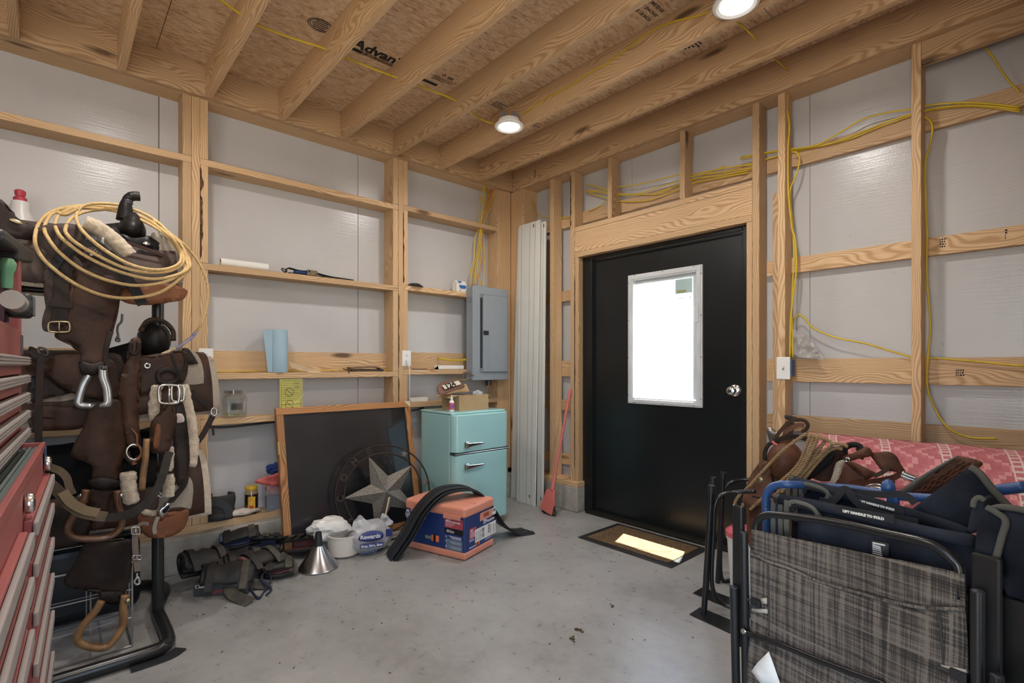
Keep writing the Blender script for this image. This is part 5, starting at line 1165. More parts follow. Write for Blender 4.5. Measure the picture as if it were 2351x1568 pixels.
# ---- fleece cinch
ci = thing('fleece_cinch', 'fleece lined leather cinch with roller buckle hanging beside the breast collar', 'cinch', on(0, .76, *KB(1550, 800)))
fleece_roll('fleece_edge', L3(KB, [(1420, 410), (1395, 520), (1385, 640), (1390, 720)], .74), .020, ci)
fleece_roll('fleece_edge', L3(KB, [(1650, 405), (1680, 560), (1725, 760), (1740, 960), (1722, 1140)], .74), .021, ci)
fleece_roll('fleece_edge', L3(KB, [(1530, 960), (1530, 1100), (1510, 1180)], .745), .016, ci)
fleece_roll('fleece_edge', L3(KB, [(1515, 1210), (1520, 1320), (1510, 1410)], .745), .024, ci)
fleece_roll('fleece_edge', L3(KB, [(1150, 1190), (1160, 1330), (1190, 1470)], .76), .028, ci)
hide('cinch_web', KB, [(1560, 560), (1640, 560), (1680, 750), (1705, 1000), (1690, 1180), (1600, 1320), (1570, 1100), (1560, 900)], .752, LDK, ci, .008)
hide('billet', KB, [(1470, 560), (1580, 560), (1550, 640), (1590, 700), (1560, 850), (1510, 1000), (1420, 1020), (1355, 1000), (1345, 860), (1360, 740), (1420, 680)], .765, LBR, ci, .009, .01)
hide('billet_patch', KB, [(1400, 780), (1445, 780), (1430, 960), (1380, 970)], .78, LTN, ci, .003)
buckle(KB, 1520, 490, 90, 80, .775, NIK, ci, .006)
buckle(KB, 1600, 480, 55, 70, .77, NIK, ci, .005)
fl = MB(); 
for k in range(5): fl.bb(on(0, .77, *KB(1580, 738-k*13)), on(0, .7705, *KB(1650, 732-k*13)))
fl.build('flag_patch', mat('flag_stripe', srgb(196, 120, 116), .7), ci)
hide('flag_field', KB, [(1575, 670), (1640, 670), (1655, 735), (1578, 742)], .764, mat('flag_white', srgb(196, 186, 176), .8), ci, .003)
# ---- headstall hanging to the right
hs = thing('headstall', 'dark leather headstall straps with a ring hanging over the felt pad', 'headstall', on(0, .7, *KB(1850, 650)))
band('strap', KB, [(1720, 460), (1780, 520), (1850, 580), (1905, 630)], .70, .020, LDK, hs, .007)
rope('ring', [on(0, .705, *KB(1925+26*math.cos(a), 650+36*math.sin(a))) for a in [k*PI/8 for k in range(16)]], .0035, NIK, hs, 2, closed=True)
band('strap', KB, [(1915, 680), (1870, 770), (1820, 860), (1775, 920)], .70, .024, LDK, hs, .007)
band('strap_end', KB, [(1895, 760), (1915, 810), (1920, 860)], .71, .009, LDK, hs, .004)
band('keeper', KB, [(1820, 590), (1850, 560)], .712, .012, LBK, hs, .005)
band('cheek_strap', KB, [(1540, 130), (1570, 220), (1610, 300), (1640, 370)], .735, .010, LBK, hs, .007)
rope('cheek_loop', L3(KB, [(1560, 110), (1640, 110), (1670, 180), (1660, 260), (1610, 300)], .73), .006, LDK, hs, flat=.5)
# ---- bottom saddle
s3 = thing('western_saddle', 'dark western saddle with black suede seat on the bottom tier of the rack', 'saddle', (.5, -2.95, .5))
arch('skirt_arch', .47, -3.5, -2.56, .49, .22, .27, LBR, s3, .02)
arch('fleece_lining', .47, -3.48, -2.53, .475, .21, .265, FLC, s3, .02)
arch('seat', .47, -3.45, -2.74, .64, .19, .23, LSU, s3, .02, dip=.05)
hide('side_jockey', KC, [(300, 120), (520, 180), (700, 190), (725, 330), (640, 460), (380, 485), (280, 480)], .745, LDK, s3, .008)
hide('fender', KC, [(720, 380), (900, 420), (1065, 420), (1055, 620), (1000, 835), (880, 842), (790, 800), (650, 800), (548, 790), (520, 730), (600, 590)], .775, LDK, s3, .009, .025)
hide('fender_collar', KC, [(805, 840), (980, 840), (965, 920), (890, 935), (820, 910)], .805, LDK, s3, .014)
stirrup(KC, [(815, 910), (770, 985), (690, 1080), (630, 1170), (625, 1230), (680, 1265), (780, 1285), (870, 1270), (950, 1180), (990, 1080), (990, 960), (1005, 860)], .83, .0165, WDS, s3, .85)
MB().ball(on(0, .85, *KC(1025, 908)), .010, None, 2).build('stirrup_bolt', BRS, s3, sm=2)
hide('front_skirt', KC, [(1110, 290), (1140, 200), (1340, 225), (1500, 170), (1512, 220), (1480, 310), (1400, 370), (1300, 392), (1180, 385)], .70, LTN, s3, .009, .02)
hide('fleece_skirt', KC, [(1290, 40), (1400, 0), (1460, -120), (1540, -60), (1545, 80), (1515, 180), (1380, 225), (1250, 215), (1150, 190), (1140, 165), (1260, 170)], .69, FELT, s3, .018)
fleece_roll('fleece_edge', L3(KC, [(1140, 185), (1200, 205), (1260, 200)], .715), .012, s3)
# ---- long strap looping across
cr = thing('crupper_strap', 'long tan and grey leather strap looping across the middle stirrup', 'strap', on(0, .85, *KD(900, 1150)))
nD = (1, 0, 0)
MB().strap(smooth(L3(KD, [(160, 560), (300, 590), (420, 640), (490, 720), (520, 830), (560, 910)], .83), 6), .024, .012, nD).build('strap_end', LGY, cr, sm=True)
MB().strap(smooth(L3(KD, [(140, 700), (300, 800), (430, 920), (520, 1030), (650, 1120), (800, 1160), (960, 1180)], .845), 6), .036, .012, nD).build('tan_section', LGY, cr, sm=True)
MB().strap(smooth(L3(KD, [(800, 1165), (960, 1190), (1150, 1170), (1330, 1100), (1480, 980), (1580, 820), (1650, 640), (1690, 480), (1720, 400)], .835), 6), .030, .010, nD).build('dark_section', leather('leather_slate', srgb(64, 58, 52), srgb(92, 84, 74)), cr, sm=True)
MB().strap(smooth(L3(KD, [(440, 880), (540, 1010), (700, 1100), (870, 1135)], .862), 5), .032, .004, nD).build('suede_wrap', mat('suede_tan', srgb(134, 116, 90), .95, bump=.3, bscale=200), cr, sm=True)
# dark wooden stick, halter snap, spur strap
tag(rope('wooden_handle', L3(KB, [(1320, 890), (1310, 1050), (1290, 1200), (1275, 1350)], .77), .0125, WDS), 'dark worn wooden handle hanging between fleece straps', 'handle')
hl = thing('nylon_halter_strap', 'grey nylon strap with metal snap hanging beside the bottom saddle', 'strap', on(0, .8, *KC(1090, 500)))
GRN = mat('grey_nylon', srgb(112, 98, 90), .8, bump=.2, bscale=300)
band('webbing', KC, [(1095, 300), (1085, 360), (1085, 460), (1095, 570), (1105, 670)], .815, .021, GRN, hl, .005)
band('loose_tongue', KC, [(1110, 300), (1150, 285), (1195, 292)], .815, .014, GRN, hl, .004)
buckle(KC, 1090, 345, 32, 28, .824, NIK, hl, .003); buckle(KC, 1100, 560, 34, 16, .824, NIK, hl, .0025)
rope('snap', L3(KC, [(1100, 685), (1098, 720), (1080, 750), (1095, 775), (1120, 765), (1115, 730), (1100, 715)], .82), .0045, NIK, hl)
sp_ = thing('spur_strap', 'grey spur strap with silver buckle plate beside the tan skirt', 'strap', on(0, .73, *KC(1330, 170)))
hide('buckle_plate', KC, [(1270, 210), (1285, 170), (1330, 120), (1365, 110), (1378, 140), (1345, 195), (1300, 235)], .735, NIK, sp_, .006)
hide('buckle_inlay', KC, [(1310, 195), (1320, 165), (1350, 138), (1365, 150), (1345, 185), (1322, 205)], .742, LBK, sp_, .003)
band('strap_tail', KC, [(1270, 230), (1245, 290), (1240, 340), (1250, 368)], .735, .015, mat('grey_strap', srgb(140, 134, 124), .6), sp_, .004)
band('strap_upper', KC, [(1370, 110), (1430, 40), (1480, -30), (1500, -120)], .735, .022, LDK, sp_, .006)
rope('bit_ring', L3(KC, [(1215, 80), (1235, 45), (1275, 35), (1305, 55), (1300, 75), (1270, 62), (1240, 75)], .74), .005, NIK, sp_)
# ================================================================ red tool chest
TR = mat('chest_red', srgb(148, 80, 77), .45, var=.08); TRI = mat('drawer_trim', srgb(152, 144, 140), .55, .15, var=.04, vscale=14.); TGR = mat('grip_mat', srgb(92, 102, 98), .8); TDK = mat('drawer_gap', (.012, .012, .013), .6)
ca = Vector((1.36, -3.096, 0)); du = Vector((1.298, -.054, 0)).normalized(); dn = Vector((-du.y, du.x, 0)); dn = dn if dn.y > 0 else -dn    # dn points out of the drawer fronts
def tp(a, d, z): return ca+du*a+dn*d+Vector((0, 0, z))
def tbox(a0, a1, d0, d1, z0, z1): return MB().prism([tp(a0, d0, z0), tp(a1, d0, z0), tp(a1, d1, z0), tp(a0, d1, z0)], (0, 0, z1-z0))
tc = thing('tool_cabinet', 'red rolling tool cabinet with two columns of drawers', 'tool cabinet', tp(.65, -.25, 0))
CT = .936
tbox(.0, 1.32, -.50, -.002, .12, CT-.012).build('cabinet_body', TR, tc, bevel=.004)
for a0, a1, d0, d1 in ((0, 1.32, -.012, .0), (0, .012, -.50, -.0125), (1.308, 1.32, -.50, -.0125), (.0125, 1.3075, -.50, -.488)): tbox(a0, a1, d0, d1, CT-.011, CT+.012).build('top_lip', TR, tc, bevel=.002)
mtp = tbox(.014, 1.306, -.486, -.014, CT-.0115, CT-.004).build('top_mat', TGR, tc)
for k in range(12): tbox(.016, 1.30, -.016-k*.0125-.006, -.016-k*.0125, CT-.004, CT+.001).build('mat_rib', TGR, mtp)
for ccol, (a0, a1) in enumerate(((.030, .615), (.705, 1.29))):
    z = CT-.075; hs_ = (.085, .10, .105, .11, .12, .14, .14)
    if ccol == 1: z -= .0
    for k, h in enumerate(hs_):
        if z-h < .12: break
        dwr = tbox(a0, a1, -.002, .012, z-h+.010, z-.002).build('drawer', TR if ccol else TR, tc, bevel=.003)
        tbox(a0-.004, a1+.004, .0125, .0215, z-.036, z-.006).build('drawer_trim', TRI, dwr, bevel=.003)
        tbox(a0, a1, .0, .010, z-h, z-h+.0095).build('drawer_gap', TDK, dwr)
        z -= h
for a in (.05, .60): MB().lathe([(0, 0), (.02, 0), (.022, .005), (.02, .012), (.012, .016), (0, .016)], tp(a, .0, CT-.045), 20, Matrix.Rotation(-PI/2, 3, 'X')).build('lock', CHR, tc, sm=True)
sb2 = tbox(.012, .075, .001, .003, CT-.052, CT+.0).build('blue_sticker', mat('sticker_navy', srgb(46, 62, 96), .5), tc)
for a in (.08, 1.24):
    for d in (-.08, -.42):
        c_ = tp(a, d, .05); MB().lathe([(0, -.018), (.045, -.018), (.05, -.01), (.05, .01), (.045, .018), (0, .018)], c_, 22, Matrix.Rotation(PI/2, 3, 'X')).build('caster_wheel', RUB, tc, sm=True)
        MB().bb(c_+Vector((-.03, -.025, .0)), c_+Vector((.03, .025, .07))).build('caster_fork', DST, tc)
# top chest set back on the cabinet
tt = thing('tool_chest', 'red top tool chest with open bay standing on the rolling cabinet', 'tool chest', tp(.6, -.2, CT))
D0 = -.050
def t2(a0, a1, d0, d1, z0, z1): return tbox(a0, a1, D0+d0, D0+d1, z0, z1)
t2(.02, .04, -.40, .0, CT+.0125, 1.50).build('side_wall', TR, tt, bevel=.002)
t2(1.24, 1.26, -.40, .0, CT+.0125, 1.50).build('side_wall', TR, tt, bevel=.002)
t2(.0405, 1.2395, -.40, -.385, CT+.0125, 1.50).build('back_wall', TR, tt)
t2(.0405, .075, -.03, .0, CT+.0125, 1.50).build('corner_post', TR, tt, bevel=.003)
t2(.0755, 1.2395, -.38, -.012, CT+.0125, CT+.255).build('drawer_case', TDK, tt)
KL = cv(0, 500, 4.356)
pl_ = [onp(*KL(X, Y), tp(0, D0+.004, 0), dn) for X, Y in [(40, 115), (70, 125), (200, 230), (335, 335), (338, 440), (325, 460), (190, 435), (190, 350), (90, 270), (40, 240)]]
far = max((q-ca).dot(du) for q in pl_); zt = max(q.z for q in pl_)
MB().prism(pl_, -dn*.40).build('black_lid_end', RUB, tt, bevel=.008)
z = CT+.258
for k in range(5):
    dwr = t2(.076, 1.235, -.0115, .004, z-.044, z-.004).build('drawer', TR, tt, bevel=.002)
    t2(.045, 1.235, .0045, .020, z-.020, z+.004).build('drawer_trim', TRI, dwr, bevel=.004)
    for j in range(3): t2(.045, 1.235, .0202, .0222, z-.016+j*.007, z-.013+j*.007).build('trim_rib', TRI, dwr)
    z -= .05
t2(.0755, 1.2395, -.01, .004, CT+.26, CT+.335).build('fascia', TR, tt, bevel=.002)
t2(.052, .095, .0045, .006, CT+.268, CT+.322).build('badge', mat('badge_slate', srgb(70, 82, 92), .4), tt)
sd_ = thing('screwdriver', 'screwdriver with green handle standing in the open tool chest', 'screwdriver', tp(.20, -.1, CT+.3))
q = onp(16, 640, tp(.2, -.06, 1.3), dn); 
MB().lathe([(0, 0), (.011, 0), (.012, .01), (.013, .04), (.017, .05), (.018, .065), (.012, .076), (0, .078)], q-Vector((0, 0, .025)), 16).build('handle', mat('green_handle', srgb(70, 140, 112), .5, c2=srgb(110, 150, 110)), sd_, sm=True)
MB().tube([q-Vector((0, 0, .11)), q-Vector((0, 0, .024))], .0042, 8).build('shaft', DST, sd_, sm=True)
fl_ = thing('work_light', 'black and grey work light lying in the open tool chest', 'work light', tp(.2, -.05, CT+.34))
q = onp(45, 702, tp(.12, -.035, 1.3), dn)
Rz = Matrix((du, dn, Vector((0, 0, 1)))).transposed()
MB().box(q, (.055, .05, .062), Rz).build('lens_head', BLK, fl_, bevel=.012, bseg=3)
MB().box(q+dn*.0262, (.036, .004, .05), Rz).build('lens', mat('scuffed_lens', srgb(110, 118, 118), .4, c2=srgb(60, 66, 66)), fl_, bevel=.003)
MB().tube([q+du*.02, q+du*.16], .022, 14).build('light_body', mat('grey_body', srgb(150, 144, 136), .5), fl_, sm=True)
MB().lathe([(.0225, 0), (.026, 0), (.026, .02), (.0225, .02)], q+du*.03, 18, Rz @ Matrix.Rotation(PI/2, 3, 'Y')).build('collar', BLK, fl_, sm=True)
# ================================================================ cables on the right wall and ceiling
KR1, KR2, KR5, KT7, KT8 = cv(1700, 60, 3.137), cv(1700, 540, 3.137), cv(1220, 380, 3.92), cv(600, 0, 3.267), cv(1200, 0, 2.939)
def rw(K, pts, y): return [on(1, y, *K(X, Y)) for X, Y in pts]
G1 = 'yellow cables strung through the right wall studs'
LB = 'yellow electrical cable strung through the right wall studs above the door'
for i, q in enumerate([[(2020, 582), (1700, 552), (1480, 556), (1330, 575), (1225, 598), (1050, 625), (880, 672), (700, 775), (545, 858), (380, 884), (200, 908), (0, 945)],
          [(2020, 600), (1700, 570), (1480, 580), (1330, 605), (1225, 635), (1050, 690), (880, 760), (700, 830), (545, 866), (380, 892), (200, 915), (0, 958)],
          [(2020, 618), (1800, 585), (1600, 578), (1400, 600), (1330, 615), (1225, 645), (1100, 690), (950, 745), (800, 808), (640, 850), (400, 900), (200, 955), (0, 1010)]]):
    cable('yellow electrical cable strung along the top girt right of the door', rw(KR1, q, .118+.008*i), r=.0045, grp='yellow cables right of the door')
for i, q in enumerate([[(2000, -8), (1750, 20), (1480, 75), (1335, 80), (1100, 140), (900, 180), (800, 190), (690, 215), (600, 190), (490, 170)],
          [(2000, 20), (1750, 55), (1480, 90), (1300, 150), (1100, 210), (950, 255), (800, 255), (690, 230), (490, 220)],
          [(1960, 40), (1700, 90), (1480, 115), (1335, 165), (1150, 250), (1000, 260), (800, 265), (600, 240), (490, 235)],
          [(1960, 60), (1700, 110), (1480, 155), (1300, 225), (1100, 300), (950, 325), (800, 322), (690, 300), (500, 245)],
          [(690, 310), (600, 370), (520, 410)],
          [(1740, 0), (1600, 70), (1480, 125), (1335, 175), (1150, 240)]]):
    cable(LB, rw(KR5, q, .112+.006*i), r=.0042, grp=G1)
cable('yellow cable drooping from the corner behind the white trim boards', rw(KR5, [(-20, 120), (0, 230), (18, 370), (60, 440), (150, 470), (260, 468), (350, 460)], .12), r=.004)
cable('yellow cable running down the stud to the light switch', rw(KR1, [(345, 425), (335, 580), (352, 720), (342, 900), (345, 1200), (370, 1450), (390, 1520)], .075)+rw(KR2, [(400, 120), (402, 250), (385, 400), (365, 560), (358, 700), (355, 880)], .075), r=.0055)
cable('yellow cable looping off the bundle beside the switch stud', rw(KR1, [(375, 905), (410, 915), (425, 960), (405, 1060), (355, 1200), (372, 1400)], .09)+rw(KR2, [(385, 150), (375, 350), (368, 560), (375, 720), (378, 880)], .08), r=.0045)
cable('yellow cable running down the next stud to a girt hole near the pink blanket', rw(KR1, [(1330, 650), (1370, 690), (1382, 750), (1360, 880), (1330, 1000), (1335, 1300), (1345, 1500)], .10)+rw(KR2, [(1342, 100), (1345, 350), (1368, 650), (1350, 870), (1345, 1080), (1400, 1250), (1500, 1390), (1650, 1455), (1850, 1465)], .12), r=.0045)
cable('yellow cable sagging across the wide girt beside the light switch', rw(KR2, [(365, 860), (362, 720), (385, 610), (420, 572), (460, 595), (520, 665), (680, 735), (900, 780), (1100, 840), (1250, 880), (1350, 882), (1700, 910), (2060, 945)], .13), r=.0045)
cable('yellow cable slanting down behind the jamb at the top of the wall', rw(KR1, [(1755, 145), (1830, 240), (1920, 380), (2010, 475)], .13), r=.004)
cable('thin yellow cable run through the joists across the subfloor', [on(2, 2.835, *KT7(X, Y)) for X, Y in [(-330, -20), (-150, 110), (0, 200), (230, 285), (440, 352), (600, 420), (800, 500), (985, 570), (1150, 630), (1440, 745), (1560, 820), (1640, 890), (1760, 935)]], r=.006)
cable('yellow cable stapled along a joist between the two downlights', [on(1, -.804, *KT8(X, Y)) for X, Y in [(0, 775), (120, 685), (300, 592), (450, 490), (560, 435), (700, 330), (850, 220), (1000, 152), (1190, 105), (1250, 78)]], r=.005)
cable('yellow cable dropping from the door downlight into the next joist', [on(2, 2.80, *KT8(X, Y)) for X, Y in [(1430, 140), (1500, 190), (1580, 270)]], r=.005)
cable('yellow cable entering the ledger above the door', [on(2, 2.80, *KT8(1665, 365)), on(2, 2.80, *KT8(1730, 420)), on(1, .004, *KT8(1795, 478))], r=.005)
sw_ = thing('light_switch', 'white toggle light switch plate on the stud right of the door', 'light switch', (2.28, .03, 1.15))
MB().bb((2.245, .0325, 1.093), (2.318, .038, 1.221)).build('cover_plate', WHT, sw_, bevel=.003)
MB().bb((2.291, .0385, 1.11), (2.325, .09, 1.205)).build('switch_box', MATS['box_blue'], sw_)
MB().bb((2.277, .031, 1.146), (2.287, .0322, 1.168)).build('toggle_slot', mat('slot_shadow', srgb(150, 148, 140), .6), sw_)
MB().box((2.282, .026, 1.16), (.007, .014, .008), Matrix.Rotation(.5, 3, 'X')).build('toggle', WHT, sw_, bevel=.001)
pbg = thing('manual_bag', 'clear plastic bag with a folded manual hanging above the switch', 'bag', on(1, .08, *KR2(450, 800)))
sheet('plastic_sleeve', rw(KR2, [(362, 715), (380, 680), (410, 690), (500, 745), (550, 820), (602, 893), (540, 890), (390, 858)], .085), mat('bag_clear', srgb(196, 190, 186), .2, alpha=.45), pbg, .003, lambda c: (0, .012*noise.noise(c*40), 0), .02, False)
sheet('manual', rw(KR2, [(395, 770), (480, 750), (585, 885), (540, 888), (400, 845)], .095), mat('manual_print', srgb(120, 112, 112), .6, c2=srgb(170, 164, 162), vscale=30.), pbg, .005, None, .03, False, raw=True)
MB().prism(rw(KR2, [(480, 780), (492, 772), (535, 828), (522, 832)], .088), (0, .001, 0)).build('dark_tab', INK, pbg)
# ================================================================ right hand corner: saddle, blanket, stand
KS = cv(1700, 940, 3.611); KW = cv(1600, 940, 2.497); KV = cv(1700, 1180, 3.611)
stn = thing('saddle_stand', 'black steel saddle stand with base plates in front of the door', 'saddle stand', on(2, 0, 1625, 1390))
def flo(px, py, z=0.): v = on(2, 0, px, py); v.z = z; return v
A1, A2, A3 = flo(1616, 1412), flo(1621, 1363), flo(1648, 1338)
tops = [dep(1634, 1117, (A1-CAM).dot(FW)), dep(1638, 1098, (A2-CAM).dot(FW)), dep(1661, 1086, (A3-CAM).dot(FW))]
for a, t_ in zip((A1, A2, A3), tops):
    MB().tube([a+Vector((0, 0, .004)), t_], .0135, 12).build('post', TUBE, stn, sm=True)
    dd = (t_-a).normalized(); MB().tube([t_-dd*.03, t_+dd*.006], .0155, 12).build('end_cap', RUB, stn, sm=True)
for a, top in ((A1, 1150), (A3, 1135)):
    d_ = (a-CAM).dot(FW); q = [dep(x+(0 if top == 1150 else 20), y+(0 if top == 1150 else -28), d_+e) for x, y, e in ((1735, 1128, -.05), (1690, 1130, 0), (1658, 1137, 0), (1642, 1160, 0), (1638, 1230, 0), (1634, 1320, 0), (1640, 1362, 0), (1662, 1388, 0), (1720, 1400, -.05))]
    for v in q: v.z = max(v.z, .012)
    MB().tube(smooth(q, 6), .010, 10).build('bent_tube', TUBE, stn, sm=2)
for a in (A1, A2):
    MB().prism([a+Vector((-.045, -.05, .0005)), a+Vector((.30, -.09, .0005)), a+Vector((.30, .03, .0005)), a+Vector((-.045, .05, .0005))], (0, 0, .005)).build('base_plate', TUBE, stn, bevel=.001)
for dx in (.28, .34): MB().tube([A1+Vector((dx, .03, .004)), A1+Vector((dx, .06, .60))], .0135, 12).build('post', TUBE, stn, sm=True)
MB().tube([A1+Vector((.28, .03, .59)), A1+Vector((.6, .07, .59))], .013, 12).build('saddle_bar', TUBE, stn, sm=True); MB().tube([A3+Vector((.25, .03, .59)), A3+Vector((.5, .06, .59))], .013, 12).build('saddle_bar', TUBE, stn, sm=True)
bk = thing('white_bucket', 'white plastic bucket with pink lid behind the folded chairs', 'bucket', flo(1712, 1352))
o_ = flo(1714, 1352, .001)
MB().lathe([(0, 0), (.078, 0), (.095, .26), (.10, .262), (.10, .275), (.094, .278), (0, .278)], o_, 32).build('bucket_body', WHT, bk, sm=True)
MB().lathe([(0, .312), (.088, .312), (.102, .300), (.103, .276), (.0985, .276), (.0985, .298), (0, .300)], o_, 32).build('lid', mat('lid_pink', srgb(206, 96, 104), .45), bk, sm=True)
# pink woven blanket
def blanketmat():
    m, t, b = newmat('pink_blanket'); uv = nd(t, 'TexCoord').outputs['UV']; s = nd(t, 'SeparateXYZ', {0: uv}); U_, V_ = s.outputs[0], s.outputs[1]
    zz = nd(t, 'Math', {0: nd(t, 'Math', {0: V_, 1: 9.}, operation='MULTIPLY').outputs[0], 1: 1.}, operation='PINGPONG').outputs[0]
    stp = nd(t, 'Math', {0: zz, 1: .25}, operation='SNAP').outputs[0]
    a = nd(t, 'Math', {0: nd(t, 'Math', {0: U_, 1: 11.}, operation='MULTIPLY').outputs[0], 1: stp}, operation='ADD').outputs[0]
    f = nd(t, 'Math', {0: a}, operation='FRACT').outputs[0]
    c = ramp(t, f, [(.0, srgb(192, 112, 118)), (.3, srgb(214, 148, 146)), (.55, srgb(222, 176, 164)), (.56, srgb(184, 104, 110))])
    c_n = t.nodes[-1]; c_n.color_ramp.interpolation = 'CONSTANT'
    b6 = nd(t, 'Math', {0: nd(t, 'Math', {0: U_, 1: 4.}, operation='MULTIPLY').outputs[0]}, operation='FRACT').outputs[0]
    band_ = nd(t, 'Math', {0: nd(t, 'Math', {0: b6, 1: .5}, operation='SUBTRACT').outputs[0]}, operation='ABSOLUTE').outputs[0]
    inb = nd(t, 'Math', {0: band_, 1: .085}, operation='LESS_THAN').outputs[0]
    dash = nd(t, 'Math', {0: nd(t, 'Math', {0: nd(t, 'Math', {0: V_, 1: 22.}, operation='MULTIPLY').outputs[0]}, operation='FRACT').outputs[0], 1: .35}, operation='LESS_THAN').outputs[0]
    edge = nd(t, 'Math', {0: band_, 1: .058}, operation='GREATER_THAN').outputs[0]
    lad = nd(t, 'Math', {0: nd(t, 'Math', {0: dash, 1: edge}, operation='MAXIMUM').outputs[0], 1: inb}, operation='MULTIPLY').outputs[0]
    c = nd(t, 'Mix', {0: lad, 6: c, 7: col4(srgb(222, 196, 188))}, data_type='RGBA').outputs[2]
    inside = nd(t, 'Math', {0: inb, 1: nd(t, 'Math', {0: 1., 1: lad}, operation='SUBTRACT').outputs[0]}, operation='MULTIPLY').outputs[0]
    c = nd(t, 'Mix', {0: inside, 6: c, 7: col4(srgb(190, 112, 118))}, data_type='RGBA').outputs[2]
    n = nd(t, 'TexNoise', {'Vector': nd(t, 'TexCoord').outputs['Object'], 'Scale': 150., 'Detail': 2.}).outputs[0]
    c = nd(t, 'VectorMath', {0: c, 3: nd(t, 'MapRange', {'Value': n, 1: .3, 2: .7, 3: .82, 4: 1.05}).outputs[0]}, operation='SCALE').outputs[0]
    t.links.new(c, b.inputs['Base Color']); b.inputs['Roughness'].default_value = .95
    t.links.new(nd(t, 'Bump', {'Height': n, 'Strength': .8, 'Distance': .004}).outputs[0], b.inputs['Normal']); return m
PB = blanketmat()
bl_ = thing('saddle_blanket', 'pink and cream patterned saddle blanket draped over a stand by the wall', 'blanket', (3.0, -.3, .6))
A, B = on(1, -.06, 1858, 993), on(1, -.06, 2400, 1043); D, C_ = on(1, -.62, 1860, 1130), on(1, -.62, 2460, 1190)
nu, nv = 44, 30; me = bpy.data.meshes.new('blanket_cloth'); vs_ = []; uvs = []
for j in range(nv+1):
    v = j/nv
    for i in range(nu+1):
        u = i/nu
        if v < .1: p = A.lerp(B, u); p = Vector((p.x, p.y+.05*(1-v/.1), p.z-.45*(1-v/.1)))
        elif v < .7:
            k = (v-.1)/.6; p = A.lerp(B, u).lerp(D.lerp(C_, u), k)+Vector((0, 0, .05*math.sin(k*PI)))
        else:
            k = (v-.7)/.3; p = D.lerp(C_, u)+Vector((0, -.09*math.sin(k*PI/2), -.36*(1-math.cos(k*PI/2))))
        p += Vector((0, 0, .010*noise.noise(Vector((u*5, v*4, 1)))))
        vs_.append(p); uvs.append((u, v))
me.from_pydata(vs_, [], [(j*(nu+1)+i, j*(nu+1)+i+1, (j+1)*(nu+1)+i+1, (j+1)*(nu+1)+i) for j in range(nv) for i in range(nu)])
ul = me.uv_layers.new(name='uv')
for lp_ in me.loops: ul.data[lp_.index].uv = uvs[lp_.vertex_index]
me.polygons.foreach_set('use_smooth', [True]*len(me.polygons)); me.materials.append(PB)
ob = bpy.data.objects.new('blanket_cloth', me); COL.objects.link(ob); setp(ob, bl_)
md = ob.modifiers.new('solid', 'SOLIDIFY'); md.thickness = .012; md.offset = 0
rope('wool_tassel', rw(KS, [(1530, 300), (1545, 280), (1555, 300), (1545, 310)], -.08), .003, mat('pink_wool', srgb(220, 150, 148), .9), bl_)
sh2 = thing('blanket_stand', 'wooden sawhorse stand under the pink saddle blanket', 'stand', (2.9, -.33, 0))
zz = min(D.z, C_.z)-.06
plank('beam', (2.45, -.36, .50), (3.38, -.32, .545), 'x', sh2)
for x in (2.5, 3.3):
    for s in (-1, 1): MB().tube([(x, -.34+s*.02, .52), (x, -.34+s*.24, .0)], .022, 4).build('leg', PINE, sh2)
# saddle on the black stand
s4 = thing('western_saddle', 'tan tooled western saddle in the corner right of the door', 'saddle', (2.55, -.5, .6))
def hy(nm, pts, y, m, p=s4, th=.007, bulge=0., L=.03, K=KS):
    P_ = rw(K, pts, y); xs_ = [q.x for q in P_]; xc = (min(xs_)+max(xs_))/2; hw = (max(xs_)-min(xs_))/2
    return sheet(nm, P_, m, p, th, lambda c: (0, -bulge*(1-((c.x-xc)/hw)**2)+.005*noise.noise(c*10), 0), L)
def by(nm, pts, y, w_, m, p=s4, th=.005, K=KS): return MB().strap(smooth(rw(K, pts, y), 6), w_, th, (0, -1, 0)).build(nm, m, p, sm=True, bevel=.001)
def ry(nm, pts, y, r, m, p=s4, flat=1., closed=False, K=KS): return rope(nm, rw(K, pts, y), r, m, p, 6, flat, closed)
LTD = leather('leather_russet', srgb(104, 64, 46), srgb(140, 90, 64), .35, 110); LTD2 = leather('leather_tooled', srgb(112, 74, 56), srgb(150, 104, 80), .5, 150)
hy('skirt', [(60, 640), (150, 470), (240, 420), (560, 560), (700, 660), (900, 640), (1000, 760), (700, 900), (300, 1100), (100, 1156), (60, 900)], -.50, LTD2, th=.02, bulge=.03)
hy('fork_leather', [(20, 760), (40, 690), (90, 570), (165, 460), (235, 430), (255, 560), (265, 660), (215, 760), (150, 800), (60, 800)], -.56, LTD2, th=.009, bulge=.02)
hy('lower_flap', [(75, 800), (200, 780), (260, 690), (420, 690), (420, 800), (200, 960), (110, 1010)], -.55, LTD, th=.009, bulge=.02)
cq = on(1, -.585, *KS(165, 582)); MB().lathe([(0, 0), (.012, 0), (.012, .002), (.008, .005), (0, .005)], cq, 18, Matrix.Rotation(PI/2, 3, 'X')).build('concho', BRS, s4, sm=True)
mb = MB().tube([cq+Vector((math.cos(k*PI/9)*.0125, -.001, math.sin(k*PI/9)*.0125)) for k in range(18)], .0022, 5, True); mb.build('concho_edge', BRS, s4, sm=2)
by('slot', [(95, 720), (140, 728), (185, 735)], -.592, .006, LBK, th=.002)
sw = on(1, -.50, *KS(372, 430)); mb = MB(); mb.ball((0, 0, 0), 1, sub=4)
for v in mb.v: v.x = sw.x+v.x*.078; v.y = sw.y+v.y*.085; v.z = sw.z+v.z*.098
mb.build('swell', LTD, s4, sm=2)
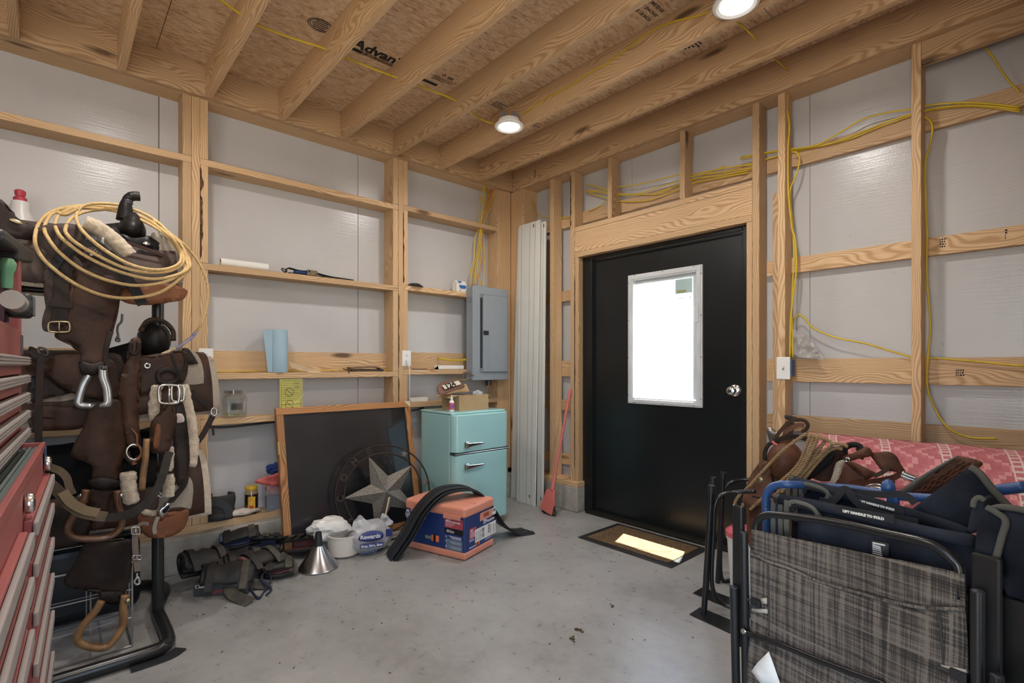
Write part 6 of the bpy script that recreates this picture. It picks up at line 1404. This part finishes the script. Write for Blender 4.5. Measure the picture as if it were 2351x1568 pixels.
hy('gullet_plate', [(222, 160), (250, 150), (300, 185), (320, 200), (260, 290), (238, 240)], -.50, mat('pewter_edge', srgb(140, 134, 130), .25, .9), th=.012)
MB().tube(smooth(rw(KS, [(360, 330), (385, 230), (400, 160), (410, 110)], -.47), 6), [.030, .029, .027, .026, .025, .024, .023, .022, .022, .022, .022, .022, .022, .022, .022, .022, .022, .022, .022], 14).build('horn', LTD2, s4, sm=2)
hc = on(1, -.47, *KS(425, 85)); MB().lathe([(0, 0), (.03, 0), (.036, .005), (.034, .012), (0, .014)], hc, 24, Matrix.Rotation(.25, 3, 'Y')).build('horn_cap', LDK, s4, sm=True)
by('horn_strap', [(285, 245), (340, 170), (400, 110), (470, 85), (535, 95), (560, 130), (545, 165), (510, 185)], -.52, .016, LBR, th=.006)
by('horn_strap', [(270, 280), (330, 245), (420, 225), (500, 230), (560, 250)], -.53, .022, LDK, th=.006)
by('horn_wrap', [(370, 190), (420, 160), (480, 130), (530, 135)], -.51, .020, LTD2, th=.006)
ry('red_tie', [(262, 265), (285, 285), (305, 295)], -.54, .006, mat('red_cord', srgb(190, 90, 96), .8))
ry('wrap_edge', [(200, 420), (205, 350), (235, 290), (290, 260)], -.535, .010, LDK, flat=.5)
hy('seat_jockey', [(520, 420), (620, 360), (850, 300), (880, 430), (800, 560), (640, 640), (560, 620)], -.52, LBR, th=.01, bulge=.04)
hy('black_pad', [(560, 470), (700, 330), (780, 400), (640, 540), (520, 600)], -.585, LBK, th=.008)
hy('fleece_strip', [(800, 440), (865, 425), (850, 520), (800, 640), (745, 625), (770, 540)], -.57, FLC, th=.02)
hy('tooled_flap', [(780, 635), (830, 560), (880, 450), (940, 470), (1020, 530), (1110, 545), (1000, 600), (860, 642)], -.585, LTD2, th=.009, bulge=.015)
hy('rolled_leather', [(865, 395), (960, 350), (1050, 310), (1075, 330), (1085, 378), (1000, 400), (905, 425)], -.58, LTD, th=.02, bulge=.02)
hy('rolled_leather', [(885, 440), (930, 435), (1040, 480), (1125, 525), (1120, 550), (1040, 545), (960, 500)], -.60, LTD, th=.016, bulge=.012)
hy('cantle', [(1085, 370), (1150, 350), (1240, 345), (1295, 375), (1330, 450), (1360, 520), (1280, 505), (1190, 490), (1150, 440)], -.56, LTD2, th=.014, bulge=.03)
by('keeper', [(1110, 555), (1150, 535), (1195, 510), (1220, 488)], -.61, .016, LGY, th=.006)
by('under_strap', [(880, 640), (1000, 610), (1150, 590), (1280, 560), (1340, 520)], -.60, .022, LTD, th=.008)
ry('black_loop', [(850, 350), (880, 310), (930, 292), (980, 300), (995, 325), (970, 345)], -.57, .012, LBK, flat=.3)
ry('ring', [(875, 425), (880, 408), (900, 405), (908, 425), (895, 440)], -.60, .006, NIK, closed=True)
for q in ([(1340, 525), (1400, 550), (1460, 572)], [(1330, 545), (1400, 575), (1450, 590)], [(1060, 630), (1130, 622), (1200, 640), (1240, 655)], [(1050, 655), (1120, 650), (1190, 662)]): ry('bit_bar', q, -.60, .0095, NIK)
ry('chain', [(960, 660), (1010, 630), (1040, 650), (1080, 640), (1200, 600), (1280, 600)], -.59, .006, DST)
fs = thing('tooled_fender', 'thick tooled leather fender strap resting on the saddle near the blanket', 'strap', on(1, -.62, *KS(1650, 560)))
hy('tooled_face', [(1400, 690), (1500, 600), (1640, 500), (1780, 400), (1850, 395), (1990, 430), (1998, 470), (1920, 480), (1750, 580), (1560, 715)], -.64, LTD2, fs, .012)
hy('dark_edge', [(1320, 685), (1420, 600), (1600, 490), (1770, 395), (1800, 398), (1640, 500), (1500, 600), (1400, 690)], -.655, mat('grey_leather_edge', srgb(84, 80, 74), .5), fs, .014)
for k in range(3):
    q0_, q1_ = on(1, -.652, *KS(1450+k*35, 690)), on(1, -.652, *KS(1850+k*45, 425+k*12))
    MB().tube([q0_.lerp(q1_, j/24)+Vector((0, -.002, .004*math.sin(j*1.57))) for j in range(25)], .0035, 6).build('tooled_braid', LTD, fs, sm=2)
RP = mat('tan_rope', srgb(150, 122, 86), .85, var=.15, vscale=50., bump=.5, bscale=200)
rp = thing('stock_rope', 'tan coiled rope hanging over the tan saddle swell', 'rope', on(1, -.6, *KS(450, 450)))
def twist(pts, r, p, m):
    """two-strand laid rope"""
    P_ = smooth(pts, 10); mb = MB(); L_ = 0; acc = [0]
    for a, b_ in zip(P_, P_[1:]): L_ += (b_-a).length; acc.append(L_)
    for ph in (0, 2*PI/3, 4*PI/3):
        q = []
        for i, c in enumerate(P_):
            t_ = (P_[min(i+1, len(P_)-1)]-P_[max(i-1, 0)]).normalized(); u = t_.orthogonal().normalized(); w_ = t_.cross(u)
            u = Vector((0, 0, 1))-t_*t_.z; u = u.normalized() if u.length > .05 else t_.orthogonal().normalized(); w_ = t_.cross(u)
            an = acc[i]/.022*2*PI/2+ph; q.append(c+(u*math.cos(an)+w_*math.sin(an))*r*.55)
        mb.tube(q, r*.62, 7)
    return mb.build('strand', m, p, sm=2)
def dens(pts, n=7): return smooth(pts, n)
for i, q in enumerate([[(545, 200), (470, 250), (390, 310), (290, 400), (160, 540), (60, 650), (0, 700)],
          [(580, 215), (545, 300), (500, 420), (430, 510), (330, 600), (200, 720), (80, 830)],
          [(610, 220), (580, 320), (530, 420), (460, 520), (380, 600), (300, 700), (240, 800)],
          [(640, 235), (600, 330), (540, 450), (480, 530), (400, 610), (340, 690)],
          [(560, 205), (640, 215), (700, 255), (640, 330), (560, 440), (480, 550)],
          [(700, 260), (650, 330), (590, 420), (520, 510), (450, 590), (400, 650)],
          [(600, 215), (700, 245), (760, 285), (700, 340), (620, 420), (530, 520), (450, 600)],
          [(750, 285), (830, 285), (890, 310)], [(790, 320), (730, 345), (640, 440), (560, 530), (480, 620)],
          [(845, 330), (780, 320), (700, 370), (620, 460), (540, 560), (500, 600)],
          [(0, 700), (-40, 760), (-50, 830), (-20, 870), (10, 850), (20, 780)]]):
    P_ = rw(KS, q, -.615-.006*(i % 4)); twist(dens(P_, 5), .0066, rp, RP)
# ================================================================ folded camp chairs
PL, PR = dep(1735, 1180, 1.546), dep(2205, 1310, 1.12)
hd = Vector((PR.x-PL.x, PR.y-PL.y, 0)).normalized(); cn = Vector((hd.y, -hd.x, 0)); cn = cn if cn.dot(CAM-PL) > 0 else -cn
def ch(K, X, Y, off=0.): px, py = K(X, Y); return onp(px, py, PL+cn*off, cn)
def chs(K, pts, off=0.): return [ch(K, X, Y, off) for X, Y in pts]
def plaidmat():
    m, t, b = newmat('plaid_weave'); g = nd(t, 'TexCoord').outputs['Object']
    mp = nd(t, 'Mapping', {'Vector': g, 'Rotation': (0, 0, -math.atan2(hd.y, hd.x))}).outputs[0]
    def streak(sc, seed):
        v = nd(t, 'VectorMath', {0: mp, 1: sc}, operation='MULTIPLY').outputs[0]
        return nd(t, 'TexNoise', {'Vector': v, 'Scale': 1., 'Detail': 4., 'Roughness': .75}).outputs[0]
    a = streak((95, 2, 1.5), 0); h = streak((1.6, 2, 95), 1); a2 = streak((330, 1, 6), 2); h2 = streak((6, 1, 330), 3)
    s = nd(t, 'Math', {0: a, 1: h}, operation='ADD').outputs[0]; s2_n = nd(t, 'Math', {0: a2, 1: h2}, operation='ADD').outputs[0]
    s = nd(t, 'Math', {0: nd(t, 'Math', {0: s, 1: .72}, operation='MULTIPLY').outputs[0], 1: nd(t, 'Math', {0: s2_n, 1: .34}, operation='MULTIPLY').outputs[0]}, operation='ADD').outputs[0]
    c = ramp(t, s, [(.82, srgb(44, 40, 40)), (.98, srgb(92, 82, 76)), (1., srgb(120, 108, 98))])
    s_n = nd(t, 'MapRange', {'Value': s, 1: .86, 2: 1.2}).outputs[0]
    c = ramp(t, s_n, [(.1, srgb(32, 29, 27)), (.45, srgb(64, 57, 51)), (.8, srgb(112, 102, 92))])
    t.links.new(c, b.inputs['Base Color']); b.inputs['Roughness'].default_value = .9
    t.links.new(nd(t, 'Bump', {'Height': s2_n, 'Strength': .5, 'Distance': .003}).outputs[0], b.inputs['Normal']); return m
PLD = plaidmat(); NVY = mat('navy_canvas', srgb(24, 26, 34), .95, var=.25, vscale=8., bump=.15, bscale=300, c2=srgb(46, 49, 58), spec=.2); GTR = mat('grey_piping', srgb(90, 88, 81), .9, spec=.2); BLT = mat('blue_tube', srgb(44, 74, 122), .4)
def ctube(nm, K, pts, off, r, p, m=TUBE, flat=1., n=6): return MB().tube(smooth(chs(K, pts, off), n), r, 12, flat=flat).build(nm, m, p, sm=2)
def cpan(nm, K, pts, off, m, p, th=.004, raw=False, L=.04, wave=.006):
    P_ = chs(K, pts, off); return sheet(nm, P_, m, p, th, lambda c: cn*(wave*noise.noise(c*7)), L, raw=raw)
pc_ = thing('plaid_camp_chair', 'folded camp chair with grey plaid fabric and black tube frame', 'folding chair', flo(1745, 1720))
def down(K, X, Y, off=0., z=.012): v = ch(K, X, Y, off); return Vector((v.x, v.y, z))
cpan('back_panel', KV, [(98, 125), (600, 232), (1200, 360), (1700, 468), (1858, 500), (1868, 800), (1870, 1000), (1200, 900), (600, 700), (85, 560), (85, 330)], .0, PLD, pc_, raw=True)
P_ = chs(KV, [(85, 330), (150, 350), (225, 392), (400, 450), (600, 540), (800, 605), (1000, 660), (1200, 715), (1400, 760), (1600, 782), (1862, 790), (1868, 870), (1880, 1100), (1892, 1330)], .012)
P_ += [Vector((P_[-1].x, P_[-1].y, .17))+cn*.015, Vector((P_[0].x, P_[0].y, .17))+cn*.015]
sheet('seat_panel', P_, PLD, pc_, .004, lambda c: cn*(.010*noise.noise(c*6)), .04, raw=True)
ctube('seat_hem', KV, [(85, 330), (150, 350), (225, 392), (400, 450), (600, 540), (800, 605), (1000, 660), (1200, 715), (1400, 760), (1600, 782), (1862, 790)], .014, .0045, pc_, PLD)
ctube('pocket_seam', KV, [(225, 392), (232, 600), (236, 800), (238, 1010)], .0165, .002, pc_, mat('seam_dark', srgb(60, 54, 50), .9)); ctube('pocket_seam', KV, [(1620, 800), (1655, 900), (1670, 1100), (1685, 1300)], .0165, .002, pc_, MATS['seam_dark'])
ctube('back_tube', KV, [(128, 300), (126, 125), (135, 70), (170, 28), (230, 8), (320, 8), (600, 40), (900, 92), (1200, 160), (1500, 228), (1650, 290), (1760, 380), (1812, 460), (1822, 700)], -.008, .0105, pc_)
for X0, Y0, r, off, nm in ((268, 705, .0125, .020, 'front_leg'), (212, 1020, .0125, .034, 'rear_leg')):
    a = ch(KW, X0, Y0, off); MB().tube([a, Vector((a.x, a.y, .012))+hd*.012], r, 12).build(nm, TUBE, pc_, sm=True)
    MB().ball(a, (r*1.05, r*1.05, r*.5), None, 2).build('leg_cap', RUB, pc_, sm=2)
a = ch(KW, 250, 548, .004); b_ = Vector((a.x, a.y, .3))
MB().strap([a, b_], .036, .018, cn).build('arm_bar', TUBE, pc_, bevel=.006)
for X0, Y0, r, off, nm in ((1610, 1045, .0125, .02, 'front_leg'), (1720, 1525, .012, .03, 'rear_leg')):
    a = ch(KW, X0, Y0, off); MB().tube([a, Vector((a.x, a.y, .012))], r, 12).build(nm, TUBE, pc_, sm=True)
    MB().ball(a, (r*1.05, r*1.05, r*.5), None, 2).build('leg_cap', RUB, pc_, sm=2)
a = ch(KW, 1672, 830, -.02); MB().strap([a, Vector((a.x, a.y, .1))], .05, .018, cn).build('arm_bar', TUBE, pc_, bevel=.006)
ctube('cross_brace', KW, [(265, 1272), (330, 1300), (480, 1350), (700, 1440), (900, 1515), (1080, 1580)], .034, .0085, pc_, flat=.6)
MB().lathe([(0, 0), (.009, 0), (.007, .003), (0, .003)], ch(KW, 266, 1272, .044), 14, Matrix((hd, Vector((0, 0, 1)), cn)).transposed()).build('rivet', NIK, pc_, sm=True)
for X, Y in ((338, 1108), (1500, 1525)):
    q = ch(KW, X, Y, .022); Rk = Matrix((hd, cn, Vector((0, 0, 1)))).transposed()
    MB().box(q, (.03, .012, .022), Rk).build('bracket', BLK, pc_, bevel=.002); MB().tube([q-hd*.035, q+hd*.01], .004, 8).build('bracket_pin', DST, pc_, sm=True)
TPE = mat('pale_tape', srgb(168, 160, 146), .8)
for pts in ([(365, 1082), (402, 1080), (402, 1115), (370, 1112)], [(315, 1140), (405, 1145), (405, 1170), (315, 1158)], [(1398, 1462), (1545, 1490), (1550, 1515), (1400, 1485)]): cpan('reinforcement', KW, pts, .0185, TPE, pc_, .002, True, .05, 0)
tgp = tag(cpan('paper_tag', KW, [(313, 1500), (350, 1450), (412, 1388), (440, 1460), (480, 1580), (380, 1590)], .05, PAPER, None, .0015, True, .04, .004), 'torn white paper tag hanging on the plaid chair', 'paper tag')
# two navy camp chairs behind
def camp(name, label, off, K, top, text_at, handle, body, seed):
    t = thing(name, label, 'folding chair', down(K, top[0][0], top[0][1], off, 0))
    bodyp = chs(K, body, off-.012)
    sheet('canvas_back', bodyp, NVY, t, .006, lambda c: cn*(.008*noise.noise(c*6+Vector((seed, 0, 0)))), .05, raw=True)
    P_ = smooth(chs(K, top, off), 6); MB().tube(P_, .0155, 14).build('top_roll', NVY, t, sm=2)
    q = P_[0]; MB().tube([q-hd*.008, q+hd*.006], .0165, 14).build('end_cap', BLK, t, sm=True)
    x0, x1 = text_at
    a, b2 = ch(K, *x0, off+.0165), ch(K, *x1, off+.0165); xd = (b2-a).normalized(); yd = cn.cross(xd); yd = yd if yd.z > 0 else -yd
    xl = (b2-a).length
    MB().prism([a-xd*.02-yd*.010-cn*.001, b2+xd*.02-yd*.010-cn*.001, b2+xd*.02+yd*.012-cn*.001, a-xd*.02+yd*.012-cn*.001], cn*.0015).build('handle_strip', WEB, t)
    text('printed_lettering', 'LIFT HANDLE TO FOLD', xl/11.4, a-yd*.0045+cn*.0012, xd, yd, mat('print_pale', srgb(222, 220, 212), .7), t, .0007, 1.06)
    ctube('handle_piping', K, handle, off+.016, .0065, t, GTR, .7)
    ctube('handle_webbing', K, [(X+30, Y+32) for X, Y in handle], off+.012, .008, t, BLK, .7)
    for dx in (-35, 25, 75):
        q = chs(K, [(top[0][0]+dx, top[0][1]+10), (top[0][0]+dx-5, top[0][1]+140), (top[0][0]+dx, top[0][1]+330)], off-.004+dx*.0002)
        MB().strap(smooth(q, 4), .015, .006, cn).build('side_piping', GTR, t)
    for X in (top[0][0]+40, top[-1][0]-60):
        a = ch(K, X, top[0][1]+(160 if X < 900 else 420), off-.03); MB().tube([a, Vector((a.x, a.y, .012))], .012, 10).build('leg', TUBE, t, sm=True)
    return t
c1 = camp('navy_camp_chair', 'folded navy camp chair with care label right behind the plaid chair', -.075, KS, [(318, 742), (600, 790), (900, 860), (1300, 960), (1600, 1030), (1940, 1095)], ((850, 835), (1200, 905)), [(400, 800), (410, 775), (450, 765), (520, 780), (580, 805), (620, 840), (640, 880)], [(480, 800), (900, 880), (1950, 1120), (1960, 1500), (1700, 1620), (900, 1420), (480, 1300)], 1)
cl_ = cpan('care_label', KV, [(1080, 215), (1232, 245), (1225, 400), (1075, 370)], -.078, mat('care_black', srgb(48, 46, 46), .7), c1, .0015, True, .1, 0)
for k in range(7):
    q0_, q1_ = ch(KV, 1095, 238+k*17, -.0765), ch(KV, 1200-(k*37) % 40, 260+k*17, -.0765)
    MB().strap([q0_, q1_], .0028 if k > 2 else .0042, .0006, cn).build('care_print', MATS['print_pale'], c1)
c2 = camp('navy_camp_chair', 'folded navy camp chair with strap loop between the other folded chairs', -.185, KS, [(440, 592), (700, 660), (1000, 745), (1300, 835), (1700, 960), (1900, 1040)], ((992, 752), (1285, 828)), [(500, 660), (505, 630), (540, 618), (620, 635), (690, 665), (725, 700), (715, 745)], [(440, 640), (900, 740), (1900, 1060), (1900, 1400), (900, 1200), (420, 1100)], 4)
MB().strap(smooth(chs(KS, [(660, 755), (750, 765), (800, 730), (840, 680), (870, 660), (900, 680), (960, 760), (1050, 830), (1250, 890), (1480, 940)], -.155), 6), .020, .004, cn).build('carry_strap', WEB, c2, sm=True)
MB().strap(smooth(chs(KS, [(850, 665), (1000, 690), (1180, 705), (1320, 700), (1400, 730), (1450, 780)], -.20), 6), .018, .004, cn).build('carry_strap', WEB, c2, sm=True)
# side table flap
cpan('side_table_flap', KS, [(1385, 855), (1640, 660), (1905, 475), (1940, 480), (2080, 640), (2250, 830), (2100, 950), (1880, 1035), (1480, 935)], -.215, NVY, c2, .008, True, .05, .01)
ctube('flap_piping', KS, [(1905, 478), (1985, 530), (2080, 650), (2180, 760), (2260, 840)], -.208, .0085, c2, GTR)
# padded arms at the right edge
ar = thing('padded_armrest', 'navy padded chair armrest with grey piping at the partition', 'armrest', ch(KW, 1670, 700, -.05))
Rk = Matrix((hd, cn, Vector((0, 0, 1)))).transposed()
for pts, off, nm in (([(1580, 865), (1590, 720), (1610, 620), (1655, 562), (1700, 590), (1772, 640), (1745, 740), (1715, 868)], -.03, 'front_pad'), ([(1545, 700), (1560, 620), (1585, 530), (1620, 505), (1650, 520), (1660, 580), (1640, 680), (1580, 715)], -.10, 'rear_pad')):
    mb = MB().prism(chs(KW, pts, off), -cn*.06); mb.build(nm, NVY, ar, bevel=.010, bseg=3)
ctube('piping', KW, [(1660, 560), (1715, 590), (1770, 640), (1745, 740), (1712, 865)], -.028, .0065, ar, GTR); ctube('piping', KW, [(1585, 560), (1590, 525), (1620, 505), (1650, 525)], -.098, .006, ar, GTR)
cpan('arm_sleeve', KW, [(1700, 590), (1800, 560), (1960, 570), (1960, 1250), (1780, 1280), (1745, 760)], -.06, NVY, ar, .01, True, .05, .015)
ctube('piping', KW, [(1690, 570), (1760, 560), (1880, 580), (1960, 620)], -.055, .007, ar, GTR)
a = ch(KW, 1800, 1070, -.06); MB().strap([a, Vector((a.x, a.y, .02))], .06, .02, cn).build('arm_post', TUBE, ar)
# blue steel chair frame
bf = thing('blue_frame_chair', 'folded chair with bright blue steel tube frame behind the navy chairs', 'folding chair', down(KS, 200, 1000, -.14, 0))
P_ = chs(KS, [(215, 1005), (210, 800), (215, 720), (245, 660), (310, 628), (420, 622)], -.13)+chs(KS, [(700, 640), (950, 660), (1300, 715), (1550, 735), (1900, 760)], -.26)
MB().tube(smooth([Vector((P_[0].x, P_[0].y, .012))]+P_, 6), .0125, 12).build('front_tube', BLT, bf, sm=2)
q = chs(KS, [(285, 1000), (290, 820), (330, 720)], -.16); MB().tube(smooth([Vector((q[0].x, q[0].y, .012))]+q, 5), .0115, 12).build('rear_tube', BLT, bf, sm=2)
ctube('top_rail', KS, [(1900, 700), (2140, 668), (2360, 640)], -.24, .0135, bf, BLT)
MB().ball(ch(KS, 1225, 650, -.25), (.018, .018, .026), None, 2).build('joint_knob', BLT, bf, sm=2); q = ch(KS, 1265, 740, -.255); MB().box(q, (.03, .02, .04), Rk).build('joint_block', BLT, bf, bevel=.006)
